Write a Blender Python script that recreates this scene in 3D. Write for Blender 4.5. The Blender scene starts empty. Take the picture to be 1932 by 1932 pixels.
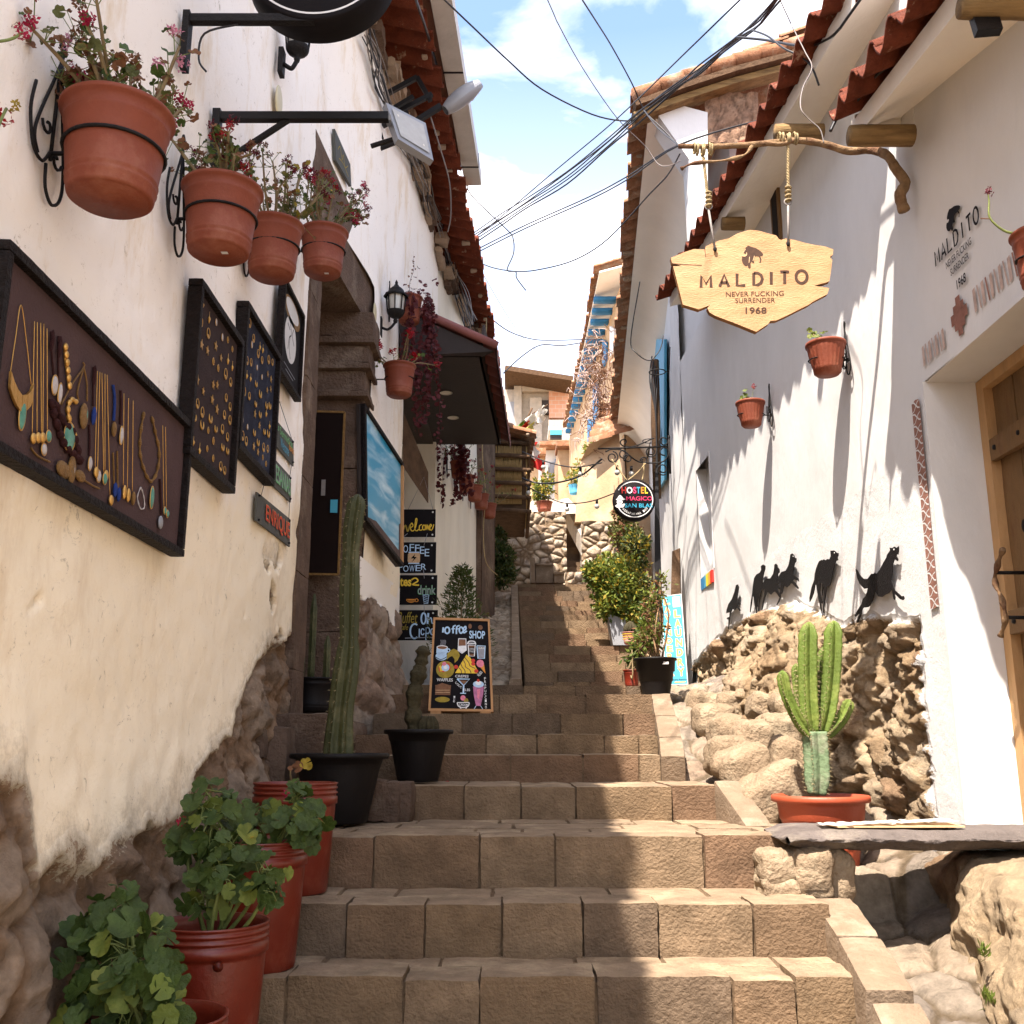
import bpy, math, random
from mathutils import Vector, Matrix, noise
from mathutils.geometry import tessellate_polygon
random.seed(7)
R = math.radians
scene = bpy.context.scene
# ---------------------------------------------------------------- camera, sky, sun, exposure
F_ = 0.985; PITCH = R(13.0)
CP, SP = math.cos(PITCH), math.sin(PITCH)
cam_d = bpy.data.cameras.new('camera'); cam = bpy.data.objects.new('camera', cam_d)
scene.collection.objects.link(cam); scene.camera = cam
cam_d.sensor_width = 36; cam_d.lens = 36*F_; cam_d.clip_end = 3000; cam_d.clip_start = 0.05
cam.location = (0, 0, 0); cam.rotation_euler = (R(90)+PITCH, 0, 0)
SUN = Vector((-0.22, -0.40, 0.84)).normalized()      # towards the sun
world = bpy.data.worlds.new('World'); scene.world = world; world.use_nodes = True
nt = world.node_tree; nt.nodes.clear()
def wn(t, **k):
    n = nt.nodes.new(t)
    for a, b in k.items(): setattr(n, a, b)
    return n
sky = wn('ShaderNodeTexSky'); sky.sky_type = 'NISHITA'; sky.sun_disc = False
sky.sun_elevation = math.asin(SUN.z); sky.sun_rotation = math.atan2(SUN.x, SUN.y)
sky.altitude = 800; sky.air_density = 1.0; sky.dust_density = 3.0; sky.ozone_density = .6
tc = wn('ShaderNodeTexCoord'); mp = wn('ShaderNodeMapping'); mp.inputs['Scale'].default_value = (1.0, 1.0, 1.9)
mp.inputs['Location'].default_value = (0.35, 0.0, 0.9)
nz = wn('ShaderNodeTexNoise'); nz.inputs['Scale'].default_value = 2.1; nz.inputs['Detail'].default_value = 9
nz.inputs['Roughness'].default_value = 0.55; nz.inputs['Distortion'].default_value = 0.35
cr = wn('ShaderNodeValToRGB'); cr.color_ramp.elements[0].position = 0.52; cr.color_ramp.elements[1].position = 0.72
sep = wn('ShaderNodeSeparateXYZ'); hz = wn('ShaderNodeMapRange')
hz.inputs['From Min'].default_value = 0.62; hz.inputs['From Max'].default_value = 0.12
hz.inputs['To Min'].default_value = 0.0; hz.inputs['To Max'].default_value = 0.45
mx = wn('ShaderNodeMath', operation='MAXIMUM')
mix = wn('ShaderNodeMix', data_type='RGBA')
mix.inputs['B'].default_value = (9.0, 8.2, 7.4, 1)
bg = wn('ShaderNodeBackground'); bg.inputs['Strength'].default_value = 0.15
out = wn('ShaderNodeOutputWorld')
L = nt.links.new
L(tc.outputs['Generated'], mp.inputs[0]); L(mp.outputs[0], nz.inputs[0]); L(nz.outputs['Fac'], cr.inputs[0])
L(tc.outputs['Generated'], sep.inputs[0]); L(sep.outputs['Z'], hz.inputs['Value'])
L(cr.outputs[0], mx.inputs[0]); L(hz.outputs[0], mx.inputs[1]); L(mx.outputs[0], mix.inputs['Factor'])
L(sky.outputs[0], mix.inputs['A']); L(mix.outputs['Result'], bg.inputs[0]); L(bg.outputs[0], out.inputs[0])
sun_d = bpy.data.lights.new('sun', 'SUN'); sun = bpy.data.objects.new('sun', sun_d); scene.collection.objects.link(sun)
sun_d.energy = 5.0; sun_d.angle = R(0.5); sun_d.color = (1.0, 0.90, 0.79)
sun.rotation_euler = SUN.to_track_quat('Z', 'Y').to_euler()
scene.view_settings.view_transform = 'Standard'; scene.view_settings.look = 'None'
scene.view_settings.gamma = 1.0; scene.view_settings.exposure = 1.78
scene.cycles.max_bounces = 8; scene.cycles.diffuse_bounces = 5; scene.cycles.caustics_reflective = False
scene.cycles.caustics_refractive = False
# ---------------------------------------------------------------- measuring the photo (its pixels at 1932 a side)
def pr(px, py):
    u = (px-966)/1932/F_; w = (py-966)/1932/F_
    den = CP + w*SP
    return u/den, (SP - w*CP)/den
def atY(px, py, Y):
    a, b = pr(px, py); return Vector((a*Y, Y, b*Y))
def atX(px, py, X):
    a, b = pr(px, py); Y = X/a; return Vector((X, Y, b*Y))
def atL(px, py, line, off=0.0):      # on a vertical wall given by two plan points
    (x0, y0), (x1, y1) = line
    k = (x1-x0)/(y1-y0); a, b = pr(px, py)
    Y = (x0 + off - k*y0)/(a-k); return Vector((a*Y, Y, b*Y))
# ---------------------------------------------------------------- mesh helpers
MATS = {}; ORG = {}
def sm(a, b, x):
    t = min(1, max(0, (x-a)/(b-a))); return t*t*(3-2*t)
def lerp(a, b, t): return a+(b-a)*t
def piece(pts, x):                   # piecewise linear
    if x <= pts[0][0]: return pts[0][1]
    for (a, b), (c, d) in zip(pts, pts[1:]):
        if x <= c: return b+(d-b)*(x-a)/(c-a)
    return pts[-1][1]
def N3(x, y, z=0.0): return noise.noise(Vector((x, y, z)))
def fb(x, y, z=0.0, o=4): return noise.fractal(Vector((x, y, z)), 1.0, 2.0, o)
def frame_of(d):
    d = d.normalized(); a = Vector((0, 0, 1)) if abs(d.z) < .9 else Vector((1, 0, 0))
    x = d.cross(a).normalized(); return x, x.cross(d).normalized()
class MB:
    def __init__(s): s.v = []; s.f = []; s.m = []; s.s = []; s.names = []; s.col = None; s.sharp = False
    def add(s, vs, fs, mat, smooth=False):
        n = len(s.v); s.v += [tuple(q) for q in vs]
        if mat not in s.names: s.names.append(mat)
        k = s.names.index(mat)
        for f in fs: s.f.append([n+i for i in f]); s.m.append(k); s.s.append(smooth)
    def box(s, a, b, mat):
        x0, y0, z0 = a; x1, y1, z1 = b
        vs = [(x, y, z) for z in (z0, z1) for y in (y0, y1) for x in (x0, x1)]
        s.add(vs, [(0,2,3,1), (4,5,7,6), (0,1,5,4), (2,6,7,3), (0,4,6,2), (1,3,7,5)], mat)
    def obox(s, c, ax, ay, az, mat):     # centre and three half axes
        c, ax, ay, az = map(Vector, (c, ax, ay, az))
        vs = [c+ax*i+ay*j+az*k for k in (-1, 1) for j in (-1, 1) for i in (-1, 1)]
        s.add(vs, [(0,2,3,1), (4,5,7,6), (0,1,5,4), (2,6,7,3), (0,4,6,2), (1,3,7,5)], mat)
    def beam(s, a, b, w, h, mat, up=(0, 0, 1)):
        a, b, up = Vector(a), Vector(b), Vector(up); d = b-a; x = d.cross(up).normalized(); u = x.cross(d).normalized()
        s.obox((a+b)/2, d/2, x*(w/2), u*(h/2), mat)
    def rbox(s, c, h, r, mat, res=.05, disp=.004, rot=None, freq=6, seed=0, topmat=None):
        if r < .03: s.sharp = True
        c = Vector(c); n = [max(2, int(2*h[i]/res)) for i in range(3)]; idx = {}; vs = []; fs = []; ft = []
        def key(i, j, k):
            if (i, j, k) not in idx:
                p = Vector((lerp(-h[0], h[0], i/n[0]), lerp(-h[1], h[1], j/n[1]), lerp(-h[2], h[2], k/n[2])))
                q = Vector((max(-h[0]+r, min(h[0]-r, p.x)), max(-h[1]+r, min(h[1]-r, p.y)), max(-h[2]+r, min(h[2]-r, p.z))))
                d = p-q
                if d.length > 1e-6: d = d.normalized()
                p = q+d*r
                g = p+c
                if disp:
                    p = p+(d if d.length > 0 else Vector((0, 0, 1)))*disp*(fb(g.x*freq+seed*3.1, g.y*freq, g.z*freq+seed)+.6*N3(g.x*freq*4, g.y*freq*4, g.z*freq*4))
                if rot is not None: p = rot @ p
                idx[(i, j, k)] = len(vs); vs.append(c+p)
            return idx[(i, j, k)]
        for i in range(n[0]):
            for j in range(n[1]):
                fs.append((key(i,j,0), key(i,j+1,0), key(i+1,j+1,0), key(i+1,j,0)))
                (ft if topmat else fs).append((key(i,j,n[2]), key(i+1,j,n[2]), key(i+1,j+1,n[2]), key(i,j+1,n[2])))
            for k in range(n[2]):
                fs.append((key(i,0,k), key(i+1,0,k), key(i+1,0,k+1), key(i,0,k+1)))
                fs.append((key(i,n[1],k), key(i,n[1],k+1), key(i+1,n[1],k+1), key(i+1,n[1],k)))
        for j in range(n[1]):
            for k in range(n[2]):
                fs.append((key(0,j,k), key(0,j,k+1), key(0,j+1,k+1), key(0,j+1,k)))
                fs.append((key(n[0],j,k), key(n[0],j+1,k), key(n[0],j+1,k+1), key(n[0],j,k+1)))
        s.add(vs, fs, mat, True)
        if ft:
            n0 = len(s.v)-len(vs)
            if topmat not in s.names: s.names.append(topmat)
            for f in ft: s.f.append([n0+q for q in f]); s.m.append(s.names.index(topmat)); s.s.append(True)
    def tube(s, pts, rad, mat, n=8, cap=True, smooth=True, star=None):
        pts = [Vector(p) for p in pts]; m = len(pts)
        if not hasattr(rad, '__len__'): rad = [rad]*m
        vs = []; fs = []; X = None
        for i, p in enumerate(pts):
            d = (pts[min(i+1, m-1)]-pts[max(i-1, 0)])
            if d.length < 1e-9: d = Vector((0, 0, 1))
            d.normalize()
            if X is None: X, _ = frame_of(d)
            X = (X-d*X.dot(d)); X = X.normalized() if X.length > 1e-6 else frame_of(d)[0]
            Y = d.cross(X)
            for k in range(n):
                a = 2*math.pi*k/n; rr = rad[i]*(star(a, i) if star else 1)
                vs.append(p+(X*math.cos(a)+Y*math.sin(a))*rr)
        for i in range(m-1):
            for k in range(n):
                a, b = i*n+k, i*n+(k+1) % n; fs.append((a, b, b+n, a+n))
        if cap:
            fs.append(tuple(range(n))[::-1]); fs.append(tuple((m-1)*n+k for k in range(n)))
        s.add(vs, fs, mat, smooth)
    def lathe(s, c, prof, mat, n=32, axis=None, fn=None, smooth=True):   # prof [(r,z)]
        c = Vector(c); A = Vector(axis).normalized() if axis else Vector((0, 0, 1))
        if axis: X, Y = frame_of(A)
        else: X, Y = Vector((1, 0, 0)), Vector((0, 1, 0))
        vs = []; fs = []
        for i, (r, z) in enumerate(prof):
            for k in range(n):
                a = 2*math.pi*k/n; q = r*(fn(a, i) if fn else 1)
                vs.append(c+X*math.cos(a)*q+Y*math.sin(a)*q+A*z)
        for i in range(len(prof)-1):
            for k in range(n):
                a, b = i*n+k, i*n+(k+1) % n; fs.append((a, b, b+n, a+n))
        s.add(vs, fs, mat, smooth)
    def ball(s, c, r, mat, n=8, m=6):
        c = Vector(c); rr = r if hasattr(r, '__len__') else (r, r, r)
        vs = []; fs = []
        for i in range(m+1):
            t = math.pi*i/m
            for k in range(n):
                a = 2*math.pi*k/n
                vs.append(c+Vector((rr[0]*math.sin(t)*math.cos(a), rr[1]*math.sin(t)*math.sin(a), -rr[2]*math.cos(t))))
        for i in range(m):
            for k in range(n):
                a, b = i*n+k, i*n+(k+1) % n; fs.append((a, b, b+n, a+n))
        s.add(vs, fs, mat, True)
    def prism(s, pts, nrm, th, mat, side=None):    # outline pts (3-D, planar) extruded by nrm*th
        pts = [Vector(p) for p in pts]; n = len(pts); e = Vector(nrm).normalized()*th
        tri = tessellate_polygon([pts])
        a = list(pts); b = [p+e for p in pts]
        s.add(a+b, [tuple(t) for t in tri]+[tuple(q+n for q in t)[::-1] for t in tri], mat)
        s.add(a+b, [(i, (i+1) % n, n+(i+1) % n, n+i) for i in range(n)], side or mat)
    def grid(s, nu, nv, fn, mat, smooth=True):
        vs = [fn(i/nu, j/nv) for j in range(nv+1) for i in range(nu+1)]
        fs = [(j*(nu+1)+i, j*(nu+1)+i+1, (j+1)*(nu+1)+i+1, (j+1)*(nu+1)+i) for j in range(nv) for i in range(nu)]
        s.add(vs, fs, mat, smooth)
    def build(s, name, parent=None, label=None, cat=None, group=None, kind=None, loc=None):
        if parent is not None: o0 = ORG.get(parent.name, Vector((0, 0, 0)))
        elif loc is not None: o0 = Vector(loc)
        else:
            xs = [q[0] for q in s.v]; ys = [q[1] for q in s.v]; zs = [q[2] for q in s.v]
            o0 = Vector(((min(xs)+max(xs))/2, (min(ys)+max(ys))/2, min(zs)))
        me = bpy.data.meshes.new(name)
        me.from_pydata([(q[0]-o0.x, q[1]-o0.y, q[2]-o0.z) for q in s.v], [], s.f)
        for nme in s.names: me.materials.append(MATS[nme])
        me.polygons.foreach_set('material_index', s.m); me.polygons.foreach_set('use_smooth', s.s)
        if s.col is not None:
            ca = me.color_attributes.new('Col', 'FLOAT_COLOR', 'POINT')
            flat = []
            for c in s.col: flat += [c[0], c[1], c[2], 1.0]
            ca.data.foreach_set('color', flat)
        me.update()
        if s.sharp: me.set_sharp_from_angle(angle=R(40))
        o = bpy.data.objects.new(name, me); scene.collection.objects.link(o)
        if parent is not None: o.parent = parent
        else: o.location = o0
        ORG[o.name] = o0
        if label: o['label'] = label
        if cat: o['category'] = cat
        if group: o['group'] = group
        if kind: o['kind'] = kind
        return o
def thing(name, label, cat, loc=(0, 0, 0), group=None):
    o = bpy.data.objects.new(name, None); scene.collection.objects.link(o); o.location = loc
    o.empty_display_size = .1
    o['label'] = label; o['category'] = cat
    if group: o['group'] = group
    ORG[o.name] = Vector(loc); return o
KIDS = {}
def copy_tree(o, loc=None, rotz=None, scale=None, label=None, parent=None):
    c = o.copy(); scene.collection.objects.link(c)
    if parent is not None: c.parent = parent
    if loc is not None: c.location = loc
    if rotz is not None: c.rotation_euler = (0, 0, rotz)
    if scale is not None: c.scale = scale if hasattr(scale, '__len__') else (scale,)*3
    if label: c['label'] = label
    for ch in list(o.children): copy_tree(ch, parent=c)
    return c
# ---------------------------------------------------------------- materials
def nodes_of(name):
    m = bpy.data.materials.new(name); m.use_nodes = True; t = m.node_tree
    b = t.nodes['Principled BSDF']; MATS[name] = m
    return m, t, b
def mk(name, col, rough=.8, var=.12, scale=6, bump=.15, bscale=40, spec=.3, metal=0, col2=None, c2s=3, c2p=(.5, .62), coord='Object', trans=0, bdist=.01, stretch=None, sheen=0):
    if 'chalk' not in name and name not in ('plaster_soffit', 'plaster_cream'):
        col = tuple(q*.74 for q in col); col2 = tuple(q*.74 for q in col2) if col2 else None
    m, t, b = nodes_of(name); l = t.links.new
    tcn = t.nodes.new('ShaderNodeTexCoord'); src = tcn.outputs[coord]
    if stretch:
        mpn = t.nodes.new('ShaderNodeMapping'); mpn.inputs['Scale'].default_value = stretch; l(src, mpn.inputs[0]); src = mpn.outputs[0]
    n1 = t.nodes.new('ShaderNodeTexNoise'); n1.inputs['Scale'].default_value = scale; n1.inputs['Detail'].default_value = 8
    n1.inputs['Roughness'].default_value = .65; l(src, n1.inputs[0])
    r = t.nodes.new('ShaderNodeMapRange'); r.inputs['From Min'].default_value = .3; r.inputs['From Max'].default_value = .7
    r.inputs['To Min'].default_value = 1-var; r.inputs['To Max'].default_value = 1+var; l(n1.outputs['Fac'], r.inputs[0])
    base = None
    if col2:
        n2 = t.nodes.new('ShaderNodeTexNoise'); n2.inputs['Scale'].default_value = c2s; n2.inputs['Detail'].default_value = 10; n2.inputs['Roughness'].default_value = .7
        l(src, n2.inputs[0]); rr = t.nodes.new('ShaderNodeMapRange'); rr.inputs['From Min'].default_value = c2p[0]; rr.inputs['From Max'].default_value = c2p[1]
        l(n2.outputs['Fac'], rr.inputs[0]); mxn = t.nodes.new('ShaderNodeMix'); mxn.data_type = 'RGBA'
        mxn.inputs['A'].default_value = (*col, 1); mxn.inputs['B'].default_value = (*col2, 1); l(rr.outputs[0], mxn.inputs['Factor']); base = mxn.outputs['Result']
    vm = t.nodes.new('ShaderNodeVectorMath'); vm.operation = 'SCALE'
    if base is not None: l(base, vm.inputs[0])
    else: vm.inputs[0].default_value = col
    l(r.outputs[0], vm.inputs['Scale']); l(vm.outputs[0], b.inputs['Base Color'])
    b.inputs['Roughness'].default_value = rough; b.inputs['Specular IOR Level'].default_value = spec; b.inputs['Metallic'].default_value = metal
    if bump:
        n3 = t.nodes.new('ShaderNodeTexNoise'); n3.inputs['Scale'].default_value = bscale; n3.inputs['Detail'].default_value = 8; n3.inputs['Roughness'].default_value = .6
        l(src, n3.inputs[0]); bp = t.nodes.new('ShaderNodeBump'); bp.inputs['Strength'].default_value = bump*2; bp.inputs['Distance'].default_value = bdist
        l(n3.outputs['Fac'], bp.inputs['Height']); l(bp.outputs[0], b.inputs['Normal'])
    if trans:      # leaves: light passes through
        tr = t.nodes.new('ShaderNodeBsdfTranslucent'); l(vm.outputs[0], tr.inputs['Color']); ms = t.nodes.new('ShaderNodeMixShader'); ms.inputs[0].default_value = trans
        o = t.nodes['Material Output']; l(b.outputs[0], ms.inputs[1]); l(tr.outputs[0], ms.inputs[2]); l(ms.outputs[0], o.inputs[0])
    return m
def mk_stone(name, cols, mortar, plaster=None, grain=1.0, lower=None, pstain=None, pst=(.52, .66), bumpd=.022):
    """stones of a wall: Col.r picks the stone's tone, Col.g the mortar, Col.b the plaster skin"""
    cols = [tuple(q*1.0 for q in c) for c in cols]; mortar = tuple(q*1.0 for q in mortar)
    m, t, b = nodes_of(name); l = t.links.new
    at = t.nodes.new('ShaderNodeAttribute'); at.attribute_name = 'Col'
    sp = t.nodes.new('ShaderNodeSeparateColor'); l(at.outputs['Color'], sp.inputs[0])
    cr = t.nodes.new('ShaderNodeValToRGB'); e = cr.color_ramp.elements
    e[0].color = (*cols[0], 1); e[-1].color = (*cols[-1], 1)
    for i, c in enumerate(cols[1:-1]):
        q = e.new((i+1)/(len(cols)-1)); q.color = (*c, 1)
    l(sp.outputs[0], cr.inputs[0])
    tcn = t.nodes.new('ShaderNodeTexCoord')
    def noi(s, d=8, r=.65, dist=0):
        n = t.nodes.new('ShaderNodeTexNoise'); n.inputs['Scale'].default_value = s; n.inputs['Detail'].default_value = d
        n.inputs['Roughness'].default_value = r; n.inputs['Distortion'].default_value = dist; l(tcn.outputs['Object'], n.inputs[0]); return n.outputs['Fac']
    def rng(src, a, b_, c, d):
        r = t.nodes.new('ShaderNodeMapRange'); l(src, r.inputs[0])
        for k, v in zip(('From Min', 'From Max', 'To Min', 'To Max'), (a, b_, c, d)): r.inputs[k].default_value = v
        return r.outputs[0]
    def mixc(f, A, B):
        x = t.nodes.new('ShaderNodeMix'); x.data_type = 'RGBA'; l(f, x.inputs['Factor'])
        for nme, q in (('A', A), ('B', B)):
            if isinstance(q, tuple): x.inputs[nme].default_value = (*q, 1)
            else: l(q, x.inputs[nme])
        return x.outputs['Result']
    ng = noi(14*grain); c = mixc(sp.outputs[1], cr.outputs[0], mortar)
    c = mixc(rng(noi(5*grain, 10, .75), .54, .66, 0, .6), c, tuple(min(1, q*1.5+.03) for q in mortar))
    vm = t.nodes.new('ShaderNodeVectorMath'); vm.operation = 'SCALE'; l(c, vm.inputs[0]); l(rng(ng, .3, .7, .62, 1.35), vm.inputs['Scale']); c = vm.outputs[0]
    if plaster:
        pc = plaster
        if lower:
            sx = t.nodes.new('ShaderNodeSeparateXYZ'); l(tcn.outputs['Object'], sx.inputs[0])
            q1 = t.nodes.new('ShaderNodeMath'); q1.operation = 'MULTIPLY_ADD'; l(sx.outputs['Y'], q1.inputs[0]); q1.inputs[1].default_value = -.22; l(sx.outputs['Z'], q1.inputs[2])
            q2 = t.nodes.new('ShaderNodeMath'); q2.operation = 'MULTIPLY_ADD'; l(noi(3.5, 10, .7), q2.inputs[0]); q2.inputs[1].default_value = .5; l(q1.outputs[0], q2.inputs[2])
            pc = mixc(rng(q2.outputs[0], lower[1]+.10, lower[1]-.10, 0, 1), plaster, lower[0])
        if pstain:
            mpn = t.nodes.new('ShaderNodeMapping'); mpn.inputs['Scale'].default_value = (1, 1, .35); l(tcn.outputs['Object'], mpn.inputs[0])
            n = t.nodes.new('ShaderNodeTexNoise'); n.inputs['Scale'].default_value = 3.2; n.inputs['Detail'].default_value = 10; n.inputs['Roughness'].default_value = .72; l(mpn.outputs[0], n.inputs[0])
            pc = mixc(rng(n.outputs['Fac'], pst[0], pst[1], 0, .8), pc, pstain)
            n2 = noi(15, 12, .85, 1.2); pc = mixc(rng(n2, .585, .62, 0, .7), pc, tuple(q*.5 for q in pstain))
        en = noi(26, 10, .8); ad = t.nodes.new('ShaderNodeMath'); ad.operation = 'MULTIPLY_ADD'; l(en, ad.inputs[0]); ad.inputs[1].default_value = 1.1; l(sp.outputs[2], ad.inputs[2])
        fac = rng(ad.outputs[0], 1.03, 1.07, 0, 1)
        if pstain: pc = mixc(rng(ad.outputs[0], 1.08, 1.45, .75, 0), pc, tuple(q*.62 for q in pstain))
        c = mixc(fac, c, pc)
    l(c, b.inputs['Base Color']); b.inputs['Roughness'].default_value = .92; b.inputs['Specular IOR Level'].default_value = .15
    bp = t.nodes.new('ShaderNodeBump'); bp.inputs['Strength'].default_value = 1.0; bp.inputs['Distance'].default_value = bumpd
    hb = t.nodes.new('ShaderNodeMath'); hb.operation = 'MULTIPLY_ADD'; l(noi(11*grain, 12, .78, .4), hb.inputs[0]); hb.inputs[1].default_value = 2.4; l(noi(38*grain, 10, .75), hb.inputs[2]); hh = hb.outputs[0]
    if plaster:
        mm = t.nodes.new('ShaderNodeMath'); mm.operation = 'MULTIPLY'; l(hh, mm.inputs[0]); l(rng(sp.outputs[2], .3, .7, 1.0, .10), mm.inputs[1]); hh = mm.outputs[0]
    l(hh, bp.inputs['Height']); l(bp.outputs[0], b.inputs['Normal'])
    return m
mk_stone('rubble_left', [(.22, .135, .08), (.36, .24, .155), (.28, .20, .14), (.46, .345, .25), (.25, .155, .095)], (.29, .18, .105), plaster=(.93, .87, .80), lower=((.91, .80, .61), 2.45), pstain=(.74, .60, .42))
mk_stone('rubble_right', [(.36, .26, .16), (.46, .35, .23), (.28, .19, .11), (.42, .33, .23), (.27, .17, .10)], (.36, .255, .15), plaster=(.62, .615, .61))
mk_stone('rubble_far', [(.42, .33, .24), (.58, .48, .36), (.34, .27, .20), (.52, .45, .37), (.30, .22, .16)], (.27, .19, .12))
mk_stone('flagstones', [(.30, .24, .19), (.42, .33, .24), (.24, .20, .17), (.44, .36, .27), (.34, .25, .18)], (.17, .125, .08))
mk_stone('adobe', [(.33, .20, .13), (.38, .24, .16), (.30, .18, .12)], (.20, .12, .08))
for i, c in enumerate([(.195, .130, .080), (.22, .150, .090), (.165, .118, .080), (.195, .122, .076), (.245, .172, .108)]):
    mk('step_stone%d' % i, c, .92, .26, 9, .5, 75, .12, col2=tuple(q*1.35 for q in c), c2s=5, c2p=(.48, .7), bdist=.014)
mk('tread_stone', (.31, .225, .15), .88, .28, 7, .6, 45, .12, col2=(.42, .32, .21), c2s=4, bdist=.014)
mk('boulder', (.32, .235, .155), .9, .22, 7, .9, 45, .15, col2=(.42, .33, .225), c2s=5, bdist=.012)
mk('joint_mud', (.17, .115, .07), .95, .3, 12, .6, 60, .1)
mk('kerb_stone', (.26, .19, .13), .9, .2, 8, .5, 60, .15, col2=(.31, .235, .17), c2s=4, bdist=.01)
mk('plaster_white', (.84, .83, .82), .9, .05, 2.5, .12, 22, .15, col2=(.77, .76, .745), c2s=1.6, c2p=(.5, .75), bdist=.01, stretch=(1, 1, .5))
mk('plaster_soffit', (.83, .78, .70), .9, .05, 2, .2, 14, .15)
mk('plaster_cream', (.80, .74, .63), .9, .08, 3, .3, 25, .15, col2=(.66, .52, .36), c2s=2.2, c2p=(.58, .74), stretch=(1, 1, .35))
mk('plaster_orange', (.60, .40, .235), .9, .16, 3, .3, 25, .15, col2=(.66, .50, .34), c2s=2.5, c2p=(.45, .7))
mk('jamb_stone', (.16, .105, .075), .9, .28, 5, .7, 45, .15, col2=(.30, .225, .165), c2s=3.5, c2p=(.52, .7), bdist=.014)
mk('roof_tile', (.17, .040, .018), .85, .35, 9, .5, 60, .2, col2=(.42, .26, .17), c2s=11, c2p=(.6, .68))
mk('roof_tile_old', (.34, .16, .085), .9, .35, 7, .5, 50, .15, col2=(.46, .36, .26), c2s=5, c2p=(.5, .68))
mk('mortar', (.44, .33, .24), .95, .2, 12, .7, 40, .1)
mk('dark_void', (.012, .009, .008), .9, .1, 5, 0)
mk('dark_wood', (.035, .022, .016), .55, .3, 12, .3, 60, .4, stretch=(1, 1, .2))
mk('iron', (.009, .007, .007), .6, .25, 30, .25, 90, .2)
mk('black_paint', (.009, .008, .009), .5, .15, 10, .08, 70, .25)
mk('cable', (.018, .017, .020), .5, .1, 10, 0, spec=.4)
mk('cable_grey', (.25, .22, .21), .6, .1, 10, 0, spec=.4)
mk('terracotta', (.245, .057, .026), .62, .14, 6, .12, 60, .3, col2=(.34, .13, .075), c2s=5, c2p=(.52, .74))
mk('soil', (.06, .04, .028), .95, .4, 30, .8, 60, .1)
mk('bucket_red', (.18, .020, .008), .36, .16, 5, .08, 60, .45, col2=(.24, .06, .035), c2s=6, c2p=(.55, .72))
mk('pot_orange', (.42, .075, .03), .5, .08, 6, .1, 60, .4)
mk('pot_black', (.009, .007, .007), .55, .15, 6, .08, 60, .18)
mk('leaf_green', (.055, .095, .016), .5, .35, 22, .3, 90, .35, col2=(.085, .135, .025), c2s=18, c2p=(.45, .6), trans=.3)
mk('leaf_olive', (.12, .13, .035), .6, .35, 25, .3, 90, .3, col2=(.22, .19, .05), c2s=15, c2p=(.5, .6), trans=.3)
mk('leaf_yellow', (.40, .29, .03), .6, .3, 25, .2, 90, .3, trans=.3)
mk('leaf_bush', (.16, .21, .035), .5, .4, 6, .2, 90, .3, col2=(.36, .38, .07), c2s=4, c2p=(.5, .65), trans=.35)
mk('leaf_dark', (.045, .07, .02), .6, .35, 8, .2, 90, .3, trans=.2)
mk('leaf_dry', (.22, .10, .05), .8, .35, 25, .2, 90, .2, trans=.2)
mk('vine_red', (.10, .010, .012), .6, .4, 15, .2, 90, .3, trans=.25)
mk('stem', (.26, .19, .10), .8, .25, 25, .3, 90, .2)
mk('stem_green', (.20, .24, .07), .7, .25, 25, .2, 90, .2)
mk('petal_red', (.42, .006, .015), .6, .3, 20, 0, trans=.3)
mk('petal_dark', (.14, .006, .020), .6, .3, 20, 0, trans=.25)
mk('petal_pink', (.72, .30, .42), .6, .2, 20, 0, trans=.3)
mk('petal_magenta', (.45, .012, .065), .6, .25, 20, 0, trans=.3)
mk('cactus_green', (.115, .165, .028), .6, .25, 8, .3, 60, .2, col2=(.19, .235, .05), c2s=7)  # own green of the big cactus's arms, mottled paler at random
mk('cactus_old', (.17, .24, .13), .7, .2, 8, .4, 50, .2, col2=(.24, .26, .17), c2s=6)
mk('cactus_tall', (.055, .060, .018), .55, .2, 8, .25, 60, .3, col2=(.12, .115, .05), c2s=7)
mk('cactus_mossy', (.06, .05, .025), .8, .35, 14, .6, 50, .2)
mk('spine', (.42, .33, .18), .6, .2, 30, 0)
mk('wood_sign', (.50, .27, .12), .6, .14, 5, .2, 50, .3, col2=(.62, .38, .19), c2s=4, c2p=(.4, .65), stretch=(1, 1, 3.5))
mk('engraved', (.075, .035, .02), .8, .3, 40, 0)
mk('branch', (.34, .22, .12), .9, .3, 14, .8, 40, .15, col2=(.16, .08, .045), c2s=5, c2p=(.45, .6))
mk('rope', (.52, .40, .22), .9, .3, 60, .5, 200, .1)
mk('log_end', (.30, .19, .08), .8, .35, 8, .4, 50, .2, col2=(.18, .11, .05), c2s=7, c2p=(.5, .62), stretch=(.4, 3, 3))
mk('door_wood', (.24, .135, .055), .7, .25, 5, .5, 40, .25, col2=(.16, .08, .035), c2s=5, c2p=(.52, .66), stretch=(3, 3, .5))
mk('door_frame_wood', (.58, .34, .15), .6, .15, 6, .25, 50, .3, stretch=(3, 3, .6))
mk('slate', (.145, .12, .11), .85, .25, 7, .9, 30, .2, col2=(.22, .185, .155), c2s=4)
mk('board_black', (.008, .006, .007), .7, .2, 12, .05, 60, .12)
mk('frame_black', (.014, .009, .008), .6, .3, 30, .9, 55, .15)
mk('velvet_mauve', (.105, .064, .062), .9, .12, 5, .3, 120, .1)
mk('velvet_blue', (.035, .038, .060), .9, .3, 5, .3, 120, .1, col2=(.07, .08, .12), c2s=5)
mk('velvet_brown', (.058, .040, .040), .9, .2, 5, .3, 120, .1)
mk('gold', (.85, .48, .13), .3, .15, 60, .2, 150, .5, metal=.85)
mk('brass', (.32, .17, .045), .5, .25, 40, .6, 120, .5, metal=.5)
mk('turquoise', (.09, .30, .22), .3, .3, 40, .1, 60, .5)
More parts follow.
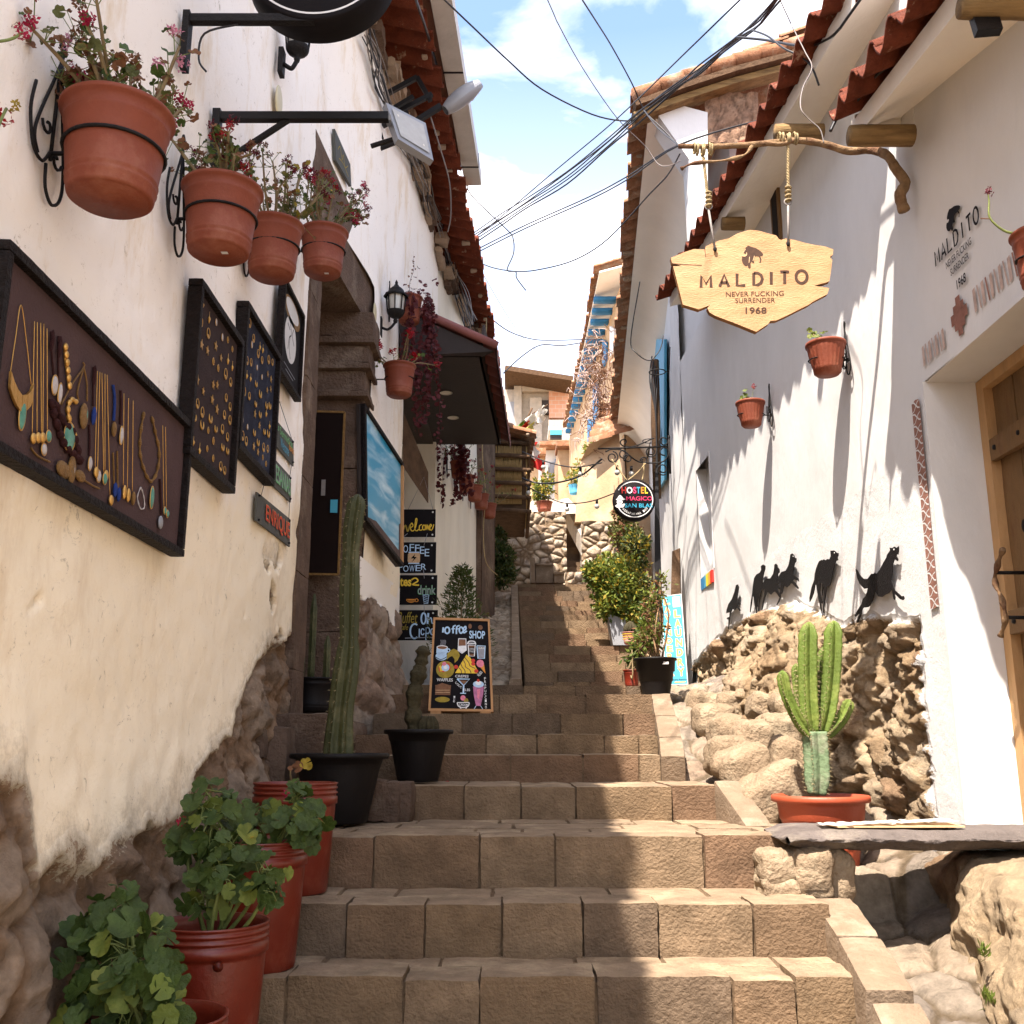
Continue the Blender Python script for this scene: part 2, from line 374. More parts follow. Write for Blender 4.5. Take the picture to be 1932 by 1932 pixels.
mk('cord_dark', (.05, .018, .018), .8, .2, 60, .4, 150, .1)
mk('cord_blue', (.03, .06, .25), .8, .2, 60, .4, 150, .1)
mk('pearl', (.55, .50, .48), .25, .2, 60, .1, 60, .5)
mk('chalk_white', (.80, .80, .80), .9, .12, 90, 0)
mk('chalk_blue', (.45, .62, .80), .9, .12, 90, 0)
mk('chalk_yellow', (.80, .55, .06), .9, .12, 90, 0)
mk('chalk_gold', (.33, .24, .035), .9, .3, 40, 0)
mk('chalk_red', (.60, .06, .04), .9, .2, 60, 0)
mk('chalk_pink', (.72, .22, .30), .9, .2, 60, 0)
mk('chalk_mauve', (.46, .17, .30), .9, .3, 40, 0)
mk('chalk_green', (.16, .45, .18), .9, .2, 60, 0)
mk('chalk_brown', (.20, .095, .05), .9, .3, 40, 0)
mk('chalk_tan', (.55, .36, .20), .9, .2, 60, 0)
mk('chalk_orange', (.70, .28, .05), .9, .2, 60, 0)
mk('chalk_grey', (.30, .30, .33), .9, .2, 60, 0)
mk('pine_frame', (.58, .30, .12), .6, .15, 8, .2, 50, .3)
mk('sign_blue', (.07, .42, .56), .5, .06, 6, 0, spec=.4)
mk('sign_orange', (.85, .36, .13), .6, .05, 6, 0)
mk('white_paint', (.82, .81, .79), .5, .04, 6, .05, 60, .3)
mk('paint_pink', (.80, .05, .16), .5, .05, 6, 0); mk('paint_cyan', (.04, .40, .60), .5, .05, 6, 0)
mk('paint_yellow', (.85, .72, .04), .5, .05, 6, 0); mk('paint_red', (.70, .04, .03), .5, .05, 6, 0); mk('paint_orange', (.80, .28, .03), .5, .05, 6, 0)
mk('mural_brown', (.34, .17, .13), .9, .3, 12, .2, 40, .1)
mk('mural_pale', (.60, .45, .39), .9, .25, 12, .2, 40, .1)
mk('blue_paint', (.035, .20, .42), .6, .2, 8, .15, 40, .3)
mk('blue_light', (.10, .42, .66), .6, .2, 8, .15, 40, .3)
mk('lamp_grey', (.30, .31, .34), .4, .08, 6, .05, 60, .5)
mk('lamp_glass', (.55, .53, .48), .15, .1, 20, 0, spec=.6)
mk('led_white', (.78, .72, .60), .4, .05, 30, 0)
mk('awning_dark', (.030, .020, .018), .6, .2, 6, .1, 40, .3)
mk('awning_red', (.24, .085, .075), .6, .15, 6, .1, 40, .3)
mk('metal_pale', (.60, .56, .50), .5, .12, 5, .1, 40, .4)
mk('corrugated', (.36, .22, .16), .7, .2, 5, .1, 40, .3)
mk('reed', (.52, .33, .13), .85, .3, 20, .5, 60, .2, stretch=(6, 6, .8))
mk('old_wood', (.12, .07, .04), .9, .35, 10, .6, 50, .15)
mk('brick', (.58, .29, .19), .9, .15, 12, .3, 40, .1)
mk('concrete', (.55, .48, .40), .9, .15, 5, .4, 30, .1, col2=(.62, .52, .42), c2s=3)
mk('ceramic_cream', (.72, .62, .38), .4, .1, 6, 0, spec=.5)
mk('pipe_grey', (.30, .27, .25), .8, .3, 8, .3, 40, .2)
mk('clay_pink', (.55, .25, .20), .7, .15, 8, .1, 60, .3)
mk('planter_grey', (.34, .35, .38), .7, .1, 6, .1, 60, .2)
mk('fabric_white', (.75, .70, .62), .9, .08, 5, 0, trans=.3); mk('fabric_red', (.70, .04, .03), .8, .1, 5, 0, trans=.3)
mk('fabric_yellow', (.72, .62, .16), .8, .1, 5, 0, trans=.3); mk('fabric_green', (.20, .48, .12), .8, .1, 5, 0, trans=.3)
mk('mountain_paint', (.13, .085, .075), .7, .5, 12, .1, 40, .2, col2=(.60, .58, .58), c2s=16, c2p=(.64, .68))
mk('ground_earth', (.30, .22, .14), .95, .25, 3, .5, 20, .1)
def mk_skyboard():
    m, t, b = nodes_of('sky_paint'); l = t.links.new; tcn = t.nodes.new('ShaderNodeTexCoord')
    n = t.nodes.new('ShaderNodeTexNoise'); n.inputs['Scale'].default_value = 5; n.inputs['Detail'].default_value = 8; n.inputs['Distortion'].default_value = .5
    mpn = t.nodes.new('ShaderNodeMapping'); mpn.inputs['Rotation'].default_value = (.6, 0, 0); mpn.inputs['Scale'].default_value = (1, .6, 2.2)
    l(tcn.outputs['Object'], mpn.inputs[0]); l(mpn.outputs[0], n.inputs[0])
    c = t.nodes.new('ShaderNodeValToRGB'); c.color_ramp.elements[0].position = .42; c.color_ramp.elements[0].color = (.02, .26, .42, 1)
    c.color_ramp.elements[1].position = .72; c.color_ramp.elements[1].color = (.5, .66, .72, 1); l(n.outputs['Fac'], c.inputs[0]); l(c.outputs[0], b.inputs['Base Color'])
    b.inputs['Roughness'].default_value = .3
mk_skyboard()
def mk_glass():
    m, t, b = nodes_of('glass_dark'); b.inputs['Base Color'].default_value = (.014, .009, .008, 1); b.inputs['Roughness'].default_value = .12; b.inputs['Specular IOR Level'].default_value = .25
mk_glass()
def mk_brick():
    m, t, b = nodes_of('brick_wall'); l = t.links.new; tcn = t.nodes.new('ShaderNodeTexCoord'); mpn = t.nodes.new('ShaderNodeMapping')
    mpn.inputs['Rotation'].default_value = (R(90), 0, 0); l(tcn.outputs['Object'], mpn.inputs[0])
    q = t.nodes.new('ShaderNodeTexBrick'); q.inputs['Scale'].default_value = 1; q.inputs['Brick Width'].default_value = .32; q.inputs['Row Height'].default_value = .2
    q.inputs['Mortar Size'].default_value = .012; q.inputs['Color1'].default_value = (.60, .29, .18, 1); q.inputs['Color2'].default_value = (.66, .36, .24, 1); q.inputs['Mortar'].default_value = (.6, .45, .36, 1)
    l(mpn.outputs[0], q.inputs[0]); l(q.outputs[0], b.inputs['Base Color']); b.inputs['Roughness'].default_value = .9
mk_brick()
# ---------------------------------------------------------------- text and flat drawing on a plane
_tx = {}
def text_geo(s, bold=0.0, shear=0.0):
    k = (s, bold, shear)
    if k in _tx: return _tx[k]
    c = bpy.data.curves.new('t', 'FONT'); c.body = s; c.size = 1; c.align_x = 'LEFT'; c.offset = bold; c.shear = shear; c.resolution_u = 4
    o = bpy.data.objects.new('t', c); scene.collection.objects.link(o)
    dg = bpy.context.evaluated_depsgraph_get(); me = bpy.data.meshes.new_from_object(o.evaluated_get(dg))
    v = [(q.co.x, q.co.y) for q in me.vertices]; f = [tuple(p.vertices) for p in me.polygons]
    bpy.data.objects.remove(o); bpy.data.curves.remove(c); bpy.data.meshes.remove(me)
    xs = [q[0] for q in v]; ys = [q[1] for q in v]
    x0, x1, y0, y1 = min(xs), max(xs), min(ys), max(ys)
    r = ([((a-x0)/(x1-x0), (b-y0)/(y1-y0)) for a, b in v], f, (x1-x0)/(y1-y0)); _tx[k] = r; return r
class Art:
    """flat drawing: (a,b) in 0..1 across a quad of corners TL,TR,BR,BL, standing off it along n"""
    def __init__(s, mb, tl, tr_, br, bl, lift=.0010):
        s.mb = mb; s.q = [Vector(p) for p in (tl, tr_, br, bl)]; s.lift = lift
        s.n = (s.q[1]-s.q[0]).cross(s.q[0]-s.q[3]).normalized()
        s.asp = (s.q[1]-s.q[0]).length/(s.q[0]-s.q[3]).length
        s.w = (s.q[1]-s.q[0]).length
    def at(s, a, b, l=0):      # a right, b down
        t = s.q[0].lerp(s.q[1], a); u = s.q[3].lerp(s.q[2], a); return t.lerp(u, b)+s.n*(s.lift+l*.0003)
    def poly(s, pts, mat, l=0):
        P = [s.at(a, b, l) for a, b in pts]; s.mb.add(P, [tuple(t) for t in tessellate_polygon([P])], mat)
    def ell(s, a, b, ra, rb, mat, l=0, n=20, a0=0, a1=6.2832):
        s.poly([(a+ra*math.cos(a0+(a1-a0)*k/n), b+rb*math.sin(a0+(a1-a0)*k/n)) for k in range(n+(0 if a1-a0 > 6.28 else 1))], mat, l)
    def line(s, pts, w, mat, l=1, closed=False):
        if closed: pts = list(pts)+[pts[0]]
        P = [s.at(a, b, l) for a, b in pts]; vs = []; fs = []
        for i, p in enumerate(P):
            d = (P[min(i+1, len(P)-1)]-P[max(0, i-1)]); x = d.cross(s.n)
            x = x.normalized()*w/2 if x.length > 1e-9 else Vector()
            vs += [p-x, p+x]
        for i in range(len(P)-1): fs.append((2*i, 2*i+1, 2*i+3, 2*i+2))
        s.mb.add(vs, fs, mat)
    def ring(s, a, b, ra, rb, w, mat, l=1, a0=0, a1=6.2832, n=24):
        s.line([(a+ra*math.cos(a0+(a1-a0)*k/n), b+rb*math.sin(a0+(a1-a0)*k/n)) for k in range(n+1)], w, mat, l)
    def text(s, t, a0, b0, a1, b1, mat, bold=0.0, shear=0, l=2, rot=0):   # fills the box a0..a1 (top b0, bottom b1)
        v, f, _ = text_geo(t, bold, shear); P = []
        ca, cb = (a0+a1)/2, (b0+b1)/2; c, sn = math.cos(rot), math.sin(rot)
        for x, y in v:
            dx, dy = (x-.5)*(a1-a0)*s.asp, (y-.5)*(b1-b0)
            P.append(s.at(ca+(dx*c-dy*sn)/s.asp, cb-(dx*sn+dy*c), l))
        s.mb.add(P, f, mat)
def spline(pts, n=6):
    pts = [Vector(p) for p in pts]; o = []
    for i in range(len(pts)-1):
        p0, p1, p2, p3 = pts[max(0, i-1)], pts[i], pts[i+1], pts[min(len(pts)-1, i+2)]
        for k in range(n):
            t = k/n; o.append(.5*((2*p1)+(p2-p0)*t+(2*p0-5*p1+4*p2-p3)*t*t+(3*p1-p0-3*p2+p3)*t**3))
    o.append(pts[-1]); return o
def sp2(pts, n=6): return [(p.x, p.y) for p in spline([(a, b, 0) for a, b in pts], n)]
# ================================================================ the ground
def gz(x, y):
    return piece([(-400, -3), (-5, -2.2), (2, -1.6), (8, -.35), (9.2, -.2), (16, 1.6), (18, 2.0), (21, 2.6), (60, 9), (400, 30)], y)-.2
g = MB()
def gfun(u, v):
    x = (abs(2*u-1)**2.5)*math.copysign(300, u-.5); y = -300+600*v if False else (-300+ (v/.3)*299 if v < .3 else (-1+(v-.3)/.5*70 if v < .8 else 69+(v-.8)/.2*331))
    return (x, y, gz(x, y))
g.grid(40, 70, gfun, 'ground_earth'); g.build('ground', kind='structure')
# ---------------------------------------------------------------- stairs
STEPS = [(1.62, -1.60), (1.98, -1.42), (2.34, -1.25), (2.71, -1.07), (3.08, -.89), (3.44, -.719), (3.80, -.548), (4.26, -.358), (5.25, -.20), (5.86, -.055), (6.30, .06), (6.75, .20), (7.2, .345), (7.65, .437)]
UPY = [1286, 1266.6, 1249, 1234, 1218, 1206, 1194.6, 1184, 1171, 1160.7, 1151, 1143.7, 1133.8, 1124, 1115, 1106.5, 1101.6]
UP = []
for k, y in enumerate(UPY):
    Y = 9.3+.42*k; UP.append((Y, pr(966, y)[1]*Y))
def rightx(Y): return piece([(3.3, 1.13), (4.2, 1.13), (4.27, 1.32), (5.2, 1.16), (5.3, 1.0), (5.85, .84), (7.3, 1.0), (8.5, 1.18), (10, 1.26), (16, 1.62)], Y)
def leftx(Y): return piece([(5.8, -1.16), (6.4, -.95), (8.4, -.75), (9.2, -.6), (9.25, .12), (16.5, .09)], Y)
# block widths seen in the photo, as joints in px at the nose line
JOINTS = {5: [540, 762, 905, 1125, 1382, 1500], 6: [655, 802, 947, 1099, 1241, 1420], 7: [706, 905, 1047, 1327], 8: [876, 983, 1086, 1267],
          9: [963, 1100, 1206, 1250], 10: [917, 1013, 1140, 1205], 11: [872, 966, 1057, 1175], 12: [942, 1013, 1105]}
mb = MB(); mbj = MB(); rs = random.Random(3)
allst = STEPS+UP
for i, (Y, z) in enumerate(allst):
    nY = allst[i+1][0] if i+1 < len(allst) else Y+1.2
    pz = allst[i-1][1] if i else z-.18
    x0, x1 = leftx(Y+.02), rightx(Y+.02)
    if i in JOINTS:
        js = [x0]+[pr(px, 0)[0] and atY(px, {5: 1847, 6: 1705, 7: 1578, 8: 1483, 9: 1425, 10: 1389, 11: 1347, 12: 1311}[i], Y).x for px in JOINTS[i]]+[x1]
        js = [j for j in js if x0 <= j <= x1]; js = [js[0]]+[b for a, b in zip(js, js[1:]) if b-a > .06]
        js[-1] = x1
        if js[1]-js[0] > .45: js.insert(1, (js[0]+js[1])/2-.03)
    else:
        js = [x0]; w = rs.uniform(.25, .42)
        while js[-1]+w < x1-.12: js.append(js[-1]+w); w = rs.uniform(.24, .45)
        js.append(x1)
    fine = i < 9
    bd = min(.21, nY-Y-.02) if i < 8 else nY-Y+.05
    for a, b in zip(js, js[1:]):
        dz = rs.uniform(-.006, .006); dy = rs.uniform(-.012, .012)
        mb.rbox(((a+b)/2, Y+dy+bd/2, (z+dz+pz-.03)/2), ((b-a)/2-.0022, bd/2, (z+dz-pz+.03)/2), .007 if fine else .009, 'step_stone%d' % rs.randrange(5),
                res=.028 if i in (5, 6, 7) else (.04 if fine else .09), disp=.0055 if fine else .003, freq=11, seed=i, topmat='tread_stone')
    if i < 8:                      # flagstones behind the nosing stones
        y0 = Y+bd+.006; x = x0
        rows = 1 if nY-y0 < .35 else 3
        for r_ in range(rows):
            ya, yb = lerp(y0, nY+.03, r_/rows), lerp(y0, nY+.03, (r_+1)/rows); x = x0
            while x < x1-.05:
                w = min(rs.uniform(.2, .55), x1-x)
                if x1-(x+w) < .12: w = x1-x
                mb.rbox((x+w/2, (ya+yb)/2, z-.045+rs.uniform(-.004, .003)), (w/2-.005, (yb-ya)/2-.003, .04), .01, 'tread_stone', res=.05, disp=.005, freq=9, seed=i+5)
                x += w
    mbj.box((x0, Y+.020, pz-.4), (x1-.01, nY+.2, z-.016), 'joint_mud')
mb.v += []; 
st = mb.build('stairs', kind='structure'); mbj.build('stair_bed', kind='structure')
# kerbs of the stairs
kb = MB()
def slab(mbx, pts, w, th, mat='kerb_stone', seed=0):
    for (a, b) in zip(pts, pts[1:]):
        a, b = Vector(a), Vector(b); d = b-a; L_ = d.length; m = (a+b)/2
        X = d.normalized(); Yv = Vector((-X.y, X.x, 0)).normalized(); Zv = X.cross(Yv)
        if Zv.z < 0: Zv = -Zv; Yv = -Yv
        rot = Matrix((X, Yv, Zv)).transposed()
        mbx.rbox(m-Zv*th/2, (L_/2-.004, w/2, th/2), .014, mat, res=.04, disp=.004, rot=rot, freq=9, seed=seed); seed += 1
def kpt(px, py, Y): return atY(px, py, Y)
slab(kb, [kpt(1567, 1690, 3.98), kpt(1620, 1765, 3.66), kpt(1680, 1868, 3.28)], .15, .26)
slab(kb, [kpt(1688, 1885, 3.2), (1.13, 2.85, -.92), (1.13, 2.2, -1.2)], .15, .26)
slab(kb, [(1.08, 5.27, -.17), (1.13, 4.80, -.36)], .13, .2)
slab(kb, [(1.08, 7.45, .37), (1.0, 6.7, .19), (.95, 6.2, .05), (.90, 5.8, -.06)], .14, .22)
up_l = [(.04, UP[k][0], UP[k][1]+.03) for k in (0, 3, 6, 9, 12, 15)]
slab(kb, [(.02, 8.2, .52)]+up_l, .10, .5)
kb.build('kerb', kind='structure')
# side lane on the right and drain lane on the left: heightfields of flagstones
def vor(u, v, seed=0.0):
    d, p = noise.voronoi(Vector((u, v, seed))); h = math.sin(p[0].x*127.1+p[0].y*311.7+seed*74.7)*43758.5453
    return d[1]-d[0], h-math.floor(h), d[0]
def field(name, nu, nv, fn, mat, **kw):
    """fn(u,v) -> (point, (r,g,b))"""
    m = MB(); vs = []; cols = []
    for j in range(nv+1):
        for i in range(nu+1):
            p, c = fn(i/nu, j/nv); vs.append(p); cols.append(c)
    fs = [(j*(nu+1)+i, j*(nu+1)+i+1, (j+1)*(nu+1)+i+1, (j+1)*(nu+1)+i) for j in range(nv) for i in range(nu)]
    m.add(vs, fs, mat, True); m.col = cols
    return m.build(name, **kw)
LZ = [(0, -1.9), (2.0, -1.30), (3.1, -1.02), (3.79, -.88), (4.3, -.79), (4.56, -.76), (4.60, -.57), (5.15, -.55), (5.35, -.40), (6.5, 0.0), (7.3, .26), (8.2, .44), (9.5, .50)]
def lane(u, v):
    Y = lerp(1.6, 9.4, v); x = lerp(max(.9, rightx(Y)+.03), 2.0, u)
    f, r, d = vor(x/.24+.3*N3(x*3, Y*3), Y/.34, 3.0); h = .034*min(1, f*3.5)+.024*(r-.5)+.018*fb(x*6, Y*6)+.008*N3(x*30, Y*30)
    return (x, Y, piece(LZ, Y)+h-.01+.10*sm(1.5, 1.9, x)), (r, 1-sm(.03, .10, f), 0)
field('path', 60, 380, lane, 'flagstones', kind='structure')
def drain(u, v):
    Y = lerp(8.8, 17.2, v); x = lerp(-.65, .0, u)
    f, r, d = vor(x/.13, Y/.2, 5.0); zz = piece([(8.8, .32), (9.3, .42), (16.0, 2.38), (17.2, 2.5)], Y)
    return (x, Y, zz+.03*min(1, f*3)+.03*fb(x*6, Y*6)-.03+.22*sm(-.25, -.5, x)), (r*.6, 1-sm(.03, .12, f), 0)
field('drain', 30, 260, drain, 'rubble_far', kind='structure')
# ================================================================ LEFT HOUSE
LX = -1.2
WL = [(-1.2, -1.5), (-1.2, 5.72), (-1.06, 6.75), (-.95, 8.2), (-.84, 10.35), (-.30, 13.95), (-.25, 15.5)]
def wx(Y): return piece([(b, a) for a, b in WL], Y)
ZB = [(0, -.5), (2.0, -.12), (2.47, -.08), (2.56, -.29), (2.93, -.32), (3.2, -.255), (3.62, -.21), (4.15, .03), (4.5, .25), (4.65, .345), (5.0, .45), (5.41, .55), (5.8, .6)]
house = thing('white_house', 'tall white house left of the stairs with peeling plaster and dark stone doorway', 'house', (-1.6, 4, -1.2))
def leftwall(u, v):
    Y = lerp(.6, 5.42, u); z = lerp(-1.7, 2.0, v**.9)
    zb = piece(ZB, Y)+.07*fb(Y*3.2, z*3.2, 1.0)+.02*N3(Y*14, z*14)
    hole = sm(.50, .62, N3(Y*2.1+8, z*2.1+3, 7.7)*.9+.45*fb(Y*6, z*6, 2.0)) * sm(.75, .1, z-zb)
    pm = sm(-.012, .012, z-zb)*(1-hole)
    f, r, d = vor(Y/.30+.25*fb(Y*3, z*3), z/.26+.25*fb(Y*3+9, z*3), 1.0)
    stone = .045*min(1, (f*1.7))**.7*(.4+r)+.050*fb(Y*3.5, z*3.5, 4)-.030*abs(fb(Y*9, z*9, 6))+.014*fb(Y*20, z*20, 2)
    flare = .20*sm(.35, -.9, z-zb*.6)
    plast = .040+.022*fb(Y*1.1, z*1.1, 5)+.004*N3(Y*12, z*12)
    x = LX+lerp(stone-.010+flare*.8, plast+flare*.72, pm)-.02
    return (x, Y, z), (r, 1-sm(.02, .14, f), min(1.0, .5+(z-zb)*3.6)*(1-hole))
field('wall', 300, 300, leftwall, 'rubble_left', parent=house)
def leftwall2(u, v):       # plain upper part, above the boards
    Y = lerp(-1.4, 8.25, u); z = lerp(1.98, 5.6, v)
    if Y > 5.5 and z < 3.65: z = max(z, 3.3)
    x = wx(Y)+.025+.030*fb(Y*1.1, z*1.1, 5)*sm(6, 5, Y)+.01*fb(Y*2, z*2, 3)
    return (x, Y, z), (.5, 0, 1)
m = MB()
def upw(Y0, Y1, z0, z1, nu, nv, name='wall'):
    def fn(u, v):
        Y = lerp(Y0, Y1, u); z = lerp(z0, min(z1, piece(ZT, Y)) if z1 > 5 else z1, v)
        return (wx(Y)+.020+.022*fb(Y*1.1, z*1.1, 5), Y, z), (.5, 0, 1)
    return field(name, nu, nv, fn, 'rubble_left', parent=house)
ZT = [(-2, 4.4), (-1.2, 4.55), (.5, 4.95), (1.3, 5.65), (3.0, 5.85), (3.1, 5.6), (20, 5.6)]
upw(-1.4, .6, -1.7, 5.7, 12, 40); upw(.6, 5.42, 1.99, 5.7, 60, 50)
upw(5.42, 6.9, 3.30, 5.7, 20, 30); upw(6.9, 8.2, 1.15, 5.7, 26, 60); upw(8.2, 10.35, 3.15, 5.7, 20, 30)
# stony lower wall between the doorway and the coffee shop
def lowstone(u, v):
    Y = lerp(6.74, 8.2, u); z = lerp(-.4, 1.25, v)
    f, r, d = vor(Y/.20+.3*fb(Y*3, z*3), z/.26+.3*fb(Y*3+9, z*3), 11.0)
    zb = 1.0+.18*fb(Y*3, z*3, 8); pm = sm(-.01, .01, z-zb)
    st_ = .06*min(1, f*2.2)**.6*(.4+r)+.03*fb(Y*5, z*5, 4)+.012*fb(Y*16, z*16, 2)
    return (wx(Y)+lerp(st_-.01, .03, pm)+.20*sm(.9, 0, z)*sm(0, .25, u), Y, z), (lerp(.35, 1, r), 1-sm(.02, .14, f), pm*.8)
mk_stone('rubble_mid', [(.24, .155, .10), (.36, .26, .19), (.28, .205, .155), (.42, .33, .25), (.26, .17, .12)], (.31, .205, .14), plaster=(.88, .825, .745))
field('stone_base', 70, 90, lowstone, 'rubble_mid', parent=house)
# cream wall beyond the shop doorway, with its pilaster
def cream(u, v):
    Y = lerp(10.35, 12.9, u); z = lerp(.1, 5.7, v)
    return (wx(Y)+.012*fb(Y*2, z*2, 3), Y, z)
m = MB(); m.grid(24, 40, cream, 'plaster_cream'); m.build('wall', house)
m = MB(); m.grid(8, 60, lambda u, v: (wx(lerp(12.9, 13.9, u))+.06+.02*fb(lerp(12.9, 13.9, u)*3, v*12, 1), lerp(12.9, 13.9, u), lerp(.1, 5.7, v)), 'jamb_stone')
m.box((-1.2, 13.9, .1), (-.24, 13.93, 5.7), 'jamb_stone'); m.box((-.6, 12.86, .1), (wx(12.9)+.06, 12.9, 5.7), 'jamb_stone'); m.build('pilaster', house)
# solid body behind the faces
m = MB()
m.prism([(-7, -1.5, -2), (-1.32, -1.5, -2), (-1.32, 4.0, -2), (-7, 4.0, -2)], (0, 0, 1), 6.6, 'plaster_cream')
body = [(-7, 4.0), (-1.32, 4.0), (-1.32, 5.4), (-1.95, 5.45), (-1.95, 10.3), (-1.0, 10.5), (-.7, 12.9), (-.5, 15.5), (-7, 15.5)]
m.prism([(a, b, -2) for a, b in body], (0, 0, 1), 7.55, 'plaster_cream'); m.build('wall', house)
m = MB(); m.box((-1.9, 6.78, -.5), (-1.10, 8.18, 1.2), 'jamb_stone'); m.box((-1.9, 6.98, 1.1), (-1.10, 8.18, 3.4), 'jamb_stone'); m.build('wall_core', house)
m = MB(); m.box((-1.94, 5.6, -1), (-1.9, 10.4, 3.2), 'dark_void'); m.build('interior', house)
# near doorway: jamb, far jamb with imposts, lintel, threshold
m = MB(); rs = random.Random(5); z = -.1
while z < 2.95:
    h = rs.uniform(.32, .6); h = min(h, 2.98-z)
    m.rbox((-1.42, 5.565, z+h/2), (.255, .155, h/2-.0015), .004, 'jamb_stone', res=.05, disp=.006, freq=7, seed=z); z += h
m.build('door_jamb', house); m = MB(); z = -.1
while z < 2.35:
    h = min(rs.uniform(.35, .62), 2.36-z)
    m.rbox((-1.34, 6.86, z+h/2), (.30, .135, h/2-.0015), .004, 'jamb_stone', res=.04, disp=.008, freq=7, seed=z+3); z += h
for zz, hh, o in ((2.36, .05, .05), (2.41, .15, .02), (2.56, .05, .07), (2.61, .13, .05), (2.74, .06, .10), (2.80, .18, .08)):
    m.rbox((-1.34+o*.3, 6.84-o*.5, zz+hh/2), (.30+o*.5, .15+o*.4, hh/2-.001), .010, 'jamb_stone', res=.05, disp=.008, freq=7, seed=zz)
m.build('door_jamb', house)
m = MB()
m.prism([(-1.185, 5.38, 2.98), (-1.03, 7.02, 2.98), (-1.03, 7.02, 3.55), (-1.185, 5.38, 3.62)], (-1, .1, 0), .5, 'jamb_stone')
m.rbox((-1.5, 6.2, 3.03), (.38, .6, .055), .02, 'jamb_stone', disp=.006)
m.build('lintel', house)
m = MB(); m.rbox((-1.28, 5.55, .02), (.26, .28, .13), .05, 'jamb_stone', res=.05, disp=.02, seed=3); m.rbox((-1.40, 6.25, .05), (.45, .6, .09), .03, 'jamb_stone', res=.06, disp=.01); m.build('threshold', house)
m = MB(); m.box((-1.75, 5.75, .1), (-1.70, 6.7, 2.95), 'dark_wood')
for k in range(4): m.box((-1.70, 5.8+k*.24, .2), (-1.685, 5.98+k*.24, 2.9), 'dark_wood')
m.build('door', house)
# shop doorway sides
m = MB(); m.box((-1.95, 8.18, -.3), (-.965, 8.26, 3.2), 'jamb_stone'); m.box((-1.95, 10.3, -.1), (-.81, 10.36, 3.2), 'plaster_cream')
m.box((-1.95, 8.26, 3.12), (-.84, 10.3, 3.2), 'dark_wood'); m.build('door_jamb', house)
# loose footing stones below the threshold and beside the black pots
m = MB(); rs = random.Random(9)
for (px, py, Y, w, h, d) in [(715, 1510, 5.15, .05, .10, .12), (742, 1512, 5.15, .045, .10, .12), (765, 1512, 5.15, .04, .10, .1), (690, 1500, 5.2, .04, .12, .1), (575, 1392, 5.35, .16, .12, .15), (500, 1430, 5.0, .13, .15, .12), (470, 1390, 4.9, .1, .1, .1)]:
    c = atY(px, py, Y); m = MB(); m.rbox(c, (w, d, h), .022, 'jamb_stone', res=.04, disp=.012, seed=px); m.build('footing_stone', house)
# ---------------------------------------------------------------- roofs
def tile_roof(name, parent, E, inward, rise, courses, mat='roof_tile', w=.21, amp=.05, course=.36, jit=1.0, seed=0, mortar=True):
    """E: eave polyline (3-D). inward: +1 building lies at +x, -1 at -x"""
    rs = random.Random(seed); m = MB(); acc = []
    for a, b in zip(E, E[1:]):
        a, b = Vector(a), Vector(b); n = max(1, round((b-a).length/w))
        for k in range(n): acc.append((a.lerp(b, k/n), a.lerp(b, (k+1)/n)))
    ns = 8; th = .016
    for (a, b) in acc:
        d = (b-a); inn = Vector((inward, 0, 0)); inn = (inn-d.normalized()*inn.dot(d.normalized())).normalized()
        sl = (inn+Vector((0, 0, rise))).normalized(); up = Vector((0, 0, 1))
        for c in range(courses):
            jx = rs.uniform(-.035, .03)*jit if c == 0 else rs.uniform(-.012, .012); jz = rs.uniform(-.012, .012)*jit; tw = rs.uniform(-.02, .02)*jit
            o = a+sl*(course*c+jx)+up*(.02+jz); vs = []
            for L_, e in ((0, .022), (course+.07, 0)):
                for t in (0, 1):
                    for k in range(ns+1):
                        s_ = k/ns*1.06
                        zz = amp*math.sin(2*math.pi*s_)*(1.0 if L_ == 0 else .88)+.012
                        vs.append(o+d*(s_-.03)+sl*L_+up*(zz+e+(s_-.5)*tw-t*th))
            q = ns+1; fs = []
            for k in range(ns):
                fs.append((k, k+1, 2*q+k+1, 2*q+k)); fs.append((q+k+1, q+k, 3*q+k, 3*q+k+1))
                fs.append((k+1, k, q+k, q+k+1)); fs.append((2*q+k, 2*q+k+1, 3*q+k+1, 3*q+k))
            fs += [(0, 2*q, 3*q, q), (ns, q+ns, 3*q+ns, 2*q+ns)]
            m.add(vs, fs, mat, True)
        if mortar and rs.random() < .28:
            c0 = a+d*rs.uniform(.05, .3)+sl*rs.uniform(.06, .16)-up*.012
            m.rbox(c0, (rs.uniform(.02, .05), rs.uniform(.02, .045), .014), .012, 'mortar', res=.02, disp=.01, seed=rs.random()*9)
    return m.build(name, parent)
EL1 = [(-1.14, -1.2, 4.6), (-1.14, .5, 5.0), (-1.14, 1.3, 5.7), (-1.13, 3.0, 5.9)]
EL2 = [(-.88, 3.0, 5.3), (-.78, 3.6, 5.3), (-.65, 4.3, 5.3), (-.65, 5.2, 5.3), (-.67, 6.3, 5.3), (-.55, 8.0, 5.3), (-.39, 10.0, 5.3), (-.255, 12.2, 5.3), (-.17, 14.3, 5.3)]
tile_roof('roof', house, EL1, -1, .35, 9, seed=1); tile_roof('roof', house, EL2, -1, .35, 9, seed=2)
m = MB()       # boards and reed lining under the tiles, broken mortar along the wall head
for E, dz in ((EL1, -.07), (EL2, -.07)):
    for (a, b) in zip(E, E[1:]):
        o = .42; vs = [(a[0]-o, a[1], a[2]+dz+o*.35), (b[0]-o, b[1], b[2]+dz+o*.35), (b[0]-3.2, b[1], b[2]+dz+3.2*.35), (a[0]-3.2, a[1], a[2]+dz+3.2*.35)]
        m.prism(vs, (0, 0, -1), .03, 'corrugated')
m.build('roof_boards', house)
m = MB(); rs = random.Random(4)
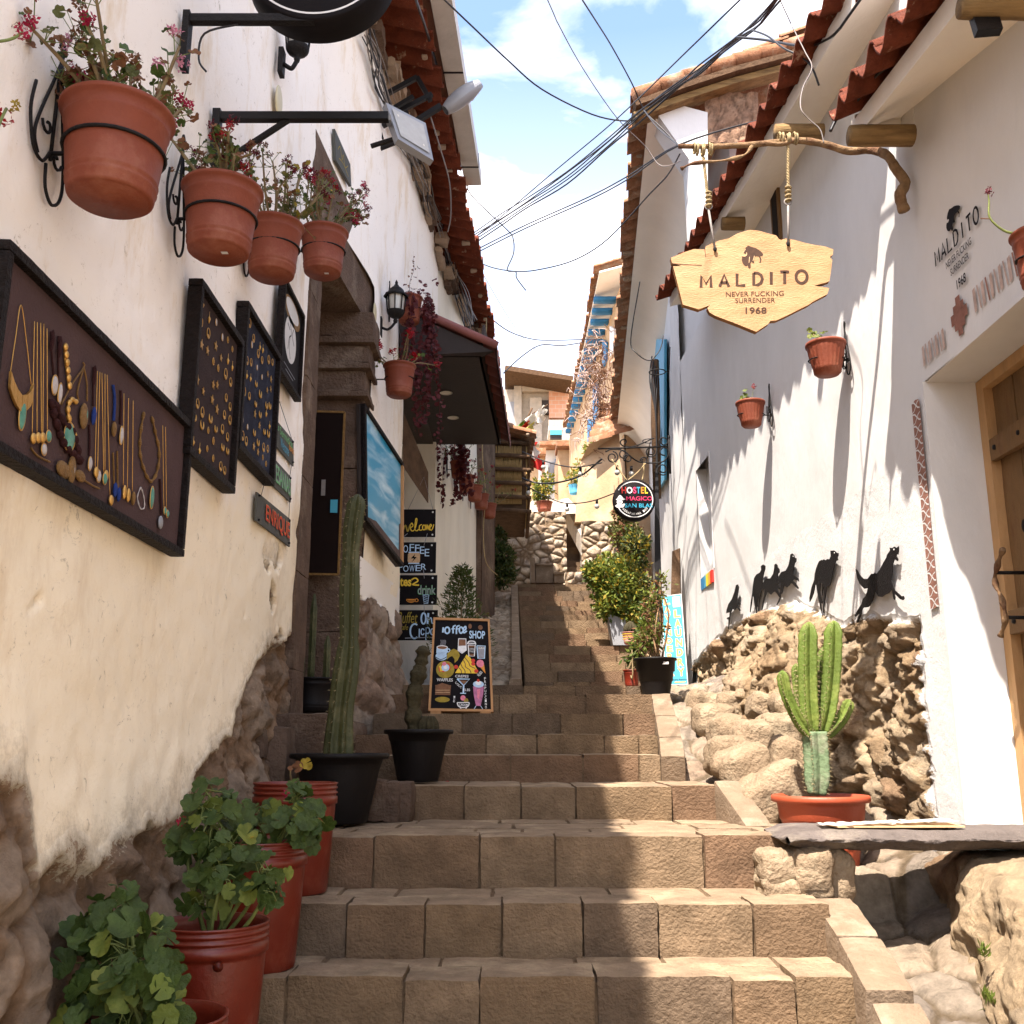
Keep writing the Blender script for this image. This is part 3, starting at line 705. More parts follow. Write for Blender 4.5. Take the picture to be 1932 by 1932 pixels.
for k in range(70):
    Y = rs.uniform(5.2, 13.5); m.rbox((wx(Y)+rs.uniform(.02, .10), Y, 5.27+rs.uniform(-.10, .1)), (rs.uniform(.03, .06), rs.uniform(.08, .25), rs.uniform(.02, .05)), .015, 'mortar' if k % 3 else 'jamb_stone', res=.05, disp=.03, seed=k)
m.build('wall_head', house, kind='stuff')
gut = thing('roof_gutter', 'long pale box gutter above the left eave carrying a strip of corrugated roofing', 'gutter', (-.6, 8, 6.2))
m = MB(); a = atY(893, 338, 9.0); b = Vector((a.x-.14, a.y-2.5, a.z)); b2 = b-Vector((.10, 1.6, 0))
m.beam(a, b, .16, .14, 'metal_pale'); m.beam(b, b2, .16, .14, 'metal_pale'); m.build('channel', gut)
m = MB()
for k in (0.08, .42, .8): p = a.lerp(b2, k); m.obox(p, (.084, 0, 0), (0, .010, 0), (0, 0, .074), 'iron')
m.build('clip', gut)
m = MB(); m.grid(60, 1, lambda u, v: (lerp(a.x, b2.x, u)-.08-v*.34, lerp(a.y-.25, b2.y, u), a.z+.02+.02*math.sin(u*170)+v*.12), 'corrugated'); m.build('roof_sheet', gut)
# ================================================================ RIGHT HOUSE (near)
RW = [(2.02, -1.5), (1.98, 3.5), (1.95, 4.48), (1.90, 6.0), (1.85, 8.0), (1.80, 10.05)]
def rx(Y): return piece([(b, a) for a, b in RW], Y)
RL = ((1.95, 4.48), (1.84, 8.5))      # its straight face, for things that hang on it
rh = thing('white_house', 'sunlit white house on the right with rubble stone base and plank door', 'house', (2.4, 6, -.6))
def px2wall(px, py):
    Y = 5
    for _ in range(12): a, b = pr(px, py); Y = rx(Y)/a
    return Y, b*Y
RB = sorted(px2wall(*q) for q in [(1309, 1257), (1371, 1194), (1434, 1162), (1508, 1138), (1599, 1180), (1656, 1162), (1740, 1180)])
def rightwall(u, v):
    Y = lerp(4.48, 10.05, u); z = lerp(-.75, 1.35, v)
    zb = piece(RB, Y)+.035*fb(Y*4, z*4, 3.0)
    ye = 4.77+.04*fb(z*4, 3)+.03*fb(z*11, 1)     # right hand limit of the bare stones
    pm = max(sm(-.012, .012, z-zb), sm(.012, -.012, Y-ye))
    f, r, d = vor(Y/.25+.35*fb(Y*3, z*3), z/.155+.3*fb(Y*3+9, z*3), 21.0)
    st_ = .080*min(1, f*2.4)**.5*(.15+1.1*r)+.055*fb(Y*3.4, z*3.4, 4)-.045*abs(fb(Y*8, z*8, 6))+.026*fb(Y*17, z*17, 2)+.009*N3(Y*45, z*45, 1)
    flare = (.34*sm(5.2, 6.4, Y)+.05)*sm(1.0, -.1, z-(Y-5.5)*.2)*sm(8.3, 7.0, Y)
    pl = .02+.004*fb(Y*2, z*2, 5)+.004*fb(Y*1.2, z*.8, 2)
    x = rx(Y)-lerp(st_-.03+flare, pl, pm)
    return (x, Y, z), (r, (1-sm(.02, .12, f))*.8, min(1, max(0, max(.5+(z-zb)*6, .5+(ye-Y)*6))))
field('stone_base', 340, 180, rightwall, 'rubble_right', parent=rh)
m = MB()
def ruw(Y0, Y1, z0, z1, nu, nv): m.grid(nu, nv, lambda u, v: (rx(lerp(Y0, Y1, u))-.02-.004*fb(lerp(Y0, Y1, u)*2, lerp(z0, z1, v)*2, 5)-.004*fb(lerp(Y0, Y1, u)*1.2, lerp(z0, z1, v)*.8, 2), lerp(Y0, Y1, u), lerp(z0, z1, v)), 'plaster_white')
ruw(4.48, 8.9, 1.345, 3.95, 60, 40); ruw(9.5, 10.05, 1.345, 3.95, 8, 40); ruw(8.9, 9.5, 2.6, 3.95, 8, 16); ruw(8.9, 9.5, 1.345, 1.55, 8, 6)
ruw(-1.4, 4.48, 1.66, 3.95, 50, 30); ruw(-1.4, 3.45, -1.7, 1.66, 40, 30)
m.build('wall', rh)
m = MB()   # door reveal, window reveal
m.box((1.925, 4.47, -.75), (2.30, 4.49, 1.66), 'plaster_white'); m.box((1.94, 3.45, 1.655), (2.30, 4.49, 1.675), 'plaster_white'); m.box((1.94, 3.43, -.8), (2.3, 3.45, 1.66), 'plaster_white')
m.box((1.80, 8.88, 1.54), (2.2, 8.9, 2.62), 'plaster_white'); m.box((1.80, 9.5, 1.54), (2.2, 9.52, 2.62), 'plaster_white'); m.box((2.15, 8.9, 1.5), (2.2, 9.5, 2.65), 'white_paint')
m.build('reveal', rh)
m = MB(); m.prism([(2.4, -1.4, -2), (9, -1.4, -2), (9, 10, -2), (2.4, 10, -2)], (0, 0, 1), 5.9, 'plaster_white'); m.box((1.82, 10.03, -1), (2.5, 10.06, 3.95), 'plaster_white'); m.build('wall', rh)
# colourful strip under the window niche
m = MB(); cs = ['paint_red', 'chalk_orange', 'paint_yellow', 'blue_light', 'blue_paint']
for k in range(11):
    Y = 8.92+k*.05; m.box((1.800-.014+.002, Y, 1.42), (1.806, Y+.04, 1.53), cs[min(4, k//2)])
m.build('painted_strip', rh)
# door leaf with battens
dr = MB(); X0 = 2.20
for k in range(5):
    y0 = 4.40-k*.19; dr.rbox((X0+.03, y0-.093, .50), (.02, .091, 1.10), .006, 'door_wood', res=.12, disp=.003, seed=k)
door = dr.build('door', rh)
m = MB()
for z in (1.30, .52, -.12): m = MB(); m.rbox((X0-.015, 3.93, z), (.022, .47, .055), .012, 'door_wood', res=.08, disp=.006, seed=z); m.build('batten', door)
m = MB()
for z in (1.30, .52, -.12):
    for y in (4.34, 4.12): m.lathe((X0-.034, y, z), [(.0, .012), (.011, .010), (.013, 0)], 'iron', 10, axis=(-1, 0, 0))
for y, z in ((4.25, 1.02),): m.ball((X0+.008, y, z-.1), (.006, .022, .03), 'dark_void')
m.build('nail', door)
m = MB(); m.lathe((X0-.005, 4.03, 1.0), [(0, .03), (.03, .028), (.034, .012), (.075, .008), (.08, 0)], 'iron', 18, axis=(-1, 0, 0))
m.tube([(X0-.03, 4.03+.045*math.sin(t), .97-.05*math.cos(t)-.02) for t in [k*math.pi*2/16 for k in range(17)]], .007, 'iron', 6); m.build('knocker', door)
m = MB(); P = spline([atX(px, py, X0-.14) for px, py in [(1893, 1035), (1884, 1060), (1877, 1095), (1890, 1130), (1897, 1165), (1888, 1200)]], 5)
m.tube(P, [.011+.004*math.sin(k*1.3) for k in range(len(P))], 'branch', 8)
for q in (P[8], P[-6]): m.tube([q, q+Vector((.14, 0, 0))], .008, 'iron', 8)
m.build('handle', door)
m = MB(); m.box((X0-.03, 4.40, -.70), (X0+.06, 4.468, 1.65), 'door_frame_wood'); m.box((X0-.03, 3.46, 1.60), (X0+.06, 4.40, 1.653), 'door_frame_wood'); m.build('door_frame', rh)
# boulders bedded at the foot of the wall
m = MB(); rs = random.Random(12)
for (px, py, Y, hx, hy, hz_) in [(1372, 1395, 6.15, .11, .14, .14), (1412, 1395, 5.9, .10, .16, .10), (1375, 1430, 5.75, .12, .14, .11), (1412, 1460, 5.5, .14, .16, .15), (1455, 1500, 5.25, .19, .18, .12), (1470, 1380, 5.9, .12, .14, .10), (1500, 1330, 6.1, .13, .12, .09),
                                 (1440, 1335, 6.3, .1, .12, .08), (1490, 1440, 5.5, .1, .12, .12), (1345, 1360, 6.7, .12, .15, .1), (1385, 1330, 6.9, .1, .1, .09), (1330, 1330, 7.4, .13, .15, .09)]:
    c = atY(px, py, Y); m = MB()
    m.rbox(c, (hx, hy, hz_), min(hx, hy, hz_)*.62, 'boulder', res=.025, disp=.026, freq=6, seed=px, rot=Matrix.Rotation(rs.uniform(-.5, .5), 3, 'Y')); m.build('boulder', rh)
# roof A1 (near) and A2 (higher, further)
EA1 = [(1.42, -1.0, 2.4), (1.5, 3.2, 2.68), (1.5, 4.25, 2.86)]
EA2 = [(1.58, 4.3, 3.62), (1.50, 5.6, 3.72), (1.40, 7.4, 3.86), (1.33, 8.6, 3.97)]
tile_roof('roof', rh, EA1, 1, .5, 8, seed=5, w=.235, amp=.052, jit=.45, mortar=False); tile_roof('roof', rh, EA2, 1, .4, 8, seed=6, w=.235, amp=.046, jit=.35, mortar=False)
m = MB()
def soff(u, v, A, B):   # A eave side, B wall side
    p = A.lerp(B, u); return p+Vector((0, 0, -.05*math.sin(math.pi*u)))
def soffit(Eo, W):
    for (a, b), (c, d) in zip(zip(Eo, Eo[1:]), zip(W, W[1:])):
        a, b, c, d = map(Vector, (a, b, c, d))
        m.grid(10, 8, lambda u, v: a.lerp(b, v).lerp(c.lerp(d, v), u)+Vector((0, 0, .10*u*(1-u))), 'plaster_soffit')
        m.grid(1, 8, lambda u, v: a.lerp(b, v)+Vector((.0, 0, .10*u)), 'plaster_soffit')
soffit([(1.60, -1, 2.36), (1.63, 3.2, 2.62), (1.63, 4.25, 2.80)], [(2.1, -1, 2.6), (1.99, 3.35, 2.72), (1.97, 4.45, 3.05)])
soffit([(1.70, 4.3, 3.58), (1.62, 5.6, 3.67), (1.52, 7.4, 3.81), (1.45, 8.6, 3.92)], [(1.97, 4.3, 3.66), (1.92, 5.6, 3.74), (1.87, 7.4, 3.86), (1.84, 8.6, 3.95)])
m.prism([(1.63, 4.25, 2.78), (1.99, 4.48, 3.05), (2.6, 4.48, 3.4), (2.6, 4.25, 3.3), (1.63, 4.25, 2.92)], (0, 1, 0), .05, 'plaster_soffit')
m.box((1.93, 4.3, 2.9), (2.5, 4.5, 3.7), 'plaster_white')
m.build('soffit', rh)
# small high window
m = MB(); a = atL(1468, 440, RL, -.03); m.box((a.x-.015, a.y-.1, a.z-.25), (a.x+.02, a.y+.1, a.z+.35), 'door_wood'); m.box((a.x-.018, a.y-.06, a.z-.2), (a.x, a.y+.06, a.z+.3), 'dark_void'); m.build('window', rh)
# beam ends
def log(px0, px1, py, Y, r, nm='beam_end'):
    a, b = atY(px0, py, Y), atY(px1, py, Y); m = MB()
    m.tube([a+(b-a)*k/6+Vector((0, 0, .006*N3(k, 1))) for k in range(7)], [r*.93]+[r*(1+.06*N3(k*2.2, px0)) for k in range(5)]+[r], 'log_end', 14); return m.build(nm, rh)
log(1602, 1722, 256, 4.15, .050); log(1462, 1552, 250, 5.2, .05); log(1362, 1404, 422, 6.7, .05); log(1812, 2010, 12, 3.0, .045)
# ================================================================ BUILDING B (beyond on the right)
BW = [(1.78, 10.06), (1.78, 10.6), (2.15, 14.2), (2.5, 18)]
bh = thing('white_house', 'second white house on the right with deep pale soffit and dark tiled eave', 'house', (2.6, 13, 0))
m = MB()
for (a, b) in zip(BW, BW[1:]): m.grid(10, 30, lambda u, v: (lerp(a[0], b[0], u)-.02*fb(lerp(a[1], b[1], u)*2, v*12, 5), lerp(a[1], b[1], u), lerp(-.2, 5.0, v)), 'plaster_white')
m.prism([(1.85, 10.08, -.5), (1.85, 10.6, -.5), (2.2, 14.2, -.5), (2.55, 18, -.5), (9, 18, -.5), (9, 8.3, -.5), (2.0, 8.3, -.5), (1.9, 8.3, 3.9)][:7], (0, 0, 1), 6.1, 'plaster_white')
m.build('wall', bh)
m = MB(); a, b, c, d = [Vector(q) for q in ((1.22, 8.0, 5.5), (1.93, 18, 5.5), (2.45, 18, 5.0), (1.80, 8.4, 5.1))]
m.grid(10, 20, lambda u, v: a.lerp(b, v).lerp(d.lerp(c, v), u)+Vector((0, 0, .12*math.sin(math.pi*u))), 'plaster_soffit')
p1, p2, p3, p4 = atY(1250, 205, 8.0), atY(1336, 205, 8.0), atY(1336, 420, 8.25), atY(1262, 640, 8.3)
m.prism([atY(1240, 215, 8.02), atY(1290, 200, 8.02), atY(1335, 212, 8.02), atY(1336, 520, 8.02), atY(1316, 560, 8.02), atY(1300, 300, 8.02)], (0, 1, 0), .3, 'plaster_white')
m.build('soffit', bh)
EB = [(1.08, 7.95, 5.6), (1.44, 13, 5.6), (1.83, 18.2, 5.6)]
tile_roof('roof', bh, EB, 1, .4, 7, seed=8, w=.22, mat='roof_tile_old')
def adobe(u, v):
    p = atY(lerp(1330, 1430, u), lerp(270, 175, v), 8.06); f, r, d = vor(u*5, v*3, 4); f2 = min(f, .3)
    return (p.x, p.y-.05*f2-.02*fb(u*6, v*6), p.z), (r, 1-sm(.02, .1, f), 0)
field('adobe_gable', 30, 20, adobe, 'adobe', parent=bh)
m = MB(); A = [atY(*q, 7.9) for q in ((1197, 182), (1290, 148), (1385, 117), (1480, 92), (1560, 60))]
for a, b in zip(A, A[1:]):          # verge: ridge tiles over rafters
    for k in range(2):
        p, q = a.lerp(b, k/2), a.lerp(b, (k+1)/2+.06); m.tube([p, q], [.075, .062], 'roof_tile_old', 12)
    m.beam(a-Vector((0, -.1, .10)), b-Vector((0, -.1, .10)), .3, .05, 'old_wood'); m.beam(a-Vector((0, -.1, .17)), b-Vector((0, -.1, .17)), .16, .06, 'log_end')
m.build('verge', bh)
m = MB(); a = atY(1245, 700, 12.6)
Wb = ((1.78, 10.6), (2.15, 14.2)); w0 = [atL(px, py, Wb, -.03) for px, py in ((1236, 640), (1258, 640), (1258, 905), (1236, 940))]
m.prism(w0, (-1, .1, 0), .03, 'blue_light'); m.build('shutter', bh)
# old wooden post with cable bundle against the house
po = thing('cable_post', 'dark weathered post with a bundle of cables against the second white house', 'post', atY(1238, 935, 11.0))
m = MB(); m.tube([atY(1236, 680, 11), atY(1237, 800, 11), atY(1240, 940, 11)], [.045, .055, .045], 'old_wood', 8); m.build('post', po)
m = MB()
for k in range(5):
    P = spline([atY(1230+k*3, 672+k*9, 10.95), atY(1226+3*k, 720+8*k, 10.92), atY(1238, 800, 10.93), atY(1236+2*k, 1000, 10.95), atY(1238+3*k, 1200, 10.95)], 5); m.tube(P, .008, 'cable', 5)
m.build('cable_bundle', po)
# ================================================================ plants and pots
def pxl(px, py, off=0.0):          # on the left wall line (its plan bends)
    a, b = pr(px, py); Y = 6.0
    for _ in range(30): Y = .5*Y+.5*(wx(Y)+off)/a
    return Vector((a*Y, Y, b*Y))
def pxr(px, py, off=0.0):
    a, b = pr(px, py); Y = 5.0
    for _ in range(14): Y = (rx(Y)-off)/a
    return Vector((a*Y, Y, b*Y))
def leaf(mb, c, n, r, mat, rs, lobes=7, ruffle=.12):
    n = n.normalized(); x, y = frame_of(n); a0 = rs.uniform(0, 6.28); vs = [c-n*r*.12]; K = lobes*3+1; e = rs.uniform(.85, 1.1)
    for k in range(K):
        a = a0+.16+(6.283-.32)*k/(K-1); q = r*(.93, 1.05, 1.05)[k % 3]*rs.uniform(.97, 1.03)
        vs.append(c+(x*math.cos(a)*e+y*math.sin(a))*q+n*r*(ruffle*(-.7, .5, .5)[k % 3]+.14*math.sin(a*2+a0)))
    mb.add(vs, [(0, k, k+1) for k in range(1, K)], mat, True)
def small_leaf(mb, c, d, n, ln, w, mat):
    d = d.normalized(); s_ = d.cross(n); s_ = s_.normalized() if s_.length > 1e-6 else frame_of(d)[0]
    mb.add([c, c+d*ln*.5+s_*w, c+d*ln, c+d*ln*.5-s_*w], [(0, 1, 2, 3)], mat, True)
def rv(rs, s=1.0): return Vector((rs.gauss(0, s), rs.gauss(0, s), rs.gauss(0, s)))
def florets(mb, c, r, mat, rs, n=14, pr_=.45):
    for _ in range(n):
        d = rv(rs).normalized(); p = c+d*r*rs.uniform(.5, 1); x, y = frame_of(d+rv(rs, .3)); q = r*pr_
        for k in range(3):
            a = k*2.1+rs.random(); e = (x*math.cos(a)+y*math.sin(a)); f_ = d.cross(e)
            mb.add([p, p+e*q*.6+f_*q*.4, p+e*q*1.1+d*q*.2, p+e*q*.6-f_*q*.4], [(0, 1, 2, 3)], mat, True)
def pot_prof(rt, rb, h, rim=.012, ridge=True):
    p = [(0, 0), (rb*.86, 0), (rb*.88, .006), (rb*.94, .006), (rb, .010)]
    def R_(t): return rb+(rt*.93-rb)*t
    zs = [.06, .13, .15, .17, .20, .22, .24, .5, .55, .80, .82, .84, .90] if ridge else [.06, .3, .6, .84]
    for t in zs:
        o = .0028 if ridge and t in (.15, .22, .82) else 0
        p.append((R_(t)+o*rt/.14, h*t))
    p += [(rt*.94, h*.93), (rt*.985, h*.945), (rt, h*.96), (rt*1.0, h*.985), (rt*.98, h), (rt*.93, h), (rt*.90, h*.985), (rt*.88, h*.85)]
    return p
def make_pot(parent, c, rt, rb, h, mat='terracotta', n=36, ridge=True, soil=True, fn=None, prof=None):
    m = MB(); m.lathe(c, prof or pot_prof(rt, rb, h, ridge=ridge), mat, n, fn=fn); o = m.build('pot', parent)
    if soil:
        m = MB(); c = Vector(c); m.add([c+Vector((rt*.885*math.cos(a), rt*.885*math.sin(a), h*.88+.006*math.sin(a*5))) for a in [k*2*math.pi/20 for k in range(20)]]+[c+Vector((0, 0, h*.90))], [(k, (k+1) % 20, 20) for k in range(20)], 'soil', True)
        m.build('soil', parent)
    return o
def leafy(parent, base, blobs, n, r, mats, rs, stem_mat='stem_green', face=Vector((.1, -.8, .5)), petiole=True, kind_leaf='foliage'):
    """geranium: stems from base into blobs, lobed leaves through each blob"""
    base = Vector(base); ms = MB(); ml = MB(); k = 0
    for (c, R0) in blobs:
        c = Vector(c); mid = base.lerp(c, .5)+rv(rs, .02); P = spline([base, mid, c], 4)
        ms.tube(P, [.007-.003*i/len(P) for i in range(len(P))], stem_mat, 6)
        nn = max(1, int(n*(R0**2)/sum(b[1]**2 for b in blobs)))
        for _ in range(nn):
            d = rv(rs); d.z *= .9; d = d.normalized()*R0*rs.uniform(.35, 1.0)**.6; p = c+d
            nrm = (d.normalized()*.7+face*rs.uniform(.4, 1.3)+rv(rs, .35))
            rr = r*rs.uniform(.6, 1.25); leaf(ml, p, nrm, rr, mats[min(len(mats)-1, int(rs.random()**2.0*len(mats)))], rs)
            if petiole: ms.tube([c+rv(rs, .012), (c+p)/2+Vector((0, 0, .008)), p-nrm.normalized()*rr*.12], [.0022, .0018, .0014], stem_mat, 4, cap=False)
    ms.build('stem', parent); return ml.build(kind_leaf, parent)
# ---------------------------------------------------------------- iron wall brackets for pots: local frame, wall at x=0, ring centre at (d,0,0)
def bracket(label, loc, d, r, rotz=0, scale=1.0, group=None, drop=None):
    t = thing('wall_bracket', label, 'bracket', loc, group)
    ORG[t.name] = Vector((0, 0, 0))
    m = MB(); w = .0045
    m.tube([(d+r*math.cos(a), r*math.sin(a), 0) for a in [k*2*math.pi/32 for k in range(33)]], .0048, 'iron', 6); m.build('ring', t)
    m = MB(); m.tube([(.006, 0, 0), (d-r, 0, 0)], .006, 'iron', 6); m.build('arm', t)
    m = MB()
    q = [(-.012, .30), (.0, .325), (.014, .31), (.012, .29)]
    L1 = [(0, .30), (.035, .22), (.09, .10), (.105, .0), (.08, -.06), (.03, -.05)]
    m.tube(spline([(.008, a, b) for a, b in q+[(-.02, .2), (-.075, .06), (-.085, 0), (-.06, -.035)]], 5), w, 'iron', 5)
    m.tube(spline([(.010, a, b) for a, b in [(-.11, .13), (-.12, .05), (-.09, -.03), (-.04, -.045), (-.005, -.0)]], 5), w, 'iron', 5)
    m.tube([(.010, 0, .30), (.010, 0, -.02)], w*1.1, 'iron', 5)
    m.tube(spline([(.010, a, b) for a, b in [(0, .28), (.04, .12), (.075, -.02), (.07, -.09), (.03, -.125), (-.01, -.10), (-.02, -.04)]], 5), w, 'iron', 5)
    for s_, oz in ((-1, .06), (1, .0)):
        m.tube([(.010, s_*.032+s_*(.028-.0023*k)*math.cos(k*.55), oz+(.028-.0023*k)*math.sin(k*.55)*-1+.0) for k in range(11)], w*.9, 'iron', 5)
    m.build('scroll', t)
    t.rotation_euler = (0, 0, rotz); t.scale = (1, scale, scale) if scale != 1 else (1, 1, 1); return t
# ---------------------------------------------------------------- four big terracotta pots on the near left wall
GP = 'terracotta pots in iron rings on the near left wall'
def hangpot(label, c, rt, h, seed, stems, leaves, flowers, fmats, lmats=('leaf_olive', 'leaf_green', 'leaf_dry'), group=GP, wall=None, sticker=False, spread=1.0, mat='terracotta', brk=True, n=40, hgt=.30, lean=0.0, rb=None, trail=0, fsz=.019):
    rs = random.Random(seed); c = Vector(c); base = c-Vector((0, 0, h)); rb = rb or rt*.73
    t = thing('potted_geranium', label, 'potted plant', base, group)
    make_pot(t, base, rt, rb, h, n=n, mat=mat)
    if sticker:
        m = MB(); a = base+Vector((rt*.2, -rt*.15, -.0015)); m.box(a-Vector((.011, .008, .001)), a+Vector((.011, .008, 0)), 'white_paint'); m.build('sticker', t)
    ms = MB(); ml = MB(); mf = MB(); top = c-Vector((0, 0, .02))
    for k in range(stems):
        a = rs.uniform(0, 6.28); d = Vector((math.cos(a), math.sin(a), 0))*rs.uniform(.3, 1)*rt*spread
        p0 = top+d*.35; p1 = top+d*rs.uniform(.9, 1.3)+Vector((0, 0, hgt*rs.uniform(.25, .45))); p2 = top+d*rs.uniform(1.2, 2.1)+Vector((lean, 0, hgt*rs.uniform(.35, 1.0)))+rv(rs, .02)
        P = spline([p0, p1, p2], 4); ms.tube(P, [.0075*(1-.6*i/len(P))*rt/.14 for i in range(len(P))], 'stem', 6)
        for j in range(max(1, leaves//stems)):
            q = P[rs.randrange(len(P)//3, len(P))]; e = q+rv(rs, .030)+Vector((0, -.008, .012)); rr = rs.uniform(.008, .019)*rt/.14
            ms.tube([q, e], .0013, 'stem_green', 4, cap=False); leaf(ml, e, Vector((.2, -.6, .4))+rv(rs, .6), rr, lmats[min(len(lmats)-1, int(rs.random()*len(lmats)))], rs, lobes=5, ruffle=.22)
        for j in range(flowers//stems+(1 if rs.random() < (flowers % stems)/stems else 0)):
            e = P[-1]+rv(rs, .020)+Vector((0, 0, .02)); ms.tube([P[-2], e], .0014, 'stem_green', 4, cap=False)
            florets(mf, e, fsz*rt/.14, fmats[rs.randrange(len(fmats))], rs, 13, .55)
    ms.build('stem', t); ml.build('foliage', t)
    if mf.v: mf.build('flower', t)
    if brk:
        wc = wall if wall is not None else Vector((wx(c.y)+.03, c.y, 0))
        d = abs(c.x-wc.x); rr = rb+(rt*.93-rb)*.56+.004
        bracket('iron scroll bracket of the '+brk, (wc.x, c.y, base.z+h*.55), d, rr, rotz=(0 if c.x > wc.x else math.pi), scale=rt/.14, group='iron scroll brackets')
    return t
hangpot('largest terracotta pot with pink geraniums, nearest on the left wall', (-1.0, 2.27, 1.56), .14, .245, 11, 22, 260, 50, ['petal_pink', 'leaf_dry', 'petal_magenta', 'leaf_dry', 'leaf_dry'], brk='nearest large terracotta pot', n=48, hgt=.20)
hangpot('second terracotta pot from the left, white sticker under its base', (-1.01, 3.18, 1.89), .14, .25, 12, 13, 125, 34, ['petal_dark', 'petal_dark', 'leaf_dry', 'petal_red'], brk='second terracotta pot, with the sticker', sticker=True, n=48, hgt=.27)
hangpot('third terracotta pot from the left with bare branching stems', (-1.04, 4.02, 2.215), .13, .245, 13, 14, 130, 22, ['petal_dark', 'leaf_dry'], brk='third pot, with bare stems', hgt=.38, lmats=('leaf_olive', 'leaf_olive', 'leaf_yellow', 'leaf_dry'))
hangpot('fourth terracotta pot from the left with deep red geraniums, above the doorway corner', (-1.0, 4.9, 2.66), .13, .245, 14, 14, 120, 60, ['petal_magenta', 'petal_dark', 'petal_red'], brk='fourth pot, with red flowers', sticker=True, hgt=.30, lean=.05)
tp = thing('potted_geranium', 'geranium reaching in at the left edge, pink bloom above a red and yellow one', 'potted plant', (-1.0, 1.35, .75), GP)
make_pot(tp, (-1.0, 1.35, .75), .13, .10, .24)
m = MB(); A = Vector((-1.0, 1.35, .97)); e1, e2 = atY(42, 62, 1.75), atY(12, 205, 1.75)
m.tube(spline([A, A.lerp(e1, .5)+Vector((-.06, 0, .03)), atY(0, 78, 1.7), e1], 5), .003, 'stem_green', 6); m.tube(spline([A, atY(-60, 300, 1.6), e2], 5), .003, 'stem_green', 6); m.build('stem', tp)
m = MB(); rs = random.Random(2); florets(m, e1, .016, 'petal_magenta', rs, 14, .5); florets(m, e1+Vector((-.012, 0, .016)), .010, 'leaf_dry', rs, 9, .5)
florets(m, e2+Vector((-.008, 0, -.014)), .020, 'petal_red', rs, 18, .5); florets(m, e2+Vector((.012, 0, .008)), .014, 'leaf_yellow', rs, 8, .7); m.build('flower', tp)
# ---------------------------------------------------------------- jewellery boards
def framed(name, label, cat, X, y0, y1, z0, z1, fw, th, face, group=None, fmat='frame_black', tilt=0):
    t = thing(name, label, cat, (X, (y0+y1)/2, z0), group)
    for nm, a, b in (('frame', (X-th, y0, z0), (X, y1, z0+fw)), ('frame', (X-th, y0, z1-fw), (X, y1, z1)), ('frame', (X-th, y0, z0+fw), (X, y0+fw, z1-fw)), ('frame', (X-th, y1-fw, z0+fw), (X, y1, z1-fw))):
        m = MB(); c = [(a[i]+b[i])/2 for i in range(3)]; h = [(b[i]-a[i])/2-.0005 for i in range(3)]
        m.rbox(c, h, .004, fmat, res=.02, disp=.0007, freq=30, seed=a[1]); o = m.build(nm, t)
    m = MB(); m.box((X-th+.001, y0+fw*.6, z0+fw*.6), (X-th*.45, y1-fw*.6, z1-fw*.6), face); m.build('backing', t)
    return t, X-th*.45
XB = -1.12
jb, xf = framed('jewellery_board', 'big black framed mauve board of necklaces, lowest on the left wall', 'display board', XB, 2.06, 3.40, .625, 1.105, .027, .05, 'velvet_mauve')
def Z2(x, y, X=None): return atX(.29297*x, 490.55+.29297*y, (X if X is not None else xf)+.006)
def chain_pts(pts, n=5): return spline([Z2(*p) for p in pts], n)
def necklace(label, chains, pend, cmat='gold', cr=.0012, beads=False):
    allp = [Z2(*p) for c in chains for p in c] or [Z2(*pend[0][:2])]
    t = thing('necklace', label, 'necklace', min(allp, key=lambda q: q.z), 'necklaces on the mauve board')
    for c in chains:
        m = MB(); P = chain_pts(c, 10)
        if beads:
            for i, p in enumerate(P): m.ball(p, cr*(1.5+.5*math.sin(i)), cmat, 6, 4)
        m.tube(P, cr, cmat, 5); m.build('chain', t)
    for (x, y, ry, rz_, mat) in pend:
        c = Z2(x, y); m = MB(); m.ball(c+Vector((.003, 0, 0)), (.006, ry, rz_), mat, 12, 8)
        rim = 'gold' if mat in ('turquoise', 'pearl') else None
        if rim: m.tube([c+Vector((.003, ry*1.08*math.cos(a), rz_*1.08*math.sin(a))) for a in [k*6.2832/16 for k in range(17)]], .0018, 'gold', 5)
        m.build('pendant', t)
    return t
necklace('gold collar necklace with a long turquoise drop, leftmost on the mauve board', [[(65, 735), (100, 500), (135, 290), (170, 520), (200, 800)]], [(135, 1000, .014, .034, 'turquoise')])
m = MB(); cp = [Z2(*p) for p in [(58, 735), (78, 800), (100, 850), (130, 893), (165, 885), (190, 860), (205, 815)]]
for a, b in zip(cp, cp[1:]): m.obox((a+b)/2+Vector((.003, 0, -.012)), (.003, 0, 0), (b-a)*.46, (0, -.002, .019), 'gold')
m.build('collar', bpy.data.objects['necklace'])
for i, (x, y0, x1, y1, mt, dsc) in enumerate([(222, 395, 207, 1120, 'gold', 'with round pendant'), (240, 400, 238, 1115, 'gold', 'with open flower pendant'), (262, 405, 267, 1115, 'gold', 'with rough gilt pendant'), (282, 410, 275, 1190, 'pearl', 'with lowest pink stone'), (303, 440, 305, 1105, 'turquoise', 'with green stone')]):
    necklace('fine gold chain, left bunch of the mauve board, '+dsc, [[(x, y0), (x1, y1)]], [(x1, y1+30, .012, .014, mt)])
necklace('dark cord necklace with a clear crystal, in the upper left of the mauve board', [[(330, 460), (333, 600), (345, 740)]], [(345, 805, .014, .024, 'pearl'), (328, 520, .006, .03, 'cord_dark')], 'cord_dark', .003)
necklace('dark cord necklace and long beige stone beside the clear crystal', [[(378, 490), (375, 640), (376, 780)]], [(378, 860, .009, .026, 'pearl'), (378, 560, .007, .03, 'cord_dark')], 'cord_dark', .003)
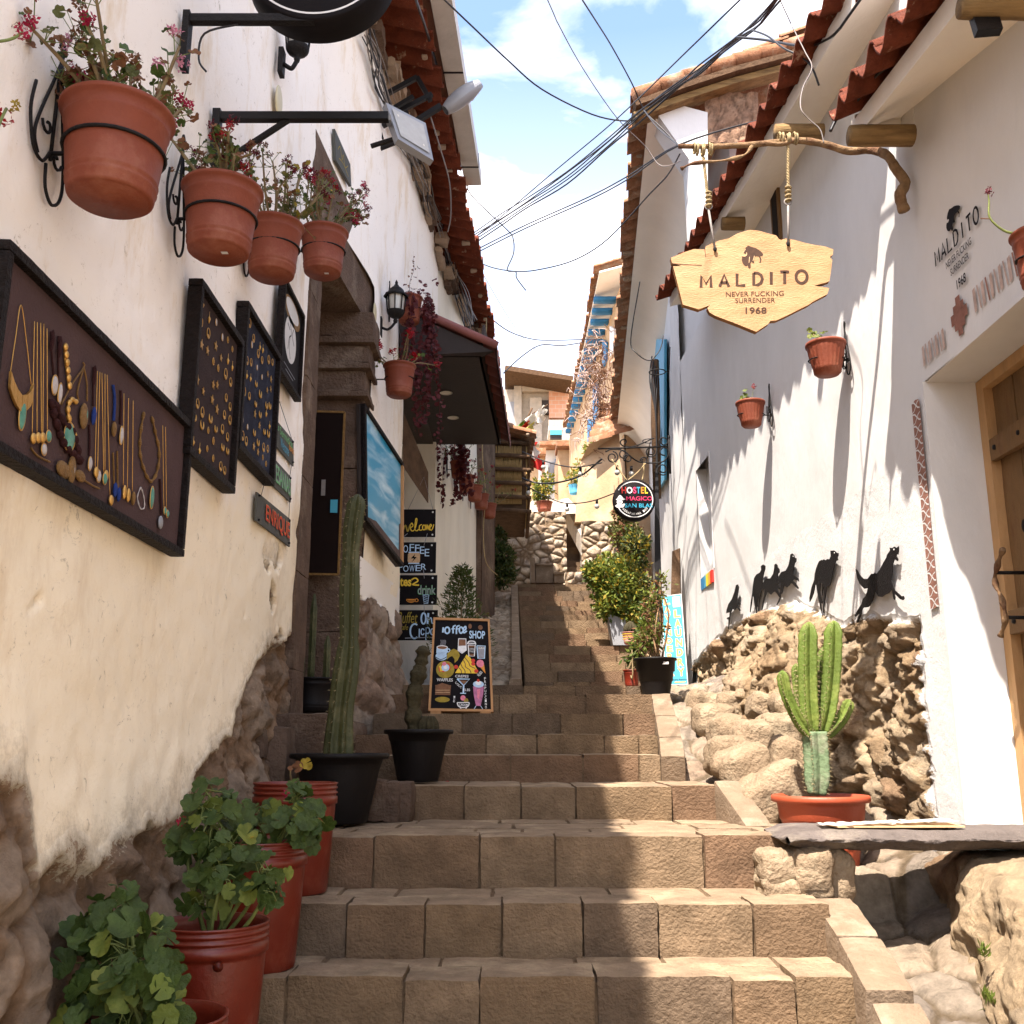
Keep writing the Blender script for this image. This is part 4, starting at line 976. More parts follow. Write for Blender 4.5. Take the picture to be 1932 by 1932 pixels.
necklace('scalloped gold coin necklace hanging beside the two dark cords', [[(415, 540), (420, 650), (435, 750), (440, 820)]], [(415+k*5, 560+k*50, .009, .011, 'gold') for k in range(6)], cr=.003)
necklace('brown thong necklace with a brass mount and blue stone, centre of the mauve board', [[(395, 930), (470, 790), (540, 690), (535, 660)], [(540, 690), (500, 840), (505, 900)], [(540, 690), (560, 800), (560, 910)]], [(533, 1005, .024, .036, 'brass'), (542, 1000, .011, .022, 'turquoise')], 'brass', .0025)
necklace('black beaded collar with a large oval turquoise, low on the mauve board', [[(330, 915), (350, 1010), (385, 1120), (420, 1200), (470, 1250), (515, 1295)], [(355, 930), (410, 1050), (460, 1100), (490, 1190), (515, 1295)]], [(440, 1140, .030, .036, 'turquoise')], 'cord_dark', .006, True)
necklace('curved gold leaf necklace above the large oval turquoise', [[(490, 915), (455, 900), (437, 960), (450, 1050), (480, 1130)]], [], 'gold', .004, True)
necklace('dark blue cord with a blue pendant, right of the brass mount', [[(603, 690), (600, 800), (598, 940)]], [(597, 1005, .010, .026, 'cord_blue'), (601, 745, .006, .03, 'cord_dark')], 'cord_dark', .003)
for i, (x, x1, y1, mt, dsc) in enumerate([(627, 612, 1340, 'gold', 'a gilt ring'), (643, 628, 1365, 'pearl', 'a clear square crystal'), (656, 668, 1380, 'turquoise', 'a round green stone'), (676, 676, 1360, 'gold', 'a small gilt bead'), (690, 708, 1520, 'gold', 'a gold openwork ball')]):
    necklace('long gold chain mid board in the second bunch, with '+dsc, [[(x, 715+i*6), (x1, y1)]], [(x1, y1+28, .012, .016, mt)])
necklace('dark red cord with a pink stone beside the large turquoise', [[(573, 1060), (577, 1160), (574, 1260)]], [(572, 1312, .009, .018, 'pearl')], 'cord_dark', .0035)
necklace('bright blue cord with a brown stone on the mauve board', [[(728, 805), (738, 900), (732, 1035)]], [(728, 1090, .014, .022, 'brass')], 'cord_blue', .0045)
necklace('navy cord with a long beige stone, next to the bright blue cord', [[(778, 840), (780, 930), (775, 1060)]], [(775, 1130, .010, .026, 'pearl')], 'cord_dark', .004)
for i, (x, y0, x1, y1, mt, dsc) in enumerate([(798, 860, 794, 1450, 'gold', 'a small gold fan'), (828, 890, 820, 1470, 'gold', 'a long gold oval'), (858, 905, 852, 1490, 'brass', 'a darker gilt oval')]):
    necklace('long gold chain in the third bunch with '+dsc, [[(x, y0), (x1, y1)]], [(x1, y1+45, .010, .022, mt)])
necklace('large brass brooch necklace lying flat along the bottom of the mauve board', [[(200, 1210), (240, 1260), (320, 1300)], [(545, 1420), (600, 1455), (640, 1472)]], [(400, 1350, .040, .022, 'brass'), (455, 1352, .022, .038, 'brass'), (510, 1392, .030, .016, 'brass'), (460, 1352, .010, .020, 'pearl')], 'brass', .003)
for i, (x, y0, x1, y1, dsc) in enumerate([(728, 1240, 735, 1440, 'knotted tan cord'), (755, 1230, 758, 1470, 'plain brown cord')]):
    necklace(dsc+' with a grey blue stone, low on the mauve board', [[(x, y0), (x1, y1)]], [(x1, y1+40, .010, .022, 'turquoise' if i == 9 else 'cord_blue')], 'brass', .003)
necklace('tiny loop of white beads low on the right of the mauve board', [[(905, 1465), (885, 1530), (905, 1600), (930, 1590), (925, 1520), (908, 1465)]], [], 'pearl', .0014, True)
necklace('large beaded necklace with a pale turquoise oval, at the right of the mauve board', [[(927, 985), (905, 1120), (903, 1250), (935, 1370), (975, 1425), (1015, 1350), (1025, 1230), (1000, 1110), (978, 1010)]], [(972, 1530, .014, .034, 'turquoise')], 'brass', .0032, True)
for i, (x, y0, x1, y1, dsc) in enumerate([(1048, 1065, 1055, 1590, 'at the far right, left of the pair'), (1066, 1075, 1072, 1610, 'at the far right edge')]):
    necklace('gold chain of the mauve board '+dsc, [[(x, y0), (x1, y1)]], [(x1, y1+25, .008, .012, 'turquoise')])
necklace('wine red cord with a grey heart in the lower right corner of the mauve board', [[(1030, 1410), (1035, 1520), (1038, 1640)]], [(1028, 1690, .018, .022, 'lamp_grey')], 'cord_dark', .004)
def eproto(kind):
    m = MB()
    if kind == 'hoop': m.tube([(.003, .014*math.cos(a), .016*math.sin(a)) for a in [k*6.2832/16 for k in range(17)]], .0016, 'gold', 5); m.ball((.003, 0, -.010), (.002, .008, .007), 'gold', 8, 5)
    elif kind == 'crescent': m.tube([(.003, .014*math.cos(a), .016*math.sin(a)) for a in [-3.6+k*4.2/12 for k in range(13)]], [.0008+.0035*math.sin(math.pi*k/12) for k in range(13)], 'gold', 6)
    elif kind == 'disc': m.ball((.002, 0, 0), (.002, .011, .013), 'gold', 12, 6); m.tube([(.004, .007*math.cos(a), .008*math.sin(a)) for a in [k*6.2832/12 for k in range(13)]], .001, 'brass', 4)
    elif kind == 'drop': m.tube([(.003, 0, .018), (.003, 0, .004), (.003, 0, -.004), (.003, 0, -.018)], [.001, .001, .006, .001], 'gold', 8)
    elif kind == 'pearl': m.ball((.003, 0, 0), (.003, .009, .012), 'pearl', 10, 6); m.tube([(.003, .009*math.cos(a), .012*math.sin(a)) for a in [k*6.2832/12 for k in range(13)]], .0012, 'gold', 4)
    else: m.prism([(.002, .016*math.sin(k*.6283)*(1 if k % 2 == 0 else .45), .016*math.cos(k*.6283)*(1 if k % 2 == 0 else .45)) for k in range(10)], (1, 0, 0), .002, 'gold')
    return m
def earrings(X, y0, y1, z0, z1, rows, seed, where):
    rs = random.Random(seed); protos = {}
    kinds = ['hoop', 'crescent', 'disc', 'drop', 'hoop', 'crescent', 'star', 'pearl']
    words = {'hoop': 'gold hoop earring', 'crescent': 'gold crescent earring', 'disc': 'gold disc earring', 'drop': 'slim gold drop earring', 'pearl': 'gold rimmed pearl earring', 'star': 'gold star earring'}
    for r_ in range(rows):
        for c in range(3):
            kd = kinds[rs.randrange(len(kinds))]
            if rs.random() < .06: continue
            for e in (0, 1):
                Y = lerp(y0, y1, (c+.5)/3)+(-.036 if e == 0 else .036)*1.0+rs.uniform(-.014, .014); z = lerp(z1, z0, (r_+.5)/rows)+rs.uniform(-.018, .018)-.006*e
                if kd not in protos:
                    m = eproto(kd); o = m.build('earring', None, words[kd]+' pinned on the '+where, 'earring', kd+' earrings on the '+where, loc=(0, 0, 0)); protos[kd] = o
                else: o = protos[kd].copy(); scene.collection.objects.link(o)
                o.location = (X+.001, Y, z); q = rs.uniform(1.0, 1.35); o.scale = (1, q, q)
eb, xf2 = framed('jewellery_board', 'tall black framed earring board with a dark brown face, beside the big mauve board', 'display board', -1.115, 3.36, 3.95, .985, 1.645, .030, .055, 'velvet_brown')
earrings(xf2, 3.40, 3.91, 1.03, 1.60, 8, 3, 'dark brown board')
eb, xf3 = framed('jewellery_board', 'tall black framed earring board with a blue face', 'display board', -1.115, 3.97, 4.60, 1.185, 1.84, .030, .055, 'velvet_blue')
earrings(xf3, 4.01, 4.56, 1.23, 1.80, 8, 5, 'blue board')
pb, xf4 = framed('framed_print', 'narrow black framed print with a white oval, near the doorway', 'picture', -1.12, 4.62, 5.10, 1.775, 2.27, .022, .04, 'board_black', fmat='frame_black')
m = MB(); A = Art(m, (xf4, 4.64, 2.25), (xf4, 5.08, 2.25), (xf4, 5.08, 1.80), (xf4, 4.64, 1.80))
A.ell(.47, .50, .30, .27, 'white_paint'); A.ell(.5, .16, .42, .15, 'brass', 0); A.ell(.5, .14, .34, .11, 'white_paint', 1)
for p in ([(.4, .30), (.5, .42), (.40, .5), (.36, .65)], [(.6, .32), (.55, .42), (.66, .5)], [(.45, .45), (.42, .6), (.5, .72)], [(.3, .36), (.42, .40)]): A.line(sp2(p), .007, 'board_black', 1)
A.line([(.2, .86), (.8, .86)], .004, 'chalk_grey'); A.line([(.3, .91), (.7, .91)], .004, 'chalk_grey'); m.build('artwork', pb)
# three small hanging name boards
def swing_board(label, corners, th, fn, face='board_black'):
    c = [pxl(*q, .045) for q in corners]; t = thing('hanging_board', label, 'sign', (c[3]+c[2])/2, 'small slate boards hung in a column by the doorway')
    m = MB(); n = (c[1]-c[0]).cross(c[0]-c[3]).normalized(); m.prism([p-n*th for p in c], n, th, face); m.build('panel', t)
    m = MB(); fn(Art(m, *c, lift=.005)); m.build('lettering', t)
    m = MB()
    for a, b in ((.04, .08), (.95, .1), (.05, .92), (.95, .9)):
        p = c[0].lerp(c[1], a).lerp(c[3].lerp(c[2], a), b); m.ball(p+n*.004, .006, 'iron', 6, 4)
    m.build('pin', t); return c
def f1(A):
    A.text('Serpents', .10, .10, .45, .45, 'chalk_green'); A.text('Sermidios', .48, .12, .92, .42, 'chalk_green'); A.text('Welcome', .50, .5, .78, .9, 'paint_cyan'); A.text('Bienvenid', .80, .30, .98, .6, 'chalk_orange')
def f2(A):
    A.text('ARTESANIAS', .10, .15, .93, .80, 'chalk_grey', .015); A.text('ARTESANIAS', .115, .18, .94, .82, 'chalk_green', -.0, l=3)
def f3(A): A.text('ENRIQUE', .22, .18, .95, .86, 'paint_orange', .02); A.text('ENRIQUE', .225, .2, .95, .86, 'chalk_red', 0, l=3)
mk('board_grey', (.10, .10, .09), .7, .15, 6, .05)
B1 = swing_board('top small slate board with green and blue handwriting, left of the doorway', [(497, 762), (554, 832), (554, 880), (497, 812)], .008, f1, 'board_grey')
B2 = swing_board('middle small slate board with grey green block capitals', [(497, 842), (549, 900), (549, 948), (497, 898)], .008, f2, 'board_grey')
B3 = swing_board('bottom small slate board with orange and red block letters', [(485, 928), (548, 980), (547, 1032), (483, 982)], .008, f3, 'board_grey')
for A_, B_, k, dsc in ((B1, B2, 0, 'joining the top small slate board to the middle one'), (B2, B3, 1, 'joining the middle small slate board to the bottom one')):
    for s_, w in ((.08, 'near'), (.92, 'far')):
        m = MB(); m.tube([A_[3].lerp(A_[2], s_)+Vector((.004, 0, .02)), B_[0].lerp(B_[1], s_)+Vector((.004, 0, -.01))], .0015, 'cable', 4); m.build('cord', None, w+' side cord '+dsc, 'cord')
m = MB(); nl = pxl(527, 757, .05); m.tube([B1[0].lerp(B1[1], .1), nl, B1[0].lerp(B1[1], .92)], .0015, 'cable', 4); m.build('cord', None, 'peaked cord from a nail to the top small slate board', 'cord')
# small dark notice above the doorway, with slanting yellow handwriting
c = [atY(*q) for q in ((629, 243, 5.6), (663, 318, 6.0), (663, 352, 6.0), (634, 300, 5.65))]
c = [pxl(632, 243, .05), pxl(661, 310, .05), pxl(663, 352, .05), pxl(634, 302, .05)]
t = thing('wall_notice', 'small slanting dark notice with yellow script above the doorway', 'sign', (c[3]+c[2])/2)
m = MB(); n = (c[1]-c[0]).cross(c[0]-c[3]).normalized(); m.prism([p-n*.02 for p in c], n, .02, 'board_grey'); m.build('panel', t)
m = MB(); A = Art(m, *c); A.line(sp2([(.15, .5), (.3, .25), (.4, .6), (.5, .3), (.6, .65), (.8, .35)]), .006, 'chalk_gold'); A.line(sp2([(.2, .75), (.5, .65), (.8, .8)]), .006, 'chalk_gold'); m.build('lettering', t)
# two ceramic ovals
for (px, py, d) in ((526, 192, 'high on the wall under the small lamp'), (707, 592, 'beside the lantern')):
    p = pxl(px, py, .04); m = MB(); m.ball(p, (.012, .062, .085), 'ceramic_cream', 16, 10); m.build('oval_plate', None, 'cream oval ceramic plate '+d, 'plate')
# ---------------------------------------------------------------- round drum sign at the top edge
t = thing('round_sign', 'dark round drum sign with white ring, cut by the top edge', 'sign', atY(597, 62, 3.1))
c = atY(597, -88, 3.1); rd = .275
m = MB(); prof = [(0, 0), (rd*.97, 0), (rd, .004), (rd, .13), (rd*.98, .135), (0, .135)]; m.lathe(c, prof, 'board_black', 64, axis=(0, 1, 0)); m.build('drum', t)
m = MB(); rr = rd*.90; m.lathe(c-Vector((0, .0015, 0)), [(rr, 0), (rr*1.03, 0)], 'white_paint', 64, axis=(0, 1, 0)); m.build('ring', t)
m = MB(); a = atX(335, 6, -1.17); m.beam(Vector((-1.17, 3.12, a.z)), Vector((c.x, 3.12, a.z)), .03, .03, 'iron'); m.build('arm', t)
m = MB(); m.obox((-1.16, 3.12, a.z-.09), (.012, 0, 0), (0, .022, 0), (0, 0, .115), 'iron'); m.build('wall_plate', t)
m = MB(); m.tube(spline([(-.98, 3.12, a.z-.02), (-1.10, 3.13, a.z-.05), (-1.12, 3.15, a.z-.14), (-1.09, 3.15, a.z-.19)], 5), .004, 'cable', 5); m.build('wire', t)
# ---------------------------------------------------------------- lanterns
def lantern(c, s, parent):
    c = Vector(c); m = MB()
    prof = [(0, .0), (.012, .004), (.016, .02), (.010, .03), (.035, .045), (.052, .06), (.058, .075), (.060, .085)]
    m.lathe(c, [(r*s, z*s) for r, z in prof], 'iron', 12); m.build('base', parent)
    m = MB()
    for k in range(8):
        a = k*math.pi/4; d = Vector((math.cos(a), math.sin(a), 0)); m.tube([c+d*.056*s+Vector((0, 0, .085*s)), c+d*.066*s+Vector((0, 0, .19*s))], .0045*s, 'iron', 5)
    m.build('cage', parent)
    m = MB(); m.lathe(c, [(.050*s, .085*s), (.060*s, .19*s)], 'lamp_glass', 8); m.build('glass', parent)
    m = MB(); prof = [(.074, .185), (.078, .195), (.070, .205), (.060, .21), (.050, .235), (.030, .255), (.018, .262), (.016, .272), (.008, .28), (.011, .29), (.0, .315)]
    m.lathe(c, [(r*s, z*s) for r, z in prof], 'iron', 16, fn=lambda a, i: 1+(.10*abs(math.cos(a*4)) if i < 2 else 0)); m.build('cap', parent)
t = thing('wall_lantern', 'black iron wall lantern with glass panes beside hanging pots', 'lantern', atY(745, 612, 7.15))
lc = atY(746, 610, 7.15); lantern(lc, 1.15, t)
m = MB(); wp = Vector((wx(7.15)+.03, 7.15, lc.z-.03)); m.obox(wp, (.012, 0, 0), (0, .03, 0), (0, 0, .075), 'iron'); m.build('wall_plate', t)
m = MB(); m.tube(spline([wp, wp+Vector((.05, 0, -.02)), lc+Vector((-.03, 0, -.03)), lc+Vector((0, 0, .01))], 4), .010, 'iron', 6); m.build('arm', t)
t = thing('wall_lantern', 'small black lantern with short bracket below the round drum sign', 'lantern', atY(565, 118, 4.43))
lc = atY(560, 118, 4.40); lantern(lc, 1.0, t)
m = MB(); wp = Vector((-1.15, 4.40, lc.z+.0)); m.obox(wp, (.012, 0, 0), (0, .03, 0), (0, 0, .07), 'iron'); m.build('wall_plate', t)
m = MB(); m.tube(spline([wp, wp+Vector((.04, 0, -.03)), lc+Vector((-.02, 0, -.03)), lc+Vector((0, 0, .01))], 4), .011, 'iron', 6); m.build('arm', t)
# ---------------------------------------------------------------- flood lamp on its long arm
t = thing('flood_lamp', 'flat grey flood lamp on a long black wall arm, below the street lamp', 'lamp', (-1.16, 3.6, 2.2))
zA = atX(440, 235, -.96).z; YA = 3.55
pA = pxl(400, 262, .03); ztop, zbot = pxl(402, 205, .03).z, pxl(402, 322, .03).z
m = MB(); m.box((-1.17, pA.y-.02, zbot), (-1.14, pA.y+.02, ztop), 'black_paint'); m.build('wall_post', t)
e = atY(733, 221, pA.y); m = MB(); m.beam((-1.15, pA.y, e.z), e, .032, .032, 'black_paint'); m.build('arm', t)
m = MB(); m.beam((-1.15, pA.y, e.z-.22), (-.86, pA.y, e.z), .018, .018, 'iron'); m.build('brace', t)
q = [atY(px, py, Y) for px, py, Y in ((728, 193, 3.60), (803, 232, 3.70), (818, 303, 3.66), (751, 262, 3.56))]
m = MB(); n = (q[1]-q[0]).cross(q[0]-q[3]).normalized(); m.prism([p-n*.03 for p in q], n, .03, 'lamp_grey'); m.build('body', t)
m = MB(); A = Art(m, *q, lift=.005); A.poly([(.10, .12), (.9, .12), (.9, .88), (.1, .88)], 'lamp_glass')
for i in range(6):
    for j in range(4): A.ell(.22+.11*i, .26+.16*j, .025, .035, 'led_white', 1, 8)
m.build('lens', t)
m = MB(); m.beam(e+Vector((0, 0, 0)), q[3].lerp(q[0], .5)+n*-.02, .02, .02, 'lamp_grey'); m.beam(atY(700, 276, 3.62), atY(757, 258, 3.6), .014, .014, 'iron'); m.build('yoke', t)
# ---------------------------------------------------------------- street lamp on frame bracket
t = thing('street_lamp', 'grey street lamp head on a black box frame high on the left wall', 'street lamp', atY(700, 200, 7.0))
m = MB()
def tri(a, b, w=.035): m.beam(a, b, w, w, 'black_paint')
A1, A2, A3, A4 = atY(702, 192, 7.0), atY(787, 146, 7.05), atY(812, 190, 7.05), atY(722, 262, 7.0)
B1_, B2_ = atY(705, 212, 6.9), atY(832, 200, 6.95)
tri(A1, A2); tri(A2, A3); tri(atY(703, 236, 7.0), atY(815, 178, 7.05)); tri(atY(780, 232, 6.95), B2_, .04); tri(atY(704, 285, 7.0), atY(762, 262, 6.95), .03); tri(atY(742, 205, 6.95), atY(780, 182, 6.95), .03); tri(atY(722, 238, 6.95), atY(770, 212, 6.95), .03)
tri(A1, atY(722, 262, 7.0), .02); m.build('frame_bracket', t)
hc = atY(874, 184, 6.95)
def lampfn(u, v):
    a = 2*math.pi*v; tt = u; L_ = .36; ax = (atY(914, 152, 6.95)-atY(836, 212, 6.95)).normalized(); up = Vector((0, -.35, 1)).normalized(); sd = ax.cross(up).normalized(); up = sd.cross(ax)
    w = .092*(math.sin(math.pi*min(1, .10+.82*tt))**.55)*(1 if tt < .97 else .7); hh = .080*(math.sin(math.pi*min(1, .12+.78*tt))**.6)
    return hc+ax*(tt-.5)*L_+sd*w*math.cos(a)+up*hh*(math.sin(a) if math.sin(a) > 0 else .75*math.sin(a))
m = MB(); m.grid(18, 24, lampfn, 'lamp_grey'); m.build('head', t)
ax = (atY(914, 152, 6.95)-atY(836, 212, 6.95)).normalized(); up = Vector((0, -.35, 1)).normalized(); sd = ax.cross(up).normalized(); up = sd.cross(ax)
m = MB(); K = 20; cc = hc+ax*.05-up*.028-sd*0
vs = [cc+ax*.10*math.cos(k*2*math.pi/K)+sd*.052*math.sin(k*2*math.pi/K)-up*.012 for k in range(K)]+[cc-up*.034]
m.add(vs, [(k, (k+1) % K, K) for k in range(K)], 'lamp_glass', True); m.build('lens', t)
# ---------------------------------------------------------------- pots by the lantern: trailing vine pot and red geranium pot
def vines(parent, top, n, length, spread, rs, mat='vine_red', name='vine', r=.018, out=Vector((.5, -.3, 0))):
    m = MB(); ms = MB()
    for k in range(n):
        a = rs.uniform(0, 6.28); p = Vector(top)+Vector((math.cos(a), math.sin(a), 0))*spread*rs.uniform(.7, 1.1); P = [Vector(top)+Vector((math.cos(a), math.sin(a), 0))*spread*.5+Vector((0, 0, .02)), p]
        L_ = length*rs.uniform(.35, 1); s_ = .035; q = p.copy(); dr = rv(rs, .15); dr.z = 0
        for j in range(int(L_/s_)):
            q = q+Vector((dr.x*.02+rs.gauss(0, .006), dr.y*.02+rs.gauss(0, .006), -s_)); P.append(q.copy())
            for _ in range(2): leaf(m, q+rv(rs, .014), rv(rs, .5)+Vector((.1, -.8, .3)), r*rs.uniform(.5, 1.1), mat, rs, lobes=3, ruffle=.2)
        ms.tube(P, .0022, 'vine_red', 4, cap=False)
    for k in range(26):
        leaf(m, Vector(top)+rv(rs, spread*.5)+Vector((0, 0, rs.uniform(0, .12))), rv(rs, .5)+Vector((0, -.6, .4)), r*rs.uniform(.7, 1.2), mat, rs, lobes=3, ruffle=.2)
    ms.build('runner', parent); return m.build(name, parent)
rs = random.Random(21)
c0 = atY(773, 562, 7.4); t = thing('potted_vine', 'terracotta pot spilling long dark red vines, beside the lantern', 'potted plant', c0-Vector((0, 0, .22)))
make_pot(t, c0-Vector((0, 0, .22)), .105, .078, .22); vines(t, c0+Vector((.06, 0, 0)), 15, 1.35, .13, rs, r=.02)
m = MB(); P = spline([c0, c0+Vector((.0, -.02, .12)), c0+Vector((.03, -.02, .24)), c0+Vector((.02, 0, .34))], 5); m.tube(P, .0018, 'vine_red', 4)
for p in P[3:]: leaf(m, p+rv(rs, .008), rv(rs)+Vector((0, -1, 0)), .009, 'leaf_dry', rs, 3)
m.build('sprig', t)
bracket('black iron ring bracket holding the vine pot by the lantern', (wx(7.4)+.03, 7.4, c0.z-.10), abs(c0.x-wx(7.4))-.03, .098, 0, .75, group='iron scroll brackets')
hangpot('terracotta pot of bright red geraniums hanging between lantern and awning', atY(754, 690, 6.95), .122, .235, 31, 9, 34, 14, ['petal_red'], lmats=('leaf_green', 'leaf_bush'), brk='bright red geranium pot', group=None, hgt=.20, spread=1.5, wall=Vector((-1.03, 6.95, 0)), fsz=.034)
GR = 'small terracotta pots in a row below the awning'
for i, (px, py, Y, w, sd, dsc) in enumerate([(866, 872, 10.9, 34, 41, 'first small pot of the row, wrapped in red vines'), (880, 898, 11.3, 36, 42, 'second small pot of the row below the awning'), (896, 917, 11.8, 34, 43, 'third small pot of the row below the awning'), (908, 933, 12.3, 31, 44, 'fourth small pot of the row below the awning'), (923, 951, 12.8, 31, 45, 'last and lowest small pot of the row by the pilaster')]):
    c = atY(px, py, Y); hangpot('terracotta '+dsc, c, .105, .19, sd, 8, 44, 12, ['petal_dark', 'petal_red'], lmats=('leaf_bush', 'leaf_green'), group=GR, brk=dsc, n=24, hgt=.28, spread=1.6, wall=Vector((wx(Y)+.02, Y, 0)), fsz=.026)
vines(bpy.data.objects[[o.name for o in scene.collection.objects if o.get('label', '').startswith('terracotta first small pot')][0]], atY(850, 838, 10.7), 14, .75, .22, random.Random(5), r=.026)
# ---------------------------------------------------------------- painted board (blue sky over a mountain) leaning out on the wall
c = [atY(685, 761, 6.69), atY(759, 875, 7.59), atY(758, 1069, 7.59), atY(688, 981, 6.69)]
t = thing('painted_board', 'tilted board painted with blue sky over a dark mountain', 'sign', (c[3]+c[2])/2)
n = (c[1]-c[0]).cross(c[0]-c[3]).normalized()
m = MB(); ins = lambda a, b: c[0].lerp(c[1], a).lerp(c[3].lerp(c[2], a), b)
m.prism([p-n*.05 for p in c], n, .045, 'dark_wood'); m.build('backing', t)
for nm, pts, mt in (('frame', [(0, 0), (1, 0), (1, .035), (0, .035)], 'frame_black'), ('frame', [(0, .965), (1, .965), (1, 1), (0, 1)], 'frame_black'), ('frame', [(0, .035), (.035, .035), (.035, .965), (0, .965)], 'frame_black'), ('frame', [(.965, .035), (1, .035), (1, .965), (.965, .965)], 'pine_frame')):
    m = MB(); m.prism([ins(a, b)-n*.02 for a, b in pts], n, .035, mt); m.build(nm, t)
m = MB(); A = Art(m, *c, lift=-.003); A.poly([(.035, .035), (.965, .035), (.965, .965), (.035, .965)], 'sky_paint')
A.poly([(.035, .52)]+sp2([(.035, .52), (.2, .56), (.38, .62), (.55, .62), (.75, .72), (.965, .60)], 4)+[(.965, .965), (.035, .965)], 'mountain_paint', 1); m.build('painting', t)
# ---------------------------------------------------------------- awning over the coffee shop door
t = thing('awning', 'dark awning with red scalloped edge and round downlights over the shop door', 'awning', (-.5, 9, 2.9))
NW, NE, FE, FW_ = atY(800, 700, 8.05), atY(908, 672, 7.87), atY(944, 831, 10.4), atY(813, 828, 10.4)
NW = Vector((-.93, 7.87, NE.z)); FW_ = Vector((-.86, 10.4, NE.z)); FE.z = NE.z
m = MB(); m.prism([NW, NE, FE, FW_], (0, 0, 1), .03, 'awning_dark'); m.build('soffit', t)
RNE, RFE = atY(938, 656, 7.80), atY(964, 802, 10.45); RNW = Vector((-.93, 7.80, RNE.z+.38)); RFW = Vector((-.85, 10.45, RNE.z+.38)); RFE.z = RNE.z
def awn(u, v):
    p = RNW.lerp(RNE, u).lerp(RFW.lerp(RFE, u), v); return p+Vector((0, 0, .03*math.sin(v*2*math.pi*11)))
m = MB(); m.grid(6, 130, awn, 'awning_red'); m.build('cover', t)
def scal(u, v):
    p = RNE.lerp(RFE, v); q = math.sin(v*2*math.pi*11); return p+Vector((0, 0, .03*q-u*(.09+.035*q)))
m = MB(); m.grid(1, 130, scal, 'awning_red', False); m.grid(1, 130, lambda u, v: scal(u, v)-Vector((.012, 0, 0)), 'awning_dark', False); m.build('valance', t)
m = MB(); m.prism([NE, FE, FE+Vector((.03, 0, .28)), NE+Vector((.03, 0, .28))], (-1, 0, 0), .02, 'awning_dark'); m.prism([NW, NE, RNE-Vector((.03, -.03, .02)), RNW-Vector((0, -.03, .02))], (0, 1, 0), .02, 'awning_dark'); m.build('side', t)
for px, py in ((855, 787), (842, 740)):
    a, b = pr(px, py); Y = NE.z/b; p = Vector((a*Y, Y, NE.z-.004)); m = MB(); m.lathe(p, [(.045, .003), (.055, 0), (.058, -.004)], 'metal_pale', 20); m.lathe(p, [(0, .001), (.045, .001)], 'led_white', 20); m.build('downlight', t)
m = MB(); m.tube([RNW+Vector((0, 0, .02)), RNE+Vector((0, 0, .02))], .035, 'awning_red', 8); m.build('edge_roll', t)
# dark shop front panel and hanging chalk signs
t = thing('shop_sign_panel', 'dark plank sign panel hung on the wall edge above the chalk panels', 'sign', atY(788, 940, 8.4))
m = MB(); q = [atY(760, 778, 8.3), atY(806, 890, 8.75), atY(806, 948, 8.75), atY(760, 880, 8.3)]; m.prism(q, (.3, 1, 0), .03, 'old_wood'); m.build('panel', t)
def chalk_panel(label, x0, x1, y0, y1, Y, fn, tilt=0):
    q = [atY(x0, y0, Y), atY(x1, y0+tilt, Y), atY(x1, y1, Y), atY(x0, y1+tilt, Y)]; q[1].z = q[0].z; q[2].x = q[1].x; q[3].x = q[0].x; q[3].z = q[2].z
    t = thing('chalk_panel', label, 'sign', (q[2]+q[3])/2, 'chalk panels hung in a column')
    m = MB(); m.prism([p+Vector((0, .012, 0)) for p in q], (0, -1, 0), .012, 'board_black'); m.build('panel', t)
    m = MB(); fn(Art(m, *q)); m.build('drawing', t)
    m = MB()
    for a in (.10, .93):
        for b in (.10, .92): p = q[0].lerp(q[1], a).lerp(q[3].lerp(q[2], a), b); m.lathe(p-Vector((0, .001, 0)), [(.0, 0), (.008, 0)], 'white_paint', 10, axis=(0, 1, 0))
    m.build('eyelet', t); return q
def c1(A):   # welcome, in script
    A.line(sp2([(.10, .55), (.16, .80), (.24, .58), (.30, .80), (.36, .55)]), .012, 'chalk_gold')
    A.line(sp2([(.36, .68), (.43, .60), (.40, .50), (.36, .62), (.40, .78), (.48, .72), (.53, .40), (.50, .35), (.48, .70), (.53, .78), (.58, .72)]), .008, 'chalk_yellow')
    A.line(sp2([(.66, .55), (.60, .60), (.60, .75), (.67, .74)]), .008, 'chalk_yellow'); A.ring(.71, .66, .035, .09, .008, 'chalk_yellow')
    A.line(sp2([(.745, .75), (.76, .55), (.78, .74), (.80, .56), (.82, .74), (.84, .58), (.85, .76)], 3), .008, 'chalk_yellow'); A.line(sp2([(.86, .68), (.90, .58), (.87, .55), (.86, .68), (.89, .76), (.93, .70), (.96, .55), (1.0, .5)][:7]), .008, 'chalk_yellow')
CP1 = chalk_panel('top black chalk panel with yellow script welcome', 748, 822, 961, 1013, 8.6, c1)
def c2(A):
    for ch, x, y in zip('COFFEE', (.40, .50, .60, .69, .77, .85), (.20, .12, .08, .10, .16, .24)): A.text(ch, x-.035, y-.02, x+.04, y+.22, 'chalk_blue', .0)
    for ch, x, y in zip('POWER', (.42, .51, .61, .71, .80), (.72, .76, .76, .74, .70)): A.text(ch, x-.04, y, x+.045, y+.2, 'chalk_blue', 0)
    A.poly([(.56, .34), (.72, .34), (.74, .40), (.74, .62), (.72, .68), (.56, .68), (.54, .62), (.54, .40)], 'chalk_tan'); A.line([(.55, .33), (.73, .33)], .01, 'chalk_blue'); A.line([(.55, .69), (.73, .69)], .01, 'chalk_blue')
    A.poly([(.66, .38), (.59, .53), (.64, .53), (.61, .65), (.69, .48), (.645, .48)], 'board_black', 1)
CP2 = chalk_panel('second black chalk panel with blue outline letters and a coffee jar', 708, 823, 1023, 1081, 8.6, c2)
